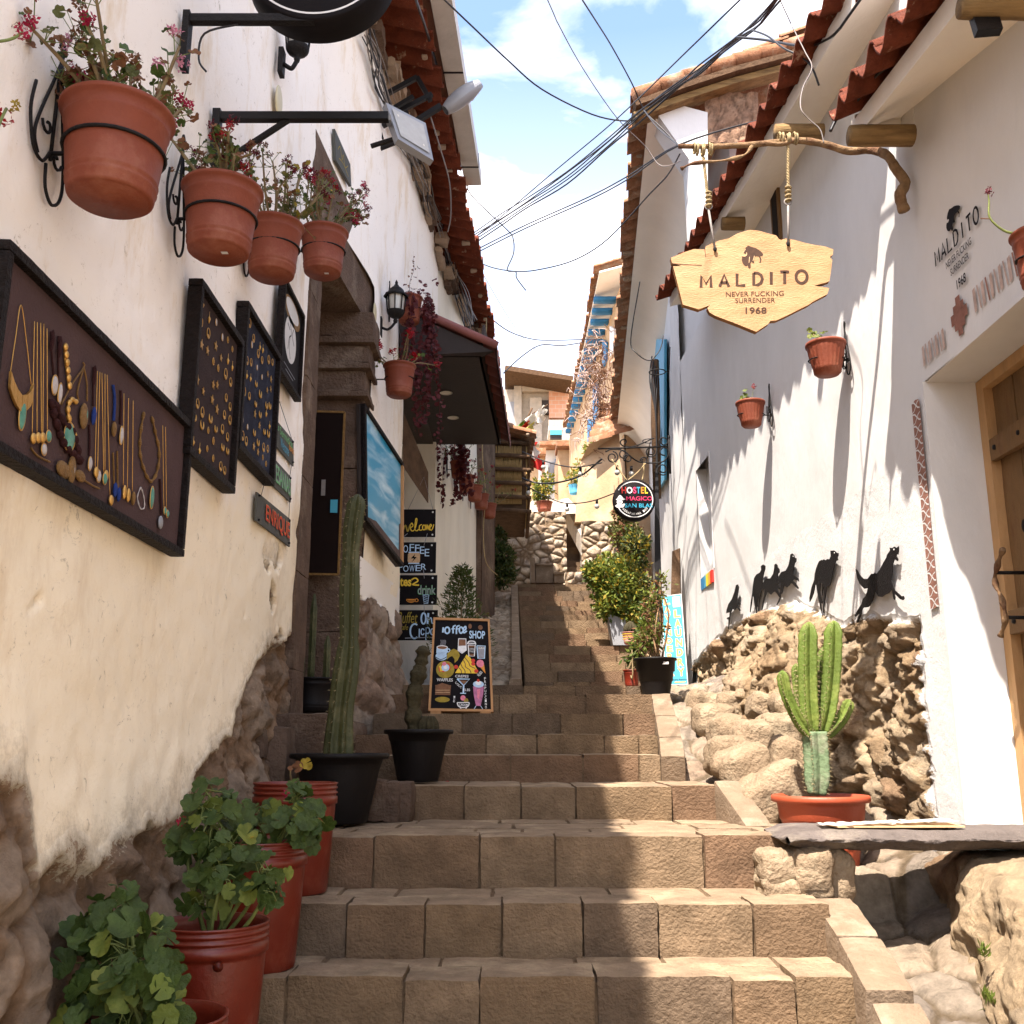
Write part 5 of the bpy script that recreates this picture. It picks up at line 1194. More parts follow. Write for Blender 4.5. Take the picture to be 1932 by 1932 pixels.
def c3(A):
    A.text('tes', .42, .10, .60, .38, 'chalk_yellow', .03); A.line(sp2([(.60, .16), (.66, .10), (.70, .20), (.62, .32), (.72, .34)]), .012, 'chalk_yellow')
    A.text('drink', .70, .34, .98, .66, 'chalk_green', .02); A.text('drink', .705, .36, .975, .64, 'chalk_grey', -.0, l=3)
    A.ring(.60, .82, .07, .10, .006, 'chalk_orange', a0=0, a1=3.14); A.line([(.53, .82), (.67, .82)], .006, 'chalk_orange'); A.ring(.685, .85, .025, .05, .005, 'chalk_orange')
    for k in range(3): A.line([(.55, .84+k*.03), (.65, .84+k*.03)], .004, 'chalk_orange')
    A.poly([(.78, .66), (.88, .66), (.865, .96), (.80, .96)], 'chalk_blue'); A.poly([(.79, .68), (.87, .68), (.858, .94), (.805, .94)], 'board_black', 1)
    for k in range(4): A.line([(.80, .70+k*.06), (.86, .74+k*.06)], .004, 'chalk_blue', 2)
CP3 = chalk_panel('third black chalk panel with yellow and green words and a small cup', 704, 825, 1085, 1141, 8.6, c3)
def c4(A):
    A.text('Buffet', .40, .06, .70, .44, 'chalk_gold', -.0, .2); A.text('Cafe', .42, .48, .56, .66, 'chalk_gold', 0, .2)
    A.ring(.79, .28, .035, .18, .014, 'chalk_blue'); A.line(sp2([(.86, .10), (.855, .30), (.85, .46)]), .016, 'chalk_blue'); A.line(sp2([(.86, .34), (.90, .26), (.92, .44), (.96, .40)]), .010, 'chalk_blue')
    A.ring(.66, .70, .065, .24, .014, 'chalk_blue', a0=.9, a1=5.3); A.line([(.73, .62), (.73, .90)], .010, 'chalk_blue'); A.ring(.78, .72, .025, .10, .009, 'chalk_blue', a0=.5, a1=5.8)
    A.line([(.83, .58), (.83, .99)], .010, 'chalk_blue'); A.ring(.855, .68, .028, .10, .009, 'chalk_blue'); A.ring(.925, .72, .025, .10, .009, 'chalk_blue', a0=.5, a1=5.8)
    A.line([(.52, .93), (.98, .90)], .007, 'chalk_grey')
CP4 = chalk_panel('bottom black chalk panel with large pale blue script, partly over the coffee board', 700, 826, 1151, 1208, 8.6, c4)
for (A_, B_, w) in ((CP1, CP2, 'between the first and second chalk panels'), (CP2, CP3, 'between the second and third chalk panels'), (CP3, CP4, 'between the third and bottom chalk panels')):
    for s_, d in ((.30, 'left'), (.80, 'right')):
        m = MB(); m.tube([A_[3].lerp(A_[2], s_)+Vector((0, -.004, .03)), B_[0].lerp(B_[1], s_)+Vector((0, -.004, -.03))], .0022, 'chalk_grey', 4); m.build('cord', None, d+' pale cord '+w, 'cord')
m = MB(); nl = atY(800, 900, 8.62); m.tube([CP1[0].lerp(CP1[1], .3), nl, CP1[0].lerp(CP1[1], .93)], .002, 'chalk_grey', 4); m.build('cord', None, 'peaked cord carrying the top chalk panel', 'cord')
# ---------------------------------------------------------------- coffee shop board
q = [atY(818, 1166, 7.18), atY(924, 1169, 7.18), atY(931, 1344, 6.95), atY(808, 1342, 6.95)]
t = thing('menu_board', 'pine framed chalkboard with drawings of drinks and desserts', 'chalkboard', (q[2]+q[3])/2)
n = (q[1]-q[0]).cross(q[0]-q[3]).normalized(); ins = lambda a, b: q[0].lerp(q[1], a).lerp(q[3].lerp(q[2], a), b)
for pts in ([(0, 0), (1, 0), (.965, .025), (.035, .025)], [(.035, .975), (.965, .975), (1, 1), (0, 1)], [(0, 0), (.035, .025), (.035, .975), (0, 1)], [(.965, .025), (1, 0), (1, 1), (.965, .975)]):
    m = MB(); m.prism([ins(a, b)-n*.012 for a, b in pts], n, .024, 'pine_frame'); m.build('frame', t)
m = MB(); m.prism([ins(a, b)-n*.010 for a, b in [(.03, .02), (.97, .02), (.97, .98), (.03, .98)]], n, .012, 'board_black'); m.build('panel', t)
for a in (.12, .88): m = MB(); m.obox(ins(a, 1.0)+Vector((0, .03, -.008)), (.035, 0, 0), (0, .08, 0), (0, 0, .012), 'pine_frame'); m.build('foot', t)
m = MB(); A = Art(m, *q, lift=.004)
def Z5(x, y): return (lerp(.0, 1, (x-lerp(850, 720, (y-150)/1520)*0-lerp(640, 712, (y-150)/1520))/(lerp(1680, 1750, (y-150)/1520)-lerp(640, 712, (y-150)/1520))), (y-140)/1535)
def zz(l): return [Z5(*p) for p in l]
A.line(sp2(zz([(835, 300), (835, 390)])), .012, 'chalk_blue'); A.ring(*Z5(910, 350), .040, .035, .012, 'chalk_blue'); 
A.line(sp2(zz([(1060, 262), (1015, 290), (1020, 400)])), .011, 'chalk_blue'); A.line(sp2(zz([(985, 325), (1050, 318)])), .008, 'chalk_blue'); A.line(sp2(zz([(1130, 262), (1080, 290), (1080, 410)])), .011, 'chalk_blue'); A.line(sp2(zz([(1060, 330), (1130, 315)])), .008, 'chalk_blue')
A.ring(*Z5(1160, 340), .030, .035, .011, 'chalk_blue', a0=.4, a1=6.0); A.line(sp2(zz([(1195, 360), (1245, 320), (1235, 275), (1200, 320), (1215, 385), (1265, 350)])), .011, 'chalk_blue')
A.text('SHOP', *Z5(1310, 345), *Z5(1600, 480), 'chalk_blue', .025)
A.ell(*Z5(1320, 270), .030, .028, 'chalk_brown'); A.ell(*Z5(1510, 285), .040, .026, 'chalk_brown')
for k in range(5): A.line(sp2(zz([(810+k*20, 600), (820+k*20, 560), (808+k*21, 515)])), .003, 'chalk_grey')
A.poly(zz([(748, 640), (945, 640), (940, 730), (900, 790), (790, 790), (750, 730)]), 'chalk_blue'); A.ell(*Z5(845, 790), .10, .045, 'chalk_blue', 0); A.ell(*Z5(845, 640), .095, .022, 'chalk_white', 1); A.ell(*Z5(845, 645), .080, .016, 'chalk_brown', 2); A.line(sp2(zz([(740, 800), (840, 845), (945, 795)])), .005, 'board_black', 3); A.ring(*Z5(960, 690), .022, .018, .008, 'chalk_blue')
A.poly(zz([(935, 770), (970, 700), (1050, 660), (1130, 690), (1165, 770), (1130, 850), (1080, 895), (1075, 830), (1030, 780), (985, 800), (945, 840)]), 'chalk_gold', 1)
A.poly(zz([(1125, 480), (1255, 480), (1270, 680), (1200, 735), (1130, 690)]), 'chalk_grey'); A.poly(zz([(1128, 500), (1257, 500), (1262, 600), (1130, 610)]), 'chalk_brown', 1); A.poly(zz([(1130, 610), (1262, 600), (1265, 680), (1200, 725), (1135, 685)]), 'chalk_white', 1); A.line(zz([(1125, 485), (1255, 485), (1272, 680), (1200, 735), (1127, 690)]), .005, 'chalk_white', 2, True)
A.line(zz([(1300, 590), (1425, 590), (1415, 775), (1320, 775)]), .007, 'chalk_white', 1, True); A.line(sp2(zz([(1285, 575), (1310, 530), (1370, 522), (1415, 535), (1435, 580)])), .008, 'chalk_white'); A.line(zz([(1300, 560), (1425, 560)]), .007, 'chalk_white'); A.poly(zz([(1306, 598), (1420, 598), (1418, 630), (1308, 630)]), 'chalk_brown'); A.poly(zz([(1316, 735), (1412, 735), (1410, 768), (1322, 768)]), 'chalk_brown'); A.text('COFFEE', *Z5(1310, 645), *Z5(1412, 670), 'chalk_white', .01); A.text('TOGO', *Z5(1320, 682), *Z5(1412, 712), 'chalk_white', .01)
A.line(zz([(1455, 600), (1600, 600), (1590, 810), (1480, 810)]), .008, 'chalk_blue', 1, True); A.poly(zz([(1472, 640), (1590, 640), (1582, 800), (1488, 800)]), 'chalk_grey')
for k in range(4): A.ring(*Z5(1495+k*28, 632), .012, .010, .003, 'chalk_white')
A.ell(*Z5(930, 1005), .150, .092, 'chalk_gold'); A.poly(zz([(810, 960), (900, 920), (990, 900), (1020, 1000), (900, 1050), (830, 1040)]), 'chalk_red', 1); A.poly(zz([(820, 950), (850, 940), (895, 1030), (850, 1040)]), 'chalk_yellow', 2); A.ell(*Z5(930, 975), .065, .040, 'chalk_blue', 3); A.ell(*Z5(905, 915), .035, .022, 'chalk_pink', 4); A.ell(*Z5(930, 970), .035, .022, 'chalk_white', 4)
A.poly(zz([(1280, 750), (1345, 800), (1400, 880), (1480, 1010), (1470, 1060), (1100, 1060)]), 'chalk_yellow')
for l_ in ([(1225, 840), (1260, 900), (1275, 960), (1340, 1000), (1370, 1055)], [(1185, 900), (1215, 960), (1260, 1010), (1270, 1060)], [(1250, 800), (1320, 880), (1350, 940), (1440, 980)], [(1145, 965), (1195, 1010), (1210, 1060)]): A.line(sp2(zz(l_)), .006, 'chalk_brown', 2)
for x, y in ((1395, 850), (1400, 905), (1110, 960), (1455, 1020)): A.ell(*Z5(x, y), .034, .020, 'chalk_red', 1)
A.ell(*Z5(1520, 895), .062, .042, 'chalk_pink', 1); A.poly(zz([(1520, 955), (1585, 905), (1615, 1060)]), 'chalk_orange'); A.text('HELADO', *Z5(1465, 1040), *Z5(1570, 1085), 'chalk_white', .01, rot=.9)
A.text('CREPES', *Z5(1105, 1090), *Z5(1330, 1130), 'chalk_white', .01, .1); A.text('WAFFLES', *Z5(800, 1150), *Z5(1070, 1200), 'chalk_white', .01)
A.line(zz([(1140, 1155), (1350, 1155), (1255, 1260)]), .009, 'chalk_blue', 1, True); A.line(zz([(1255, 1260), (1255, 1380)]), .011, 'chalk_blue'); A.line(zz([(1205, 1385), (1300, 1385)]), .007, 'chalk_blue'); A.poly(zz([(1180, 1180), (1320, 1180), (1255, 1245)]), 'chalk_brown')
for ch, x, y in zip('COCTELES', (1125, 1155, 1180, 1210, 1262, 1292, 1325, 1350), (1220, 1245, 1268, 1292, 1330, 1330, 1330, 1330)): A.text(ch, *Z5(x-12, y-20), *Z5(x+14, y+18), 'chalk_white', .01)
for k, (y, mt) in enumerate([(1290, 'chalk_brown'), (1330, 'chalk_tan'), (1350, 'chalk_brown'), (1400, 'chalk_brown')]): A.poly(zz([(785+3*k, y-30), (1045, y-30), (1045, y+18), (790+3*k, y+18)]), 'chalk_brown', k)
A.poly(zz([(790, 1265), (900, 1225), (1040, 1265)]), 'chalk_brown'); A.line(zz([(800, 1345), (1030, 1340)]), .004, 'chalk_tan', 5); A.line(zz([(800, 1380), (1035, 1376)]), .004, 'chalk_tan', 5)
A.ell(*Z5(922, 1490), .115, .028, 'chalk_gold'); A.line(zz([(810, 1640), (1120, 1640)]), .010, 'chalk_gold')
for ch, y in zip('ICE', (1445, 1480, 1515)): A.text(ch, *Z5(1100, y-14), *Z5(1128, y+14), 'chalk_white', .01)
A.ell(*Z5(1255, 1460), .040, .028, 'chalk_pink', 1); A.ell(*Z5(1305, 1500), .036, .026, 'chalk_gold', 1); A.line(sp2(zz([(1165, 1535), (1190, 1590), (1260, 1610), (1340, 1590), (1360, 1535)])), .007, 'chalk_white', 2); A.line(zz([(1165, 1535), (1360, 1530)]), .006, 'chalk_white', 2); A.text('CREAM', *Z5(1195, 1550), *Z5(1335, 1585), 'chalk_white', .01); A.line(sp2(zz([(1215, 1610), (1240, 1640)])), .006, 'chalk_white'); A.line(sp2(zz([(1320, 1605), (1305, 1640)])), .006, 'chalk_white')
A.poly(zz([(1410, 1270), (1590, 1270), (1580, 1400), (1545, 1580), (1470, 1580), (1430, 1420)]), 'chalk_mauve'); A.poly(zz([(1480, 1320), (1530, 1310), (1520, 1480), (1485, 1450)]), 'chalk_pink', 1); A.ell(*Z5(1500, 1235), .088, .035, 'chalk_blue', 1); A.ell(*Z5(1500, 1215), .05, .022, 'chalk_white', 2); A.ell(*Z5(1495, 1175), .022, .016, 'chalk_red', 3)
A.line(zz([(1470, 1580), (1435, 1640)]), .004, 'chalk_blue'); A.line(zz([(1545, 1580), (1585, 1640)]), .004, 'chalk_blue')
for k, ch in enumerate('FRAPUCCINO'): A.text(ch, *Z5(1592+k*2.5, 1120+k*51), *Z5(1622+k*2.5, 1160+k*51), 'chalk_white', .01)
m.build('drawing', t)
# ---------------------------------------------------------------- conifer behind the board
rs = random.Random(61)
def conifer(label, base, h, w, pot=True):
    base = Vector(base); t = thing('potted_conifer', label, 'potted plant', base)
    make_pot(t, base, .14, .11, .25, mat='pot_black', n=20, ridge=False)
    m = MB(); m.tube([base+Vector((0, 0, .2)), base+Vector((.01, 0, h))], [.012, .004], 'stem', 6); m.build('trunk', t); m = MB()
    for k in range(900):
        zt = rs.uniform(.22, 1); rad = w*(1.05-zt)**.7*math.sqrt(rs.random())*(1+.35*math.sin(k*.7)); a = rs.uniform(0, 6.28); p = base+Vector((rad*math.cos(a), rad*math.sin(a), zt*h+rs.uniform(-.03, .03)))
        d = Vector((math.cos(a), math.sin(a), .9))+rv(rs, .35)
        for j in range(3): small_leaf(m, p+rv(rs, .012), d+rv(rs, .4), rv(rs), .045, .006, 'leaf_olive' if rs.random() < .4 else 'leaf_green')
    m.build('foliage', t)
conifer('small feathery conifer standing behind the menu chalkboard', atY(868, 1292, 8.5), .98, .30)
# ---------------------------------------------------------------- cacti on the left
def cactus_col(mb, P, rad, ribs, mat, depth=.16, n=None, taper=True, ms=None, rs=None, sp=.012):
    n = ribs*8; st_ = lambda a, i: 1-depth*(.5-.5*math.cos(a*ribs))**.8
    mb.tube(P, rad, mat, n, star=st_)
    if ms is not None:
        m_ = len(P)
        for i in range(1, m_-1):
            d = (P[min(i+1, m_-1)]-P[i-1]).normalized(); X, _ = frame_of((P[1]-P[0])); X = (X-d*X.dot(d)).normalized(); Y = d.cross(X)
            for k in range(ribs):
                a = 2*math.pi*k/ribs; e = X*math.cos(a)+Y*math.sin(a); q = P[i]+e*rad[i]
                for _ in range(3): dd = (e+rv(rs, .45)).normalized(); ms.tube([q, q+dd*sp], [.0010, .0004], 'spine', 3, cap=False)
c = atY(636, 1550, 4.86); t = thing('potted_cactus', 'very tall single column cactus in a black pot beside the doorway', 'potted cactus', c, 'potted cacti')
pf = [(0, 0), (.135, 0), (.14, .01), (.19, .25), (.192, .262), (.198, .264), (.203, .285), (.226, .288), (.232, .296), (.230, .310), (.222, .312), (.205, .300), (.19, .24)]
c.z = -.35; make_pot(t, c, .225, .14, .31, 'pot_black', 48, prof=pf)
m = MB(); ms = MB(); P = spline([c+Vector(q) for q in ((-.005, 0, .26), (-.0, 0, .5), (.025, 0, .80), (.02, 0, 1.1), (.022, 0, 1.35), (.045, 0, 1.56))], 6); L_ = len(P)
rad = [.070-.024*sm(0, .7, i/L_)+.004*math.sin(i*.8) for i in range(L_)]; rad[-1] = .012; rad[-2] = .036; rad[-3] = .05; rad[int(L_*.42)] *= .86
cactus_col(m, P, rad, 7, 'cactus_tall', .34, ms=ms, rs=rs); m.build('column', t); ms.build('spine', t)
c = atY(788, 1477, 5.55); c.z = -.19; t = thing('potted_cactus', 'knobbly brown cactus in a black pot on the steps', 'potted cactus', c, 'potted cacti')
k_ = 1.06; pf = [(0, 0), (.105, 0), (.11, .01), (.150, .20), (.152, .21), (.156, .212), (.165, .245), (.184, .248), (.188, .256), (.186, .268), (.178, .27), (.165, .26), (.15, .2)]
make_pot(t, c, .182, .11, .27, 'pot_black', 48, prof=pf)
m = MB(); P = spline([c+Vector(q) for q in ((-.01, 0, .22), (-.03, 0, .33), (-.025, 0, .48), (0.0, 0, .60), (.02, 0, .72))], 8); L_ = len(P)
rad = [.046+.008*math.sin(i*.95)+.005*math.sin(i*2.7)-.006*i/L_ for i in range(L_)]; rad[-1] = .01; rad[-2] = .030; rad[-5] = .030; rad[-6] = .034; cactus_col(m, P, rad, 5, 'cactus_mossy', .10); m.build('column', t)
m = MB(); P = [c+Vector((.055, -.03, .22+.012*k)) for k in range(11)]; rad = [.058*math.sin(math.pi*(k+1.5)/13)**.6 for k in range(11)]; cactus_col(m, P, rad, 12, 'cactus_mossy', .22); m.build('side_ball', t)
c = atY(590, 1345, 6.0); t = thing('potted_cactus', 'thin dark cactus in a grey pot inside the shaded doorway', 'potted cactus', c, 'potted cacti')
make_pot(t, c, .14, .11, .2, 'pot_black', 24)
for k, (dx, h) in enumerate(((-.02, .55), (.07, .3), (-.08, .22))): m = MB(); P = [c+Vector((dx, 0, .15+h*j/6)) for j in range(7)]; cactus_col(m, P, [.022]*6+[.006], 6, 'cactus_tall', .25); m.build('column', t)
# framed glass panel in the doorway
t = thing('glass_panel', 'thin framed glass panel with a bottle picture and blue sticker in the doorway', 'panel', atY(610, 1085, 6.6))
q = [atY(583, 776, 6.62), atY(648, 778, 6.62), atY(641, 1084, 6.62), atY(576, 1083, 6.62)]; q[0].x = q[3].x = (q[0].x+q[3].x)/2; q[1].x = q[2].x = (q[1].x+q[2].x)/2
for a, b in ((0, 1), (1, 2), (2, 3), (3, 0)): m = MB(); m.beam(q[a], q[b], .014, .014, 'brass', up=(0, 1, 0)); m.build('frame', t)
m = MB(); m.prism(q, (0, 1, 0), .006, 'glass_dark'); m.build('glass', t)
m = MB(); a = atY(630, 955, 6.6); m.obox(a, (.024, 0, 0), (0, .001, 0), (0, 0, .045), 'sign_blue'); m.build('sticker', t)
m = MB()
for y0, y1, w in ((905, 935, 4),): a, b = atY(610, y0, 6.6), atY(610, y1, 6.6); m.obox((a+b)/2, (w*6.6/1905/1.0, 0, 0), (0, .001, 0), (0, 0, abs(a.z-b.z)/2), 'pipe_grey')
m.build('picture', t)
# ---------------------------------------------------------------- red buckets with geraniums
def bucket(label, c, dsc, rs, rt=.163, h=.405, handle=True):
    c = Vector(c); t = thing('bucket_planter', label, 'bucket', c, 'red plastic buckets planted with geraniums')
    rb = rt*.84; hr = h*.80
    prof = [(0, 0), (rb*.97, 0), (rb, .006), (rt*.955, hr*.97), (rt*.955, hr), (rt*1.0, hr+.002), (rt*1.0, hr+.028), (rt*.965, hr+.030), (rt*.965, hr+.038), (rt*1.0, hr+.040), (rt*1.0, hr+.046), (rt*.965, hr+.048), (rt*.965, hr+.056), (rt*.995, hr+.058), (rt*.995, hr+.064), (rt*.965, hr+.066), (rt*.97, h-.008), (rt*1.0, h-.006), (rt*1.0, h), (rt*.955, h), (rt*.94, h-.03), (rt*.90, h*.6)]
    m = MB(); m.lathe(c, prof, 'bucket_red', 64); m.build('pail', t)
    m = MB(); m.add([c+Vector((rt*.92*math.cos(a), rt*.92*math.sin(a), h*.80+.01*math.sin(a*3))) for a in [k*2*math.pi/24 for k in range(24)]]+[c+Vector((0, 0, h*.83))], [(k, (k+1) % 24, 24) for k in range(24)], 'soil', True); m.build('soil', t)
    if handle:
        m = MB()
        for s_ in (-1, 1):
            p = c+Vector((rt*.965*math.cos(-1.2)*1, rt*1.0*math.sin(-1.2), hr-.015)); m.lathe(c+Vector((s_*0+rt*.40, -rt*.915, hr-.012)), [(0, .016), (.012, .014), (.014, 0)], 'bucket_red', 12, axis=(.4, -.9, 0))
        m.build('handle_lug', t)
    return t, c+Vector((0, 0, h*.8))
G3 = ('leaf_green',)*9+('leaf_bush',)*3+('leaf_yellow',)
rs = random.Random(71)
t, b0 = bucket('frontmost red bucket with a pale inside, cut by the bottom edge', (-.845, 2.62, -1.035), '', rs)
bl = [(atY(px, py, Y), r) for px, py, Y, r in [(210, 1725, 2.72, .10), (240, 1800, 2.62, .13), (180, 1830, 2.7, .10), (250, 1890, 2.55, .14), (310, 1850, 2.5, .09), (180, 1760, 2.75, .09), (200, 1910, 2.6, .12), (330, 1910, 2.45, .07), (300, 1770, 2.55, .06), (235, 1700, 2.7, .05), (160, 1850, 2.7, .06)]]
bl = [(c_, r_*.86) for c_, r_ in bl]
leafy(t, b0+Vector((-.05, 0, 0)), bl, 150, .034, ('leaf_green', 'leaf_green', 'leaf_bush'), rs)
t, b0 = bucket('second red bucket with the tallest bushy geranium and one red bloom', (-.865, 3.10, -.90), '', rs)
bl = [(atY(px, py, Y), r) for px, py, Y, r in [(395, 1500, 3.15, .07), (400, 1545, 3.1, .11), (430, 1590, 3.08, .10), (380, 1610, 3.15, .10), (420, 1650, 3.0, .09), (500, 1640, 3.0, .07), (505, 1680, 2.98, .06), (390, 1690, 3.05, .08), (455, 1600, 3.1, .08), (350, 1580, 3.15, .06), (480, 1690, 2.98, .05)]]
bl = [(c_, r_*.92) for c_, r_ in bl]
leafy(t, b0, bl, 140, .030, G3, rs)
m = MB(); florets(m, atY(342, 1548, 3.05), .018, 'petal_magenta', rs, 16); m.build('flower', t)
t, b0 = bucket('third red bucket with a low spreading geranium', (-.86, 3.60, -.72), '', rs)
bl = [(atY(px, py, Y), r) for px, py, Y, r in [(470, 1550, 3.6, .09), (500, 1560, 3.55, .08), (555, 1520, 3.55, .09), (585, 1545, 3.5, .07), (540, 1565, 3.5, .07), (570, 1575, 3.5, .06), (445, 1560, 3.6, .07)]]
leafy(t, b0, bl, 85, .031, ('leaf_green', 'leaf_green', 'leaf_bush'), rs)
m = MB(); florets(m, atY(540, 1497, 3.5), .014, 'petal_magenta', rs, 12); m.build('flower', t)
t, b0 = bucket('fourth red bucket, topmost, holding only a dry twig', (-.845, 4.08, -.548), '', rs)
m = MB(); P = spline([b0, atY(548, 1462, 4.0), atY(552, 1448, 4.0), atY(572, 1440, 4.0)], 4); m.tube(P, [.005-.003*k/len(P) for k in range(len(P))], 'stem', 5); m.build('stem', t)
m = MB()
for px, py, mt, r in ((577, 1440, 'leaf_yellow', .022), (562, 1447, 'leaf_dry', .022), (583, 1446, 'leaf_yellow', .014), (548, 1449, 'leaf_dry', .010)): leaf(m, atY(px, py, 3.98), Vector((0, -1, .2))+rv(rs, .3), r, mt, rs, 5, .25)
m.build('leaf', t)
m = MB(); leaf(m, atY(843, 1474, 5.45), Vector((0, 0, 1)), .014, 'petal_red', rs, 3); m.build('petal', None, 'fallen red petal on the step by the knobbly cactus', 'petal')
STK = {'M': [[(0,1),(.04,.04),(.5,.72),(.96,.04),(1,1)]], 'A': [[(0,1),(.5,.02),(1,1)],[(.17,.68),(.83,.68)]], 'L': [[(.05,0),(.05,.97),(1,.95)]], 'D': [[(.05,.02),(.05,.98),(.5,.97),(.85,.82),(1,.5),(.85,.18),(.5,.03),(.05,.02)]], 'I': [[(.5,0),(.5,1)]], 'T': [[(0,.03),(1,.02)],[(.5,.03),(.5,1)]]}
def stroke_word(A, w, box, th, mat):
    for ch, (x0, x1, y0, y1) in zip(w, box):
        if ch == 'O': A.ring((x0+x1)/2, (y0+y1)/2, (x1-x0)/2, (y1-y0)/2, th, mat)
        else:
            for s_ in STK[ch]: A.line([(lerp(x0, x1, a), lerp(y0, y1, b)) for a, b in s_], th, mat)
# ================================================================ things of the right wall
def Z6(x, y): return pxr(1396.2+.1758*x, 996.2+.1758*y, .042)
def cutout(label, polys, zf, eye=None):
    P = [[zf(*p) for p in pl] for pl in polys]
    t = None; m = MB()
    X = sum(p.x for p in P[0])/len(P[0])
    for pl in P: m.prism(pl, (-1, 0, 0), .004, 'iron')
    if eye: e = zf(*eye); m.ball(e+Vector((-.006, 0, 0)), (.002, .005, .005), 'white_paint', 8, 5)
    return m.build('dog_silhouette', None, label, 'wall ornament', 'black metal dog silhouettes on the white wall')
cutout('largest black metal dog, howling with open jaws, nearest the door', [[(1612,210),(1640,215),(1662,200),(1685,215),(1708,195),(1710,240),(1702,285),(1688,272),(1685,300),(1702,335),(1698,355),(1680,345),(1666,333),(1655,360),(1648,385),(1640,470),(1630,560),(1642,590),(1668,668),(1740,735),(1760,728),(1770,752),(1758,775),(1728,765),(1662,700),(1672,745),(1668,772),(1654,762),(1636,655),(1600,700),(1560,715),(1530,740),(1490,735),(1462,685),(1450,690),(1430,780),(1380,850),(1330,855),(1290,910),(1245,955),(1238,935),(1265,885),(1310,815),(1325,760),(1350,735),(1368,690),(1378,645),(1340,652),(1290,600),(1265,540),(1246,440),(1262,450),(1300,515),(1330,545),(1375,545),(1400,510),(1418,490),(1440,492),(1450,482),(1475,490),(1510,440),(1545,370),(1575,320),(1586,285),(1618,240)], [(1318,872),(1306,930),(1275,1005),(1260,1025),(1256,1000),(1282,935),(1300,890)]], Z6, (1664,232))
cutout('second largest black metal dog, seen from behind with its tail hanging', [[(975,245),(1010,240),(1030,252),(1040,266),(1060,268),(1060,300),(1050,312),(1056,345),(1038,352),(1020,400),(1000,480),(985,570),(972,612),(940,632),(930,690),(914,790),(907,860),(908,915),(898,905),(897,830),(903,720),(905,620),(898,640),(885,735),(892,790),(886,812),(872,780),(884,700),(888,590),(872,590),(866,680),(872,780),(882,888),(874,890),(855,790),(835,690),(822,600),(812,610),(798,690),(775,755),(752,795),(750,750),(772,640),(802,555),(806,500),(820,440),(838,390),(855,355),(882,342),(892,348),(905,336),(925,348),(940,332),(965,335),(980,300)]], Z6, (1024,268))
cutout('black metal dog leaping, tallest of the three close together', [[(545,285),(565,272),(585,292),(592,318),(608,325),(607,360),(592,380),(580,440),(575,495),(600,520),(632,542),(636,575),(620,560),(580,550),(568,565),(600,590),(632,640),(628,658),(600,630),(560,590),(545,595),(535,615),(508,637),(480,615),(470,650),(455,700),(440,715),(432,700),(440,640),(438,590),(405,600),(410,560),(425,510),(450,470),(495,458),(525,400),(540,330)]], Z6, (580,305))
cutout('black metal dog running, middle of the three close together', [[(372,395),(388,382),(405,398),(408,420),(426,440),(428,475),(412,492),(405,560),(408,610),(448,650),(432,660),(405,650),(440,720),(440,752),(428,745),(398,700),(378,680),(360,690),(335,715),(308,690),(295,690),(275,740),(258,800),(245,870),(236,875),(245,800),(262,720),(270,650),(240,665),(238,640),(250,590),(285,542),(330,540),(360,490),(372,430)], [(440,740),(425,790),(400,830),(396,825),(415,780),(432,740)]], Z6)
cutout('black metal dog standing, leftmost of the three close together', [[(228,408),(250,392),(275,405),(274,440),(262,480),(250,540),(245,600),(238,660),(222,720),(212,800),(206,950),(200,940),(202,830),(205,730),(198,740),(192,800),(196,850),(190,830),(182,860),(188,935),(182,940),(170,870),(156,800),(150,740),(140,720),(132,800),(114,905),(110,895),(118,800),(135,700),(142,620),(155,540),(180,498),(215,480),(232,450)]], Z6)
def Z3(x, y): return pxr(1283+.3516*x, 905.6+.3516*y, .042)
cutout('smallest black metal dog, farthest up the wall above the stone slope', [[(302,565),(312,560),(318,575),(316,590),(310,630),(312,655),(328,660),(326,672),(312,672),(328,700),(322,703),(306,682),(296,700),(284,690),(276,712),(268,745),(264,800),(260,800),(262,750),(252,745),(256,738),(266,735),(268,710),(250,715),(252,695),(262,665),(280,640),(294,600)]], Z3)
# pots of the right wall
def rpot(label, c, rt, h, wall, brk, seed, flower):
    rs = random.Random(seed); c = Vector(c); base = c-Vector((0, 0, h)); t = thing('potted_geranium', label, 'potted plant', base, 'fluted terracotta pots on the right wall')
    rb = rt*.66; prof = [(0, 0), (rb*.86, 0), (rb*.9, .008), (rb, .010), (rb*1.05, h*.2), (rt*.84, h*.55), (rt*.88, h*.70), (rt*.89, h*.74), (rt*.93, h*.86), (rt*.94, h*.90), (rt, h*.91), (rt*1.01, h*.96), (rt, h), (rt*.93, h), (rt*.88, h*.85)]
    make_pot(t, base, rt, rb, h, n=96, prof=prof, fn=lambda a, i: 1+(.018*math.cos(a*24) if 3 <= i <= 6 else (.012*abs(math.cos(a*12)) if i in (7, 8) else 0)))
    ms = MB(); ml = MB()
    for k in range(3):
        e = c+Vector((rs.uniform(-.05, .02)-.02*k, rs.uniform(-.03, .03), rs.uniform(.03, .06))); ms.tube([c-Vector((0, 0, .02)), e], .003, 'stem', 5)
        for _ in range(4): leaf(ml, e+rv(rs, .018), Vector((-.2, -.7, .6))+rv(rs, .4), .016, 'leaf_bush', rs, 5, .25)
    if flower:
        e = c+Vector((.03, 0, .12)); ms.tube(spline([c, c+Vector((.02, 0, .06)), e], 3), .0015, 'stem_green', 4); m = MB(); florets(m, e, .02, 'petal_red', rs, 14); m.build('flower', t)
    ms.build('stem', t); ml.build('foliage', t)
    bracket('black iron bracket on the right wall holding the '+brk, wall, abs(wall[0]-c.x), rt*.90, math.pi, .72, 'iron scroll brackets'); return t
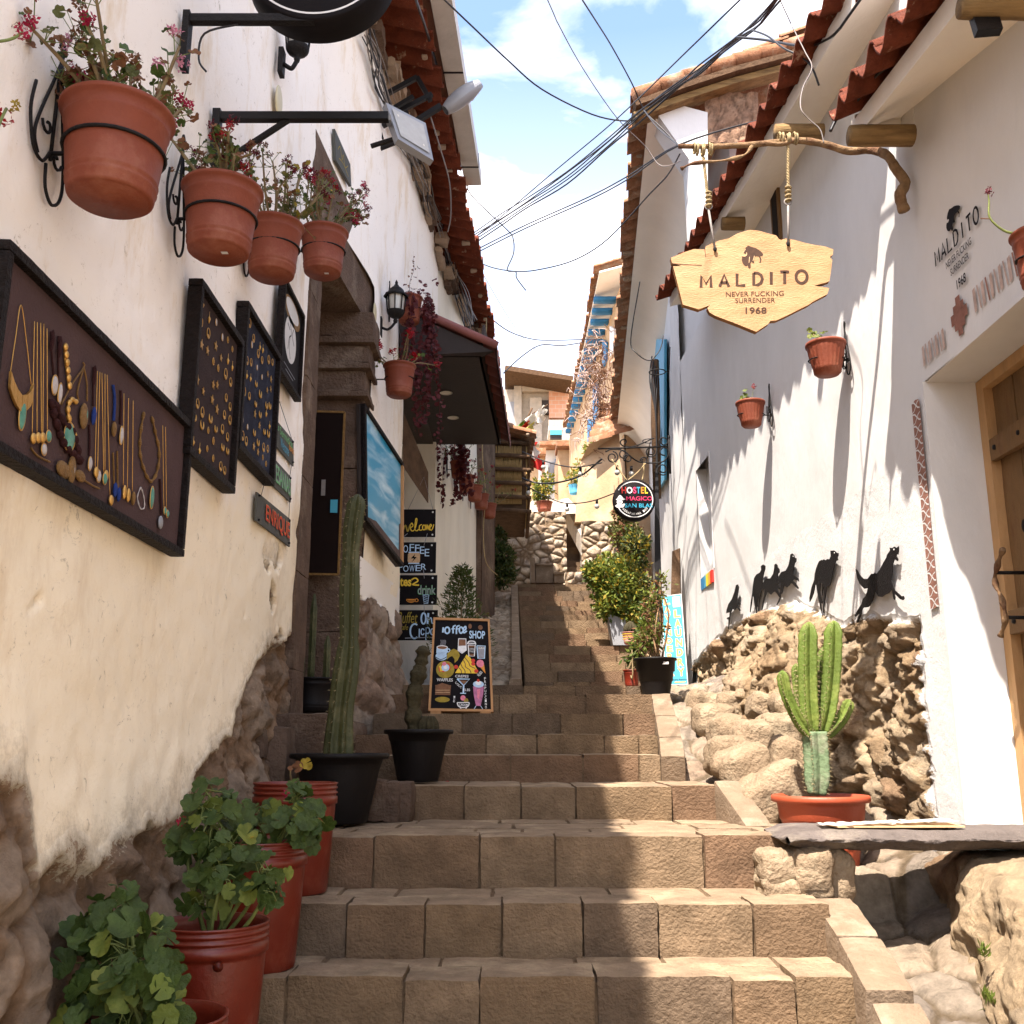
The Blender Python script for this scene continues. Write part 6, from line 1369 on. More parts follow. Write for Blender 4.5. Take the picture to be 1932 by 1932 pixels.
rpot('nearer fluted terracotta pot on the right wall with a few yellow green leaves', (1.765, 5.32, 2.20), .111, .185, (rx(5.32)-.035, 5.32, 2.10), 'nearer fluted pot', 3, False)
rpot('farther fluted terracotta pot on the right wall with a tiny red bloom', (1.695, 6.82, 2.375), .104, .18, (rx(6.82)-.035, 6.82, 2.28), 'farther fluted pot', 4, True)
t = thing('potted_geranium', 'terracotta pot cut by the right edge with one leggy flower stem', 'potted plant', (1.90, 3.30, 1.62)); cc = atY(1962, 440, 3.2)
make_pot(t, cc-Vector((0, 0, .2)), .10, .075, .2, n=40)
m = MB(); P = spline([cc+Vector((-.06, 0, 0)), atY(1898, 437, 3.2), atY(1868, 412, 3.2), atY(1866, 380, 3.2), atY(1864, 366, 3.2)], 5); m.tube(P, [.005-.003*i/len(P) for i in range(len(P))], 'stem_green', 6); m.tube([atY(1870, 413, 3.2), atY(1850, 412, 3.2)], .002, 'leaf_dry', 5); m.build('stem', t)
m = MB(); rs = random.Random(8); florets(m, atY(1866, 362, 3.2), .018, 'petal_dark', rs, 14); m.build('flower', t)
bracket('black iron bracket at the right edge holding the cut off pot', (rx(3.2)-.03, 3.2, cc.z-.1), abs(rx(3.2)-.03-cc.x), .09, math.pi, .7, 'iron scroll brackets')
# painted marks on the wall: logo, stepped cross, bands
def WA(Y0, Y1, z0, z1): return Art(m, (rx(Y0)-.028, Y0, z1), (rx(Y1)-.028, Y1, z1), (rx(Y1)-.028, Y1, z0), (rx(Y0)-.028, Y0, z0))
BISON = [(.02,.50),(.0,.62),(.04,.76),(.10,.84),(.20,.90),(.28,.86),(.30,.94),(.36,1.0),(.42,.96),(.42,.86),(.40,.78),(.46,.70),(.52,.76),(.58,.76),(.56,.62),(.58,.50),(.68,.46),(.80,.48),(.86,.62),(.82,.74),(.88,.76),(.92,.60),(.86,.46),(.96,.46),(1.0,.38),(.92,.28),(.78,.18),(.62,.10),(.44,.06),(.30,.0),(.18,.10),(.10,.24),(.10,.34),(.20,.36),(.22,.44),(.14,.48),(.06,.44)]
t = thing('painted_logo', 'small black painted logo with bison and lettering on the white wall', 'wall painting', (1.93, 4.0, 1.9))
m = MB(); A = WA(4.09, 3.95, 2.20, 2.31); A.poly(BISON, 'board_black'); m.build('emblem', t)
m = MB(); A = WA(4.22, 3.80, 1.92, 2.20)
stroke_word(A, 'MALDITO', [(.145*k, .145*k+.10, .02, .28) for k in range(7)], .012, 'board_black')
A.text('NEVER FUCKING', .22, .38, .78, .50, 'board_black', .01); A.text('SURRENDER', .3, .56, .70, .68, 'board_black', .01); A.text('1968', .40, .82, .60, .98, 'board_black', .02); m.build('lettering', t)
m = MB(); A = WA(4.135, 3.985, 1.72, 1.90)
A.poly([(.36,0),(.64,0),(.64,.18),(.82,.18),(.82,.36),(1,.36),(1,.64),(.82,.64),(.82,.82),(.64,.82),(.64,1),(.36,1),(.36,.82),(.18,.82),(.18,.64),(0,.64),(0,.36),(.18,.36),(.18,.18),(.36,.18)], 'mural_brown')
m.build('painted_cross', None, 'brown stepped cross painted above the door', 'wall painting')
for (Y0, Y1, z0, z1, dsc) in ((4.44, 4.20, 1.72, 1.82, 'left of the stepped cross, slanting strokes'), (3.93, 3.50, 1.76, 1.87, 'right of the stepped cross, running off the edge')):
    m = MB(); A = WA(Y0, Y1, z0, z1); n_ = 7 if Y0 > 4 else 12
    for k in range(n_):
        a = k/n_; w = .62/n_
        if k % 2 == 0: A.poly([(a, .05), (a+w, .0), (a+w*1.2, .95), (a+.01, 1)], 'mural_pale')
        else: A.poly([(a, .0), (a+w*.5, .0), (a+w*1.3, 1), (a+w*.8, 1)], 'mural_brown' if Y0 < 4 and k % 3 == 0 else 'mural_pale')
    m.build('painted_band', None, 'faded pink brown painted band '+dsc, 'wall painting')
m = MB(); A = WA(4.60, 4.515, .60, 1.60); N_ = 17; A.poly([(0, .01), (.5, 0), (1, .01), (1, .99), (0, 1)], 'mural_brown')
for k in range(N_):
    b = k/N_; A.line([(.02, b+.005), (.3, b+.01), (.75, b+.045), (.98, b+.05)], .0075, 'white_paint', 2); A.line([(.98, b+.012), (.7, b+.018), (.25, b+.052), (.02, b+.056)], .0045, 'white_paint', 2)
m.build('painted_band', None, 'tall brown and white zigzag band painted beside the door', 'wall painting')
# flood lamp at top right
t = thing('flood_lamp', 'small black flood lamp under the log end at the top right', 'lamp', atY(1852, 48, 3.05))
q = [atY(1824, 25, 3.05), atY(1873, 26, 3.05), atY(1886, 68, 3.0), atY(1838, 72, 3.0)]; m = MB(); n = (q[1]-q[0]).cross(q[0]-q[3]).normalized(); m.prism(q, n, .03, 'black_paint'); m.build('body', t)
m = MB(); m.tube(spline([q[1].lerp(q[0], .5), atY(1870, 10, 3.08), atY(1850, -10, 3.1)], 4), .004, 'cable', 5); m.build('wire', t)
# ---------------------------------------------------------------- wooden sign on its branch
def Z7(x, y, Y=4.50): return atY(1237.7+.1875*x, 415.1+.1875*y, Y)
t = thing('wooden_sign', 'rough edged wooden plank sign burned with bison and lettering, hung by ropes', 'sign', Z7(1000, 1125))
OUT = [(148,380),(280,325),(380,292),(492,296),(494,330),(500,265),(560,235),(640,205),(730,185),(820,135),(940,98),(1040,108),(1130,135),(1210,155),(1240,195),(1262,200),(1300,185),(1400,200),(1510,232),(1600,250),(1700,265),(1785,295),(1780,350),(1748,372),(1775,400),(1760,520),(1745,615),(1700,632),(1590,660),(1640,668),(1742,682),(1735,712),(1725,745),(1580,820),(1540,850),(1300,970),(1210,1010),(1150,1015),(1130,1045),(1010,1125),(960,1105),(800,1040),(600,965),(540,930),(516,885),(545,855),(430,900),(270,850),(250,770),(205,590),(172,465),(255,462),(160,430)]
fr = [Z7(*p) for p in OUT]; yy = sum(p.y for p in fr)/len(fr)
m = MB(); m.prism([p+Vector((0, .032, 0)) for p in fr], (0, -1, 0), .032, 'wood_sign', side='wood_edge') if 'wood_edge' in MATS else None
mk('wood_edge', (.33, .16, .06), .8, .3, 20, .6, 60, .2)
if not m.v: m.prism([p+Vector((0, .032, 0)) for p in fr], (0, -1, 0), .032, 'wood_sign', side='wood_edge')
plank = m.build('plank', t)
m = MB()
tl, tr_, br, bl = Z7(0, 0), Z7(1932, 0), Z7(1932, 1208), Z7(0, 1208); A = Art(m, tl, tr_, br, bl); S = lambda x, y: (x/1932, y/1208)
A.poly([S(lerp(862, 1078, a), lerp(262, 498, b)) for a, b in BISON], 'engraved'); A.ring(*S(885, 350), .014, .02, .004, 'chalk_tan', 3, a0=-.6, a1=2.6)
for l_ in ([(900, 300), (880, 330)], [(940, 380), (935, 440)], [(990, 370), (975, 420)]): A.line([S(*p) for p in l_], .003, 'chalk_tan', 3)
m.build('emblem', t)
m = MB(); A = Art(m, tl, tr_, br, bl)
stroke_word(A, 'MALDITO', [(*[q/1932 for q in (x0+10, x1-10)], *[q/1208 for q in (y0+10, y1-10)]) for x0, x1, y0, y1 in ((442, 564, 555, 698), (630, 742, 545, 690), (800, 908, 537, 682), (968, 1080, 530, 675), (1146, 1172, 522, 668), (1240, 1348, 517, 662), (1398, 1530, 507, 655))], .0145, 'engraved')
for ch, x0, x1, y0, y1 in () and (('M', 442, 564, 555, 698), ('A', 630, 742, 545, 690), ('L', 800, 908, 537, 682), ('D', 968, 1080, 530, 675), ('I', 1146, 1172, 522, 668), ('T', 1240, 1348, 517, 662), ('O', 1398, 1530, 507, 655)):
    if ch == 'I': A.poly([S(x0, y0), S(x1-4, y0), S(x1+4, y1), S(x0+8, y1)], 'engraved')
    else: A.text(ch, *S(x0, y0), *S(x1, y1), 'engraved', .010)
A.text('NEVER FUCKING', *S(702, 727), *S(1284, 776), 'engraved', 0.0, rot=.02); A.text('SURRENDER', *S(797, 792), *S(1196, 840), 'engraved', 0.0, rot=.012); A.text('1968', *S(900, 885), *S(1112, 948), 'engraved', .014)
A.line([S(160, 448), S(300, 458), S(460, 464)], .003, 'engraved'); A.line([S(490, 300), S(500, 380)], .003, 'engraved'); m.build('lettering', t)
m = MB()
for px, y0, y1 in ((1345, 388, 470), (1487, 380, 460)):
    m = MB()
    a, b = atY(px-(8 if px < 1400 else 0), y0+8, 4.50), atY(px+(4 if px < 1400 else 0), y1, 4.49); m.tube([a, b], .0055, 'pipe_grey', 8); m.tube([a+Vector((.018*math.cos(k*.5236), 0, .018*math.sin(k*.5236)+.02)) for k in range(13)], .0035, 'pipe_grey', 6)
    m.ball(b, (.010, .006, .014), 'dark_void', 8, 6); m.build('hook', t)
t = thing('branch_bracket', 'gnarled bare branch jutting from the white wall, carrying the wooden sign', 'branch', atY(1706, 395, 4.52))
m = MB(); P = spline([atY(*q) for q in ((1706, 398, 4.36), (1698, 368, 4.36), (1708, 345, 4.36), (1690, 318, 4.38), (1672, 292, 4.42), (1640, 283, 4.52), (1600, 285, 4.52), (1555, 272, 4.52), (1500, 265, 4.52), (1430, 272, 4.52), (1360, 276, 4.52), (1280, 276, 4.52))], 6)
m.tube(P, [(.028-.016*i/len(P))*(1+.25*N3(i*.5, 3)) for i in range(len(P))], 'branch', 10); m.build('limb', t)
m = MB(); m.tube(spline([atY(*q) for q in ((1420, 274, 4.52), (1405, 292, 4.50), (1370, 302, 4.5), (1310, 308, 4.49), (1286, 318, 4.48))], 5), [.008+.004*math.sin(k) for k in range(21)], 'branch', 8); m.tube(spline([atY(1505, 262, 4.5), atY(1475, 272, 4.49), atY(1440, 270, 4.49)], 4), .012, 'branch', 8); m.build('twig', t)
for k, (x0, y0, y1, dsc) in enumerate(((1327, 290, 392, 'left'), (1487, 270, 382, 'right'))):
    t = thing('rope', dsc+' rope tying the wooden sign to the branch', 'rope', atY(x0, y1, 4.5)); m = MB()
    for j in range(9): m.tube([atY(x0+(j-4)*(4.2), y0-8, 4.50)+Vector((.008*math.sin(j*2.3), .026*math.cos(a), .026*math.sin(a)+.006*math.cos(j))) for a in [i*.524 for i in range(13)]], .0048, 'rope', 6)
    m.build('knot', t); m = MB(); n_ = 60
    x2 = 1337 if dsc == 'left' else 1487
    for ph in (0, 2.1, 4.2): m.tube([atY(lerp(x0, x2, i/n_), lerp(y0+6, y1, i/n_), 4.5)+Vector((.0045*math.cos(i*.7+ph), .0045*math.sin(i*.7+ph), 0)) for i in range(n_+1)], .0042, 'rope', 5)
    for j in range(4): m.tube([atY(x2, y1-4-j*8, 4.5)+Vector((.013*math.cos(a), .013*math.sin(a), .002*math.cos(a+j))) for a in [i*.524 for i in range(13)]], .005, 'rope', 6)
    m.build('strand', t)
# ---------------------------------------------------------------- big cactus in its wicker pot
c = Vector((1.437, 4.88, -.56)); t = thing('potted_cactus', 'sunlit many armed green cactus in an orange pot behind the bench', 'potted cactus', c, 'potted cacti')
rt = .224; hh = .335; rows = [(rt*.66+(rt*.80-rt*.66)*k/14, .02+.014*k*1.0) for k in range(15)]
prof = [(0, 0), (rt*.64, 0), (rt*.65, .01)]+rows+[(rt*.835, .222), (rt*.845, .226), (rt*.88, .285), (rt*.89, .30), (rt*.98, .302), (rt, .310), (rt*1.0, .322), (rt*.98, .332), (rt*.93, .333), (rt*.88, .30), (rt*.8, .25)]
make_pot(t, c, rt, rt*.66, hh, 'pot_orange', 112, prof=prof, fn=lambda a, i: 1+(.020 if 3 <= i <= 17 and (int(a/6.2832*112+.5)//4+(i//2)) % 2 == 0 else 0))
def Z8(x, y, Y=4.86): return atY(1283+.3516*x, 905.6+.3516*y, Y)
rs = random.Random(81)
def wavy(nm, pts, r0, ribs, mat, n=12, tip=True, depth=.55, spn=True):
    P = spline([Z8(*p) for p in pts], n); L_ = len(P); m = MB(); ms = MB()
    rad = [r0*(.72+.28*sm(0, .25, i/(L_-1)))*(1+.07*(i % 2)) for i in range(L_)]
    if tip: rad[-1] = r0*.15; rad[-2] = r0*.6; rad[-3] = r0*.85
    cactus_col(m, P, rad, ribs, mat, depth, ms=ms, rs=rs, sp=.014); m.build(nm, t); ms.build('spine', t)
wavy('trunk', [(740, 1690), (742, 1560), (735, 1440), (728, 1350)], .062, 5, 'cactus_old', 6, False, .5)
wavy('arm', [(712, 1350), (695, 1200), (690, 1000), (693, 762)], .048, 5, 'cactus_green', 8)
wavy('arm', [(765, 1350), (800, 1200), (822, 980), (828, 755)], .046, 5, 'cactus_green', 8)
wavy('arm', [(745, 1350, 4.95), (752, 1200, 4.97), (762, 1050, 4.97), (772, 895, 4.97)], .030, 5, 'cactus_green', 7)
wavy('arm', [(700, 1370), (640, 1290), (575, 1150), (548, 1022)], .031, 5, 'cactus_green', 8)
wavy('arm', [(690, 1350, 4.92), (650, 1230, 4.94), (632, 1100, 4.94), (622, 985, 4.94)], .025, 5, 'cactus_green', 7)
wavy('arm', [(765, 1375), (810, 1340), (870, 1270), (912, 1178)], .031, 5, 'cactus_green', 8)
# ---------------------------------------------------------------- stone bench
t = thing('stone_bench', 'dark grey slab bench on rubble supports beside the steps', 'bench', (1.5, 4.2, -.7))
m = MB(); vs = []; NU, NV = 64, 14
def benchpt(u, v, top):
    x = lerp(1.075, 2.35, u); yf = 4.11+.02*fb(x*4, 1)-.03*sm(1.4, 2, x); yb = 4.50+.02*fb(x*3, 7); y = lerp(yf, yb, v); e = sm(0, .06, u)*sm(0, .12, v)
    z = (-.328+.006*fb(x*7, y*7)-.02*(1-e)) if top else (-.402-.014*fb(x*6, y*6, 3)+.028*(1-e)); return (x+.02*fb(y*8, top*2)*(1-sm(0, .1, u)), y, z)
m.grid(NU, NV, lambda u, v: benchpt(u, v, 1), 'slate'); m.grid(NU, NV, lambda u, v: benchpt(1-u, v, 0), 'slate')
def edge(u, v):
    a, b = Vector(benchpt(u, 0, 1)), Vector(benchpt(u, 0, 0)); p = a.lerp(b, v); p.y -= .035*math.sin(math.pi*v)*(.6+.9*abs(fb(p.x*9, v*3, 5)))+.010*fb(p.x*25, v*6)*math.sin(math.pi*v); return p
m.grid(180, 8, lambda u, v: edge(1-u, v), 'slate')
def edge2(u, v):
    a, b = Vector(benchpt(0, u, 1)), Vector(benchpt(0, u, 0)); p = a.lerp(b, v); p.x -= .035*math.sin(math.pi*v)*(.7+.6*fb(p.y*9, v*3, 5))*math.sin(math.pi*min(1, u+.15)); return p
m.grid(24, 6, edge2, 'slate'); m.build('slab', t)
for (x, y, z, hx, hy, hz_, s_) in ((1.05, 4.22, -.44, .085, .12, .075, 1), (1.17, 4.2, -.465, .075, .11, .10, 2), (1.03, 4.18, -.515, .075, .1, .045, 3), (1.27, 4.27, -.50, .07, .11, .12, 4), (1.14, 4.28, -.60, .16, .12, .10, 6)):
    z -= .032; m = MB(); m.rbox((x, y, z), (hx, hy, hz_), min(hx, hz_)*.5, 'boulder', res=.018, disp=.022, freq=8, seed=s_); m.build('support_stone', t)
def bank(u, v):
    y = lerp(1.6, 4.75, u); a = v; x0 = piece([(1.6, 1.44), (3.0, 1.50), (3.7, 1.60), (4.0, 1.66), (4.3, 1.72), (4.75, 1.82)], y); zt = piece([(1.6, -1.0), (2.6, -.72), (3.3, -.55), (3.9, -.47), (4.75, -.46)], y); z0 = piece(LZ, y)-.05
    if v < .55: k = v/.55; x = x0+.12*k*k+.05*fb(y*3, k*2, 9); z = lerp(z0, zt, k)
    else: k = (v-.55)/.45; x = x0+.12+k*.75+.05*fb(y*3, 2, 9)*(1-k); z = zt+.05*math.sin(k*math.pi*.6)+.02*fb(x*3, y*3)
    f, r, d = vor(y/.42+.3*fb(y*2, x*2), (x*1.2+z*1.2)/.36, 31.0); h = .035*min(1, f*1.5)**.7*(.3+r)+.03*fb(x*4, y*4, z*4)-.02*abs(fb(x*9, y*9, z*9))+.006*N3(x*30, y*30, z*30)
    return (x-h*(1 if v < .55 else .3), y, z+h*(.3 if v < .55 else 1)), (r, (1-sm(.015, .07, f))*.7, 0)
field('support_rock', 200, 90, bank, 'rubble_right', parent=t)
m = MB(); rs = random.Random(15)
for k in range(6):
    x = 1.30+k*.085; P = [(x-.055, 4.20+.02*rs.random(), -.318+.003*k), (x+.06, 4.19+.02*rs.random(), -.316+.003*k), (x+.075, 4.36, -.316+.003*k), (x-.04, 4.37, -.319+.003*k)]
    m.grid(8, 4, lambda u, v: Vector(P[0]).lerp(Vector(P[1]), u).lerp(Vector(P[3]).lerp(Vector(P[2]), u), v)+Vector((0, 0, .006*fb(u*3+k, v*2)+.004)), 'fabric_white')
m.prism([(1.30, 4.20, -.322), (1.80, 4.185, -.320), (1.82, 4.37, -.320), (1.28, 4.37, -.322)], (0, 0, 1), .006, 'chalk_tan')
m.build('cardboard', None, 'crumpled pale cardboard sheet lying on the stone bench', 'cardboard')
for (px, py, Y, s_) in ((1668, 1645, 4.85, 1.0), (1855, 1800, 3.6, .6), (1862, 1885, 3.3, .7)):
    p = atY(px, py, Y); m = MB(); rs = random.Random(int(px))
    for k in range(34):
        d = rv(rs, .5)+Vector((0, -.2, 1)); small_leaf(m, p+rv(rs, .015)*s_, d, rv(rs), .06*s_*rs.uniform(.4, 1.1), .004, 'leaf_bush')
    m.build('weed', None, {1668: 'tuft of weed behind the bench by the orange pot', 1855: 'small weed in the lane edge under the bench end', 1862: 'weed at the lane edge nearest the camera'}[px], 'weed')
# ---------------------------------------------------------------- laundry sign, leaning board, black pot, stair plants
q = [atY(1247.5, 1125.6, 10.0), atY(1285, 1121, 10.0), atY(1297.7, 1291, 9.85), atY(1257, 1292, 9.85)]
t = thing('advert_board', 'tall blue board with orange lettering for laundry, leaning on the wall', 'sign', (q[2]+q[3])/2); n = (q[1]-q[0]).cross(q[0]-q[3]).normalized()
m = MB(); m.prism([p-n*.02 for p in q], n, .02, 'sign_blue'); m.build('panel', t); m = MB(); A = Art(m, *q)
for a, b, c_, d in (((0, 0), (1, 0), 0, 0), ((0, 1), (1, 1), 0, 0), ((0, 0), (0, 1), 0, 0), ((1, 0), (1, 1), 0, 0)): A.line([a, b], .008, 'white_paint', 1)
for k, ch in enumerate('LAVANDERIA'): y = .03+k*.089; A.text(ch, .10 if ch != 'I' else .2, y, .42 if ch != 'I' else .32, y+.078, 'white_paint', .09, l=1); A.text(ch, .12 if ch != 'I' else .22, y+.004, .40 if ch != 'I' else .30, y+.074, 'sign_orange', .045, l=3)
for k, ch in enumerate('LAUNDRY'): y = .17+k*.108; A.text(ch, .56, y, .90, y+.094, 'white_paint', .09, l=1); A.text(ch, .58, y+.005, .88, y+.089, 'sign_orange', .045, l=3)
A.poly([(.55, .02), (.92, .02), (.92, .14), (.55, .14)], 'white_paint'); A.ring(.73, .09, .10, .03, .006, 'planter_grey', 2); A.line(sp2([(.66, .06), (.75, .045), (.8, .07), (.72, .09), (.8, .11)]), .006, 'planter_grey', 2)
A.text('Buena Atencion', .30, .935, .97, .955, 'board_black'); A.line([(.4, .975), (.9, .972)], .008, 'chalk_yellow'); m.build('lettering', t)
q = [atY(1268, 1040, 10.25), atY(1282, 1034, 10.25), atY(1286, 1250, 10.1), atY(1262, 1250, 10.1)]
m = MB(); m.prism(q, (.3, 1, 0), .06, 'old_wood'); m.build('leaning_plank', None, 'dark weathered plank leaning behind the blue laundry board', 'plank')
c = Vector((1.06, 7.52, .35)); t = thing('planter_pot', 'big black scalloped pot with tall thin leafy stems by the laundry board', 'potted plant', c)
pf = [(0, 0), (.098, 0), (.10, .01), (.117, .10), (.119, .105), (.123, .107), (.131, .175), (.138, .178), (.146, .255), (.158, .257), (.160, .266), (.157, .274), (.145, .272), (.14, .2)]
make_pot(t, c, .155, .10, .27, 'pot_black', 48, prof=pf, fn=lambda a, i: 1+(.02*abs(math.sin(a*9)) if i == 7 else 0))
m = MB(); m.obox(c+Vector((.05, -.137, .23)), (.028, .002, 0), (0, .001, 0), (0, 0, .009), 'white_paint'); m.build('sticker', t)
rs = random.Random(91)
def shrub(t, base, blobs, n, ln, w, mats, rs, stems=6, sm_='stem', leafname='foliage'):
    m = MB(); ms = MB(); base = Vector(base); tot = sum(r**2 for c_, r in blobs)
    for (c_, r) in blobs:
        c_ = Vector(c_)
        for k in range(max(1, stems//len(blobs))): P = spline([base+rv(rs, .02), base.lerp(c_, .5)+rv(rs, .05), c_+rv(rs, r*.5)], 4); ms.tube(P, [.009-.006*i/len(P) for i in range(len(P))], sm_, 5)
        for _ in range(int(n*r*r/tot)):
            d = rv(rs).normalized(); cl = .6+.4*N3(d.x*3+c_.x*9, d.y*3, d.z*3); p = c_+d*r*(rs.random()**.4)*(.75+.5*cl)
            for j in range(4): small_leaf(m, p+rv(rs, .02), d+rv(rs, .8)+Vector((0, 0, -.1)), rv(rs)+Vector((0, 0, 1)), ln*rs.uniform(.6, 1.2), w*rs.uniform(.7, 1.2), mats[min(len(mats)-1, int(rs.random()**1.6*len(mats)))])
    ms.build('stem', t); return m.build(leafname, t)
shrub(t, c+Vector((0, 0, .25)), [(atY(1234, 1180, 7.5), .06), (atY(1236, 1130, 7.5), .06), (atY(1230, 1210, 7.5), .06), (atY(1246, 1100, 7.55), .045), (atY(1224, 1150, 7.5), .045), (atY(1216, 1205, 7.45), .06)], 190, .045, .009, ('leaf_bush', 'leaf_olive', 'leaf_dry'), rs, 18, 'branch')
c = atY(1192, 1292, 8.1); c.z = .44; t = thing('planter_pot', 'small red pot half hidden behind the big black pot', 'potted plant', c); make_pot(t, c, .07, .05, .14, 'bucket_red', 24)
shrub(t, c+Vector((0, 0, .12)), [(atY(1212, 1215, 8.1), .09), (atY(1200, 1240, 8.1), .07), (atY(1225, 1190, 8.1), .08)], 170, .06, .012, ('leaf_bush', 'leaf_green'), rs, 9)
c = atY(1190, 1216, 10.4); t = thing('planter_pot', 'striped pink clay bowl on the stair edge with a small round cactus', 'potted plant', c); make_pot(t, c, .088, .065, .125, 'clay_pink', 32)
m = MB()
for z_ in (.05, .075, .1): m.lathe(c, [(.078+z_*.1, z_), (.079+z_*.1, z_+.006)], 'chalk_yellow', 32)
m.build('stripe', t); m = MB(); cactus_col(m, [c+Vector((0, 0, .10+.02*k)) for k in range(8)], [.03, .055, .07, .075, .07, .06, .04, .01], 12, 'cactus_mossy', .2); m.build('cactus', t)
c = atY(1167, 1217, 10.95); t = thing('planter_box', 'tall grey box planter on the stairs with a large yellow green bush', 'planter', c)
a0, a1, a2, a3 = atY(1147, 1158, 10.95), atY(1180, 1168, 10.95), atY(1186, 1217, 10.95), atY(1157, 1217, 10.95)
m = MB(); m.prism([a0, a1, a2, a3], (0, 1, 0), .25, 'planter_grey'); m.build('box', t)
shrub(t, c+Vector((0, .1, .3)), [(atY(1160, 1115, 11.1), .24), (atY(1130, 1085, 11.1), .15), (atY(1172, 1080, 11.2), .17), (atY(1150, 1145, 11.0), .14), (atY(1187, 1120, 11.2), .15), (atY(1118, 1078, 11.1), .08), (atY(1185, 1155, 11.0), .12), (atY(1145, 1060, 11.3), .09)], 1500, .062, .016, ('leaf_bush', 'leaf_bush', 'leaf_green', 'leaf_yellow'), rs, 24)
t = thing('climbing_shrub', 'tall climbing shrub with yellowish leaves against the wall, above the grey planter', 'shrub', atY(1200, 1180, 12.3))
shrub(t, atY(1200, 1200, 12.3), [(atY(1200, 1025, 12.3), .15), (atY(1196, 1060, 12.3), .14), (atY(1200, 1105, 12.2), .18), (atY(1205, 1150, 12.1), .16)], 800, .06, .016, ('leaf_dark', 'leaf_yellow', 'leaf_olive', 'leaf_bush'), rs, 16)
t = thing('climbing_shrub', 'shaded green shrub growing at the top of the left drain lane', 'shrub', atY(942, 1100, 14.6))
shrub(t, atY(940, 1110, 14.6), [(atY(940, 1050, 14.6), .22), (atY(950, 1080, 14.5), .18), (atY(935, 1015, 14.8), .15)], 700, .07, .018, ('leaf_dark', 'leaf_green', 'leaf_olive'), rs, 12)
# trailing plants over the back wall
t = thing('climbing_shrub', 'dry ivy hanging over the right end of the far stone wall', 'shrub', atY(1185, 1100, 16.6))
shrub(t, atY(1185, 1100, 16.6), [(atY(1178, 965, 16.6), .17), (atY(1185, 1010, 16.5), .24), (atY(1165, 1000, 16.7), .13), (atY(1188, 1060, 16.5), .25)], 900, .07, .02, ('leaf_olive', 'leaf_dry', 'leaf_bush'), rs, 20)
# ---------------------------------------------------------------- hostel drum sign on its scroll bracket
def ZB4(x, y, Y=10.8): return atY(905.6+.2344*x, 641.5+.2344*y, Y)
t = thing('scroll_bracket', 'black wrought iron scroll bracket carrying the round hostel sign', 'bracket', ZB4(1525, 1070))
m = MB(); m.tube([ZB4(950, 875), ZB4(1510, 858)], .010, 'iron', 6); m.build('bar', t); m = MB(); m.tube([ZB4(1520, 770), ZB4(1532, 1075)], .013, 'iron', 6); m.build('wall_bar', t)
m = MB()
def curl(cx, cy, r, a0, turns, Y=10.8): m.tube([ZB4(cx+r*(1-.55*k/24)*math.cos(a0+turns*6.28*k/24), cy+r*(1-.55*k/24)*math.sin(a0+turns*6.28*k/24)) for k in range(25)], .008, 'iron', 5)
m.tube(spline([ZB4(*p) for p in ((1400, 788), (1310, 830), (1230, 858), (1160, 855), (1130, 830), (1140, 805), (1170, 800), (1178, 820), (1165, 835))], 5), .008, 'iron', 5)
m.tube(spline([ZB4(*p) for p in ((1010, 900), (1060, 880), (1150, 890), (1240, 960), (1300, 985), (1400, 990), (1470, 980), (1510, 940), (1515, 890), (1480, 865), (1450, 890), (1455, 920), (1490, 930))], 5), .009, 'iron', 5)
for a in ((1065, 945, 48, -1.5, 1.3), (1155, 915, 38, .5, 1.2), (1190, 955, 34, 2.5, 1.3), (1375, 900, 46, -.3, 1.4), (1480, 820, 42, 2.0, 1.3), (1470, 1040, 48, 1.0, 1.3), (1320, 970, 30, 3, 1.2)): curl(*a)
m.build('scroll', t)
t = thing('round_sign', 'black round hostel sign with coloured lettering and a wizard hat face', 'sign', atY(1198, 984, 10.75)); c = atY(1197, 942, 10.72); rd = .232
m = MB(); m.lathe(c, [(0, 0), (rd*.95, 0), (rd, .008), (rd, .10), (rd*.96, .11), (0, .11)], 'board_black', 56, axis=(0, 1, 0)); m.build('drum', t)
m = MB(); A = Art(m, c+Vector((-rd, 0, rd)), c+Vector((rd, 0, rd)), c+Vector((rd, 0, -rd)), c+Vector((-rd, 0, -rd)))
A.ring(.5, .5, .43, .43, .010, 'white_paint', a0=-2.6, a1=.95, n=40); A.ring(.5, .5, .43, .43, .010, 'white_paint', a0=.95, a1=2.35, n=20); A.ring(.5, .5, .43, .43, .010, 'white_paint', a0=2.35, a1=2.75, n=10)
for ch, x0, x1, mt in (('H', .20, .31, 'paint_red'), ('O', .32, .46, 'white_paint'), ('S', .47, .55, 'paint_pink'), ('T', .56, .64, 'paint_cyan'), ('E', .66, .73, 'paint_orange'), ('L', .75, .82, 'paint_yellow')): A.text(ch, x0, .20, x1, .36, mt, .03)
A.text('MAGICO', .31, .43, .92, .53, 'paint_pink', .012); A.text('SAN BLAS', .27, .60, .92, .70, 'paint_cyan', .012)
A.poly(sp2([(.10, .47), (.15, .40), (.20, .42), (.24, .47), (.29, .50), (.22, .52), (.12, .53), (.06, .51)], 3), 'white_paint'); A.ell(.15, .57, .07, .055, 'white_paint'); A.poly(sp2([(.04, .66), (.10, .62), (.2, .63), (.26, .60), (.25, .67), (.15, .70), (.08, .70)], 3), 'white_paint'); A.line(sp2([(.12, .56), (.16, .575), (.19, .56)]), .006, 'board_black', 3); A.line([(.09, .50), (.22, .50)], .004, 'board_black', 3)
w_ = 'PASÑAPAKANA 100'
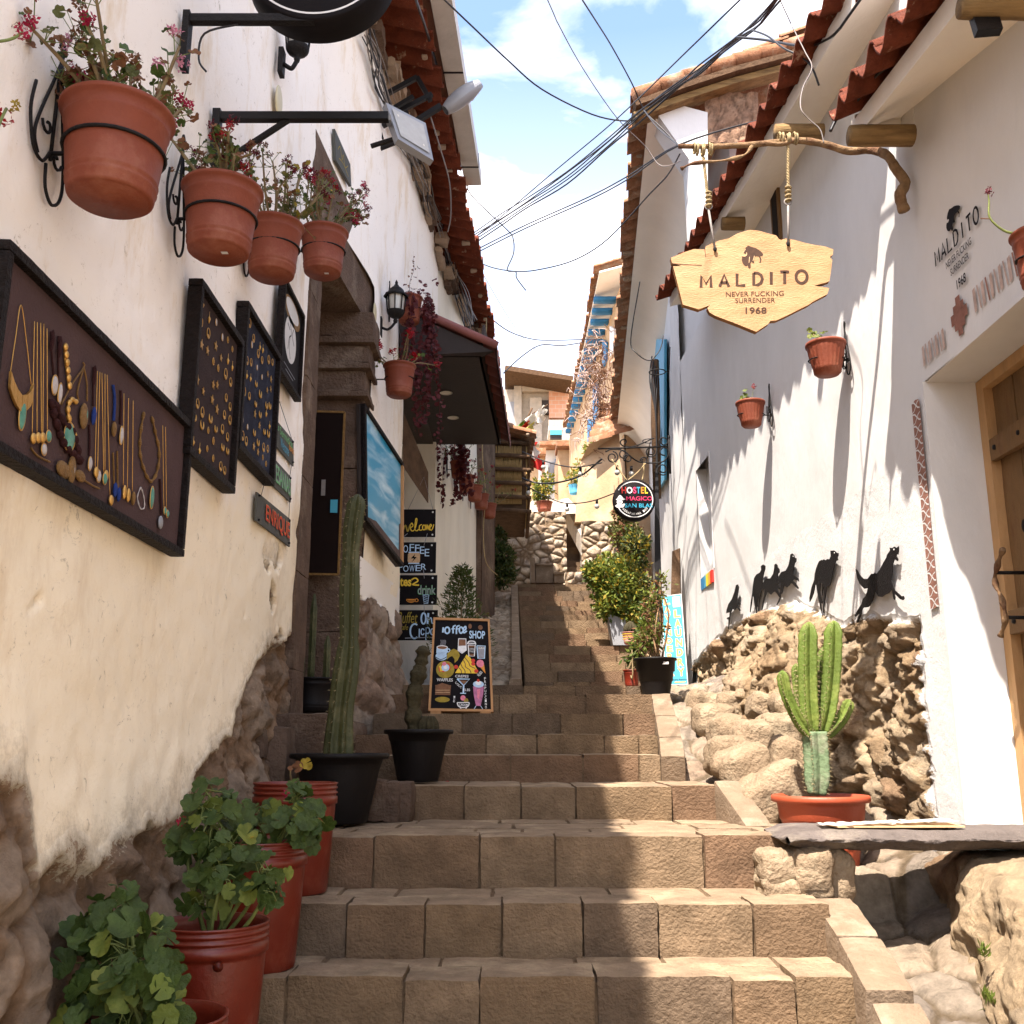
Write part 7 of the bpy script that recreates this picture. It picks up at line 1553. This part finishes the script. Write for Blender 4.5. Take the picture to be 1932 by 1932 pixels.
for k, ch in enumerate(w_):
    if ch == ' ': continue
    a = math.radians(146-(146-38)*k/(len(w_)-1)); x, y = .5+.355*math.cos(a), .5+.355*math.sin(a); A.text(ch, x-.018, y-.027-(.012 if ch == 'Ñ' else 0), x+.018, y+.027, 'white_paint', .0, rot=-(a-math.pi/2))
m.build('lettering', t)
for (a, b, s_) in ((ZB4(1060, 960), ZB4(1185, 1135), 'left'), (ZB4(1335, 990), ZB4(1190, 1130), 'middle'), (ZB4(1320, 990), ZB4(1305, 1130), 'right')):
    m = MB(); m.tube(spline([a, a.lerp(b, .5)+Vector((.006, 0, -.01)), b], 4), .008, 'rope', 5); m.build('cord', None, s_+' pale cord tied between the scroll bracket and the hostel sign', 'cord')
# small iron rings on house B
for (px, py, Y, dsc) in ((1262, 670, 10.4, 'upper'), (1248, 800, 12.0, 'lower')):
    t = thing('wall_bracket', 'small empty iron ring bracket on the second white house, '+dsc, 'bracket', atY(px, py, Y), 'empty ring brackets'); m = MB(); c = atY(px-22, py+32, Y)
    m.tube([c+Vector((.09*math.cos(k*.4), .09*math.sin(k*.4), 0)) for k in range(17)], .006, 'iron', 5); m.tube([c+Vector((.09, 0, 0)), atY(px, py+30, Y)], .006, 'iron', 5); m.build('ring', t); m = MB(); m.tube([atY(px, py+35, Y), atY(px+2, py-15, Y)], .007, 'iron', 5); m.build('bar', t)
# ================================================================ BACKGROUND
FW0 = thing('retaining_wall', 'far rounded stone retaining wall facing the top of the stairs', 'wall', atY(1040, 1110, 17))
def rwall(px0, px1, y0, y1, Y, nu, nv, cell=.16, seed=1, name='stone_face', mat='rubble_far'):
    A_, B_ = atY(px0, y1, Y), atY(px1, y0, Y)
    def fn(u, v):
        x, z = lerp(A_.x, B_.x, u), lerp(A_.z, B_.z, v); f, r, d = vor(x/cell, z/(cell*.75), seed); h = .07*min(1, f*2.2)**.5
        return (x, Y-h, z), (r, 1-sm(.04, .18, f), 0)
    return field(name, nu, nv, fn, mat, parent=FW0)
rwall(915, 1068, 966, 1118, 17.1, 110, 110, .19); rwall(1098, 1200, 984, 1110, 17.0, 80, 90, .21, 2); rwall(1066, 1100, 1080, 1112, 17.05, 20, 20, .2, 3)
m = MB(); T = [atY(915, 966, 17.1), atY(1068, 966, 17.1)]; m.prism([T[0], T[1], T[1]+Vector((0, .5, 0)), T[0]+Vector((0, .5, 0))], (0, 0, -1), 1.5, 'concrete'); T = [atY(1098, 984, 17.0), atY(1200, 984, 17.0)]; m.prism([T[0], T[1], T[1]+Vector((0, .6, 0)), T[0]+Vector((0, .6, 0))], (0, 0, -1), 1.5, 'concrete'); m.build('core', FW0)
mb = MB(); rs = random.Random(2)
for k in range(9):      # narrow upper flight behind the wall
    y = lerp(1083, 985, k/8); Y = 17.1+.35*k; a, b = atY(1064, y, Y), atY(1102, y, Y); mb.rbox(((a.x+b.x)/2, Y+.2, a.z-.1), ((b.x-a.x)/2, .22, .11), .012, 'step_stone%d' % rs.randrange(5), res=.12, disp=.004)
for (x0, x1, y0, y1, Y) in ((1000, 1010, 1052, 1100, 16.6), (1010, 1045, 1062, 1100, 16.7), (1010, 1045, 1062, 1067, 16.65), (1045, 1065, 1082, 1100, 16.6), (1045, 1066, 1078, 1084, 16.55)):
    a, b = atY(x0, y0, Y), atY(x1, y1, Y); mb.rbox(((a.x+b.x)/2, Y+.15, (a.z+b.z)/2), ((b.x-a.x)/2, .15, (a.z-b.z)/2), .02, 'kerb_stone', res=.08, disp=.012, seed=x0)
mb.build('stairs', kind='structure')
m = MB()
def ramp(u, v):
    Y = lerp(17.4, 32, v); zl = pr(0, 966)[1]*17.4; z = lerp(zl, pr(0, 905)[1]*32*.93, v); x = lerp(-1.6, 1.4, u); return (x, Y, z-.02+.02*fb(x*2, Y*2))
m.grid(20, 60, ramp, 'concrete'); 
for k in range(14): Y = 19+k*.8; z = ramp(.5, (Y-17.4)/14.6)[2]; m.box((-.6, Y, z-.1), (1.2, Y+.8, z+.05+.0), 'concrete')
m.build('upper_path', kind='structure')
m = MB(); p = [atY(1058, 940, 19.5), atY(1070, 938, 19.5), atY(1118, 990, 17.0), atY(1100, 1012, 17.0), atY(1085, 985, 17.6)]; P = [Vector(q) for q in p]; m.prism([atY(1058, 942, 20), atY(1072, 940, 20), atY(1122, 992, 17.0), atY(1096, 1010, 16.98)], (0, 0, -1), .35, 'concrete'); m.build('ramp_wall', FW0)
# ochre house with blue rafters
oh = thing('ochre_house', 'ochre house with blue rafters under its tiled eave, right of the far path', 'house', (2.2, 22, 3))
OW = [(2.6, 17.3), (1.95, 18.3), (1.6, 27.0)]
m = MB()
m.grid(40, 30, lambda u, v: (lerp(2.02, 1.6, u)-.03*fb(u*30, v*10, 2), lerp(17.4, 27, u), lerp(3.4, 8.35, v)), 'plaster_orange'); m.prism([(2.05, 17.4, 2), (1.63, 27, 2), (8, 27, 2), (8, 17.4, 2)], (0, 0, 1), 6.3, 'plaster_orange'); m.build('wall', oh)
EO = [(1.50, 17.0, 8.5), (1.53, 19.2, 8.5), (1.40, 26.6, 8.5)]; tile_roof('roof', oh, EO, 1, .35, 6, seed=9, w=.24, mat='roof_tile_old')
mf = MB(); mf.prism([(1.60, 17, 8.42), (1.50, 26.6, 8.42), (2.0, 26.6, 8.60), (2.3, 17, 8.62)], (0, 0, 1), .03, 'plaster_soffit'); mf.build('soffit', oh)
for k in range(17):
    Y = 18.0+k*.52; x = lerp(2.0, 1.62, (Y-17.4)/9.6); e = piece([(b, a) for a, b, _ in EO], Y)+.10
    m = MB(); m.rbox(((x+e)/2, Y, 8.34), (abs(x-e)/2+.05, .085, .055), .03, 'blue_paint', res=.1, disp=.004); m.build('rafter', oh)
for (x0, y0, x1, y1, Y, mt) in ((1108, 790, 1120, 830, 21.5, 'blue_paint'), (1118, 720, 1126, 800, 20, 'blue_paint'), (1136, 640, 1143, 690, 19, 'blue_paint'), (1150, 615, 1158, 670, 18.5, 'white_paint'), (1090, 905, 1098, 978, 21.5, 'blue_light'), (1108, 900, 1118, 968, 19.6, 'blue_light'), (1122, 860, 1132, 940, 18.7, 'blue_light')):
    a, b = pr((x0+x1)/2, (y0+y1)/2)[0], 0; L_ = ((2.02, 17.4), (1.6, 27.0)); m = MB(); m.prism([atL(x0, y0, L_, -.05), atL(x1, y0+6, L_, -.05), atL(x1, y1-8, L_, -.05), atL(x0, y1+4, L_, -.05)], (1, 0, 0), .04, mt); m.build('shutter', oh)
t = thing('dry_creeper', 'bare tangled creeper hanging from the ochre house', 'creeper', atY(1140, 800, 17.2)); m = MB(); rs = random.Random(33)
for k in range(150):
    p = atY(rs.gauss(1128, 12), rs.gauss(720, 45), 17.1+rs.random()*.2); P = [p]
    for j in range(8): p = p+Vector((rs.gauss(0, .07), rs.gauss(0, .02), rs.gauss(-.03, .08))); P.append(p)
    m.tube(spline(P, 2), .006, 'leaf_dry' if k % 3 else 'mural_pale', 3, cap=False)
m.build('stem', t)
for (px, py, Y, lab, mt) in ((1119, 880, 17.6, 'blue glazed pot on the ochre wall, upper', 'blue_light'), (1101, 912, 18.0, 'blue glazed pot on the ochre wall, lower left', 'blue_light'), (1083, 925, 20.5, 'blue pot by the dark opening left of the ochre wall', 'blue_light')):
    c = atY(px, py+8, Y); t = thing('planter_pot', lab, 'potted plant', c, 'blue pots of the ochre house'); make_pot(t, c, .12, .09, .2, mt, 20); shrub(t, c+Vector((0, 0, .15)), [(c+Vector((0, 0, .38)), .16)], 60, .08, .02, ('leaf_bush', 'leaf_yellow'), random.Random(px), 4)
c = atY(1027, 966, 17.35); t = thing('planter_pot', 'terracotta pot with a leafy plant on top of the far stone wall', 'potted plant', c); make_pot(t, c, .155, .11, .18, 'terracotta', 24); shrub(t, c+Vector((0, 0, .15)), [(c+Vector((0, 0, .42)), .2), (c+Vector((-.08, 0, .3)), .14), (c+Vector((.08, 0, .6)), .10)], 190, .09, .018, ('leaf_bush', 'leaf_yellow', 'leaf_green'), random.Random(5), 8)
# lower tiled roof and yellow front nearer on the right of the path
t = thing('small_house', 'low ochre house front with small tiled roof under the creeper', 'house', atY(1140, 985, 16.9)); m = MB()
q = [atY(1112, 838, 17.0), atY(1168, 815, 17.0), atY(1180, 985, 17.0), atY(1085, 985, 17.35), atY(1095, 870, 17.35)]
m.prism(q, (0, 1, 0), .3, 'plaster_orange'); m.build('wall', t); a, b = atY(1108, 842, 16.9), atY(1166, 700, 16.9)
tile_roof('roof', t, [(atY(1110, 838, 16.9)), (atY(1135, 770, 17.4))], 1, .5, 3, seed=10, w=.16, mat='roof_tile_old')
m = MB(); m.prism([atY(1062, 958, 20.3), atY(1085, 955, 20.3), atY(1098, 980, 19.5), atY(1066, 975, 19.5)], (0, 1, 0), .5, 'dark_void'); m.build('doorway', t)
# bamboo clad balcony on the left
bh2 = thing('bamboo_hut', 'bamboo and log clad balcony with dark tiled top on the far left', 'hut', atY(965, 968, 14.6)); x0, x1 = atY(930, 900, 14.5).x, atY(996, 900, 14.5).x
z0, z1 = atY(960, 966, 14.5).z, atY(960, 832, 14.5).z; rs = random.Random(44)
m = MB(); m.box((x0-.5, 14.56, z0+.03), (x1-.03, 16.5, z1), 'old_wood'); m.build('body', bh2); m = MB()
for r_ in range(5):
    zz_ = lerp(z1-.16, z0+.12, r_/4.6)
    for k in range(34):
        x = lerp(x0-.1, x1-.10, k/33); m.tube([(x, 14.53, zz_-.10), (x+rs.uniform(-.008, .008), 14.53, zz_+.09)], .011*rs.uniform(.7, 1.1), 'reed', 5)
    for k in range(20): y = 14.56+k*.09; m.tube([(x1-.02, y, zz_-.10), (x1-.02, y, zz_+.09)], .012, 'reed', 5)
m.build('bamboo', bh2)
for r_ in range(6):
    zz_ = lerp(z1-.02, z0+.02, r_/5); m = MB(); m.tube([(x0-.1, 14.49, zz_+.01), ((x0+x1)/2, 14.48, zz_), (x1+.05, 14.5, zz_-.015)], [.03, .035, .03], 'old_wood', 8); m.tube([(x1+.01, 14.45, zz_-.02), (x1+.01, 16.4, zz_-.01)], .03, 'old_wood', 8); m.build('log', bh2)
tile_roof('roof', bh2, [(x1+.12, 14.3, z1+.02), (x1+.10, 16.6, z1+.02)], -1, .3, 4, seed=11, w=.2, mat='roof_tile_old')
# far buildings
fb_ = thing('brick_building', 'unfinished brick and concrete building far up the hill', 'building', atY(1015, 830, 44)); m = MB()
def fq(px0, px1, y0, y1, Y, mt, d=1.0):
    a, b = atY(px0, y1, Y), atY(px1, y0, Y); m.box((a.x, Y, a.z), (b.x, Y+d, b.z), mt)
fq(940, 1075, 735, 960, 44, 'concrete', 6); m.build('wall', fb_)
for pxa, pxb, ya, yb, mt, nm in ((1036, 1074, 738, 788, 'brick_wall', 'brick_panel'), (1022, 1035, 755, 780, 'dark_wood', 'window'), (970, 984, 728, 812, 'concrete', 'column'), (1000, 1022, 750, 838, 'concrete', 'column'), (960, 970, 758, 800, 'planter_grey', 'window'), (1035, 1075, 792, 830, 'plaster_cream', 'wall'), (985, 1075, 727, 738, 'concrete', 'slab')):
    m = MB(); fq(pxa, pxb, ya, yb, 43.7+.03*(pxa % 5), mt, .35); m.build(nm, fb_)
m = MB(); A_, B_ = atY(953, 716, 43.5), atY(1078, 736, 43.5); m.beam(A_, B_, 3, .22, 'old_wood'); m.build('roof', fb_)
for k, (px, y0) in enumerate(((1001, 710), (1009, 703), (1017, 706), (1022, 704), (984, 712))): m = MB(); m.tube([atY(px, 735, 44), atY(px, y0, 44)], .03, 'iron', 5); m.build('rebar', fb_)
wh = thing('white_house', 'narrow white house with a blue door frame at the end of the path', 'house', atY(1040, 960, 30)); m = MB(); fq(1022, 1066, 838, 962, 30, 'white_paint', 5); m.build('wall', wh)
for pxa, pxb, ya, yb, mt, nm in ((1038, 1047, 872, 958, 'planter_grey', 'door'), (1048, 1050.5, 866, 958, 'blue_paint', 'door_frame'), (1024, 1034, 878, 950, 'plaster_cream', 'door'), (1052, 1056, 850, 960, 'concrete', 'corner')):
    m = MB(); fq(pxa, pxb, ya, yb, 29.9-.02*(pxa % 3), mt, .12); m.build(nm, wh)
m = MB(); fq(1018, 1070, 832, 839, 29.4, 'roof_tile_old', 1); m.build('roof', wh)
wh2 = thing('ochre_house', 'sunlit ochre house front behind the flag, left of the white house', 'house', atY(1010, 960, 27)); m = MB(); fq(985, 1028, 855, 965, 27, 'plaster_orange', 5); m.build('wall', wh2)
m = MB(); fq(1016, 1022, 882, 955, 26.9, 'white_paint', .12); m.build('door', wh2); m = MB(); fq(980, 1030, 845, 856, 26.6, 'roof_tile_old', 1); m.build('roof', wh2)
wh3 = thing('ochre_house', 'plastered ochre front joining the white house and the blue raftered house', 'house', atY(1075, 960, 27.5)); m = MB(); fq(1054, 1086, 840, 958, 27.4, 'plaster_orange', 4); m.build('wall', wh3)
m = MB(); fq(1050, 1090, 832, 841, 27, 'roof_tile_old', 1); m.build('roof', wh3)
aw = thing('awning', 'small white and teal shop awning far up the path', 'awning', atY(1045, 830, 28)); m = MB(); fq(1035, 1062, 805, 811, 28, 'white_paint', 1); m.build('cover', aw); m = MB(); fq(1038, 1060, 811, 820, 28, 'sign_blue', .1); fq(1038, 1060, 822, 828, 28.05, 'dark_wood', .1); m.build('valance', aw)
# flags
def flag(label, quads, Y, pole):
    t = thing('flag', label, 'flag', atY(*pole[1], Y)); m = MB(); m.tube([atY(*pole[0], Y), atY(*pole[1], Y)], .018, 'old_wood', 6); m.build('pole', t)
    for q, mt in quads:
        q = [atY(a, b, Y) for a, b in q]; m = MB()
        m.grid(10, 8, lambda u, v: q[0].lerp(q[1], u).lerp(q[3].lerp(q[2], u), v)+Vector((.03*math.sin(v*7+u*4), .12*math.sin(u*6+v*5), 0)), mt); m.build('stripe', t)
flag('red and white striped flag hanging over the path', [([(990, 836), (1008, 826), (1014, 838), (996, 848)], 'fabric_red'), ([(996, 846), (1012, 838), (1020, 860), (1004, 870)], 'fabric_white'), ([(1004, 868), (1020, 858), (1030, 880), (1012, 890)], 'fabric_red')], 15.5, ((1008, 824), (985, 850)))
flag('pale flag with red and green bands, above the red and white one', [([(1000, 776), (1012, 786), (1010, 806), (990, 800)], 'fabric_white'), ([(992, 800), (1000, 796), (984, 822), (977, 818)], 'fabric_red'), ([(1000, 796), (1010, 800), (1006, 824), (986, 822)], 'fabric_yellow'), ([(980, 800), (992, 796), (984, 812), (977, 814)], 'fabric_green'), ([(980, 822), (1008, 820), (1012, 826), (984, 832)], 'blue_light')], 15.6, ((1004, 770), (990, 800)))
flag('bundled pale cloth strung beside the flags', [([(1004, 780), (1030, 766), (1032, 776), (1010, 794)], 'fabric_white'), ([(1012, 794), (1030, 780), (1026, 790), (1014, 802)], 'plaster_cream')], 15.7, ((1034, 764), (1004, 782)))
m = MB(); q = [atY(981, 880, 14.9), atY(987, 880, 14.9), atY(986, 925, 14.9), atY(978, 940, 14.9)]; m.grid(4, 12, lambda u, v: q[0].lerp(q[1], u).lerp(q[3].lerp(q[2], u), v)+Vector((0, .05*math.sin(v*9), 0)), 'fabric_red'); m.build('banner', None, 'narrow red cloth hanging at the corner of the bamboo balcony', 'banner')
# ---------------------------------------------------------------- wires
def wire(label, pts, r=.007, mat='cable', group='overhead cables', n=5):
    Q = [atY(*p) for p in pts]
    if pts[0][1] <= 0: Q = [Q[0]+(Q[0]-Q[1]).normalized()*2.2]+Q      # runs on beyond the frame
    P = spline(Q, n); m = MB(); m.tube(P, r, mat, 5); return m.build('cable', None, label, 'cable', group)
def Z1(x, y, Y): return (679.2+.3125*x, .3125*y, Y)
def Z2b(x, y, Y): return (1207.5+.375*x, .375*y, Y)
wire('thick black cable sagging from the top left across the sky to the right roof corner', [Z1(480, -30, 6), Z1(700, 180, 6.5), Z1(900, 370, 7), Z1(1100, 540, 7.3), Z1(1400, 690, 7.8), Z1(1600, 730, 8), Z1(1690, 700, 8)], .007)
wire('thin wire dropping from the top middle to behind the right roof', [Z1(1120, -30, 6), Z1(1200, 150, 6.3), Z1(1350, 420, 7), Z1(1550, 710, 7.6), Z1(1720, 880, 7.8), Z1(1800, 990, 7.8), Z1(1870, 1000, 7.7), Z1(1935, 970, 7.6)], .004, 'cable_grey')
wire('dark cable dropping steeply from the top middle to the right roof corner', [Z1(1330, -20, 6), Z1(1420, 120, 6.4), Z1(1520, 280, 7), Z1(1640, 500, 7.6), Z1(1720, 670, 7.8), Z1(1830, 780, 7.7), Z1(1912, 870, 7.6)], .006)
bun = [(1472, -8, 5.2), (1430, 42, 5.5), (1386, 76, 5.8), (1320, 131, 6.3), (1283, 158, 6.6), (1208, 218, 7.2), (1148, 272, 8.0), (1070, 334, 9), (992, 384, 10), (945, 418, 10.8), (875, 462, 11.6)]
rs = random.Random(55); names = ['top strand of the cable bundle over the street', 'thick middle strand of the cable bundle over the street', 'lower strand of the cable bundle over the street', 'looping strand of the cable bundle over the street', 'lowest strand of the cable bundle over the street']
for k in range(5):
    o = [(p[0]+rs.uniform(-2, 2)+(k-2)*.7, p[1]+(k-2)*4.6*(1 if i > 4 else .6)+rs.uniform(-5, 5), p[2]+.05*k) for i, p in enumerate(bun)]; wire(names[k], o, .0065 if k < 4 else .008)
wire('single wire running high from the right roof to the left eave', [(1396, 0, 5.6), (1300, 93, 6.2), (1163, 225, 8), (1050, 320, 9.2), (944, 410, 10.5), (880, 460, 11.4)], .006)
for k, (dy, dsc) in enumerate(((0, 'upper'), (6, 'lower'))): wire(dsc+' of the two slack wires below the cable bundle', [(1545, 205+dy*.2, 6.5), (1440, 225, 7), (1283, 272+dy*.2, 7.6), (1185, 332+dy, 8.6), (1110, 372+dy, 9.5), (991, 425+dy, 10.5), (897, 472+dy, 11.3)], .007)
wire('long slack wire dipping lowest below the cable bundle', [(1283, 290, 8), (1260, 330, 8.4), (1226, 366, 8.8), (1148, 450, 9.6), (1085, 490, 10), (1020, 508, 10.5), (976, 512, 10.8), (930, 505, 11), (895, 491, 11.3)], .007)
wire('dangling cut wire hanging from the bundle at the left', [(880, 345, 10.4), (892, 372, 10.4), (957, 434, 10.5), (968, 450, 10.5), (969, 478, 10.5), (957, 509, 10.5), (973, 513, 10.5), (975, 525, 10.5), (992, 548, 10.5)], .007)
wire('thin wire crossing low in the sky between the roofs', [(922, 597, 12), (960, 625, 13), (1005, 640, 14), (1050, 642, 15), (1110, 640, 16)], .008)
wire('second thin wire rising from the awning to the blue raftered roof', [(950, 704, 12), (985, 672, 13), (1020, 651, 14), (1060, 652, 15), (1100, 646, 16)], .009)
wire('very thin line slanting down the far sky', [(885, 470, 11.5), (960, 600, 14), (1005, 655, 16), (1075, 705, 18)], .004, 'cable_grey')
wire('thick cable draped along the soffit of the near right roof', [Z2b(1500, -10, 3.6), Z2b(1430, 170, 3.7), Z2b(1350, 270, 3.8), Z2b(1200, 370, 3.9), Z2b(1120, 470, 4.1), Z2b(1050, 560, 4.2), Z2b(990, 600, 4.2), Z2b(958, 660, 4.2)], .008)
wire('grey cable looping between the two right roofs', [Z2b(1115, -10, 4.2), Z2b(1000, 150, 4.5), Z2b(930, 205, 4.7), Z2b(850, 232, 4.9), Z2b(760, 225, 5.1), Z2b(620, 200, 5.4), Z2b(490, 188, 5.6)], .008, 'cable')
wire('pale wire looping down the end of the near right roof', [Z2b(700, -10, 4.6), Z2b(760, 120, 4.7), Z2b(830, 260, 4.6), Z2b(865, 340, 4.5), Z2b(820, 440, 4.5), Z2b(808, 540, 4.4), Z2b(850, 600, 4.4), Z2b(905, 650, 4.4), Z2b(925, 720, 4.4)], .003, 'cable_grey')
wire('dark cable falling behind the near right roof tiles', [Z2b(560, 150, 5.4), Z2b(640, 180, 5.2), Z2b(720, 240, 5), Z2b(800, 280, 4.9), Z2b(860, 330, 4.8), Z2b(900, 430, 4.8)], .006)
wire('wire strung from the right roof corner to the branch', [(1215, 208, 7), (1240, 240, 6.5), (1278, 272, 5.5), (1283, 276, 4.6)], .005)
wire('thin cable hanging in a curve under the second house eave', [Z1(1690, 1700, 9), (1190, 640, 9.5), (1200, 665, 9.5), (1225, 680, 9.5), (1245, 660, 9.5), (1252, 632, 9.5)], .006)
for k in range(14):     # old telephone leads clamped along the left wall head
    L_ = [(690, 60), (702, 110), (712, 160), (738, 220), (757, 265), (790, 330), (806, 390), (830, 440), (848, 500), (864, 555), (880, 610)]; pts = []
    for i, (px, py) in enumerate(L_):
        p = pxl(px+rs.uniform(-9, 9)+k*1.0, py+rs.uniform(-10, 10), .06+.006*k); pts.append(p)
    m = MB(); m.tube(spline(pts, 4), .003+.004*rs.random(), 'pipe_grey' if k % 2 else 'cable', 5)
    m.build('wall_lead', None, ['leftmost', 'second', 'third', 'fourth', 'fifth', 'sixth', 'seventh', 'eighth', 'ninth', 'tenth', 'eleventh', 'twelfth', 'thirteenth', 'rightmost'][k]+' of the old leads running along the left wall head', 'cable', 'old leads along the left wall head')
wire('single lead hanging in front of the left tiles', [Z1(335, -10, 5.8), Z1(400, 180, 6.6), Z1(470, 420, 7.4), Z1(530, 700, 8.4), Z1(600, 950, 9.3), Z1(650, 1120, 10)], .010)
wire('second lead swinging loose below the street lamp', [Z1(425, 700, 7.0), Z1(480, 880, 7.6), Z1(540, 1100, 8.4), Z1(548, 1300, 9), Z1(530, 1400, 9.4)], .006, 'cable_grey')
m = MB(); m.tube(spline([atY(918, 600, 11.9), atY(915, 720, 12), atY(910, 850, 12.2), atY(916, 930, 12.4), atY(912, 1000, 12.5), atY(917, 1060, 12.6), atY(938, 1085, 12.9)], 5), .007, 'rope', 5); m.build('cord', None, 'long pale cord hanging down past the small pots', 'cord')
# string lights
def bulb(p, label, big=1.0):
    t = thing('light_bulb', label, 'bulb', p, 'bulbs of the string lights'); m = MB(); m.tube([p, p-Vector((0, 0, .05*big))], .016*big, 'black_paint', 8); m.build('socket', t); m = MB(); m.ball(p-Vector((0, 0, .085*big)), .032*big, 'lamp_glass', 10, 8); m.build('glass', t)
wire('upper string of lights across the far path', [(985, 852, 13), (1025, 869, 13), (1062, 879, 12.5), (1093, 881, 12), (1135, 873, 11)], .008)
wire('thick middle cable across the far path', [(985, 902, 13), (1010, 911, 13), (1037, 912, 12.8), (1068, 907, 12.4), (1100, 895, 12), (1135, 866, 11)], .012)
wire('lower string of lights across the far path', [(990, 915, 13), (1030, 937, 13), (1064, 949, 12.8), (1095, 949, 12.5), (1125, 943, 12.2), (1165, 928, 11.5)], .008)
for (px, py, Y, dsc) in ((1025, 870, 13, 'first bulb of the upper string, under the flag'), (1095, 882, 12, 'bulb of the upper string before the ochre wall'), (997, 918, 13, 'bulb at the left start of the lower string'), (1070, 949, 12.8, 'glowing pale bulb mid lower string'), (1126, 943, 12.2, 'bulb of the lower string in front of the blue stripe'), (1164, 878, 11, 'bulb hanging left of the hostel sign cords'), (1191, 880, 10.9, 'bulb hanging just above the hostel sign')): bulb(atY(px, py, Y), dsc)
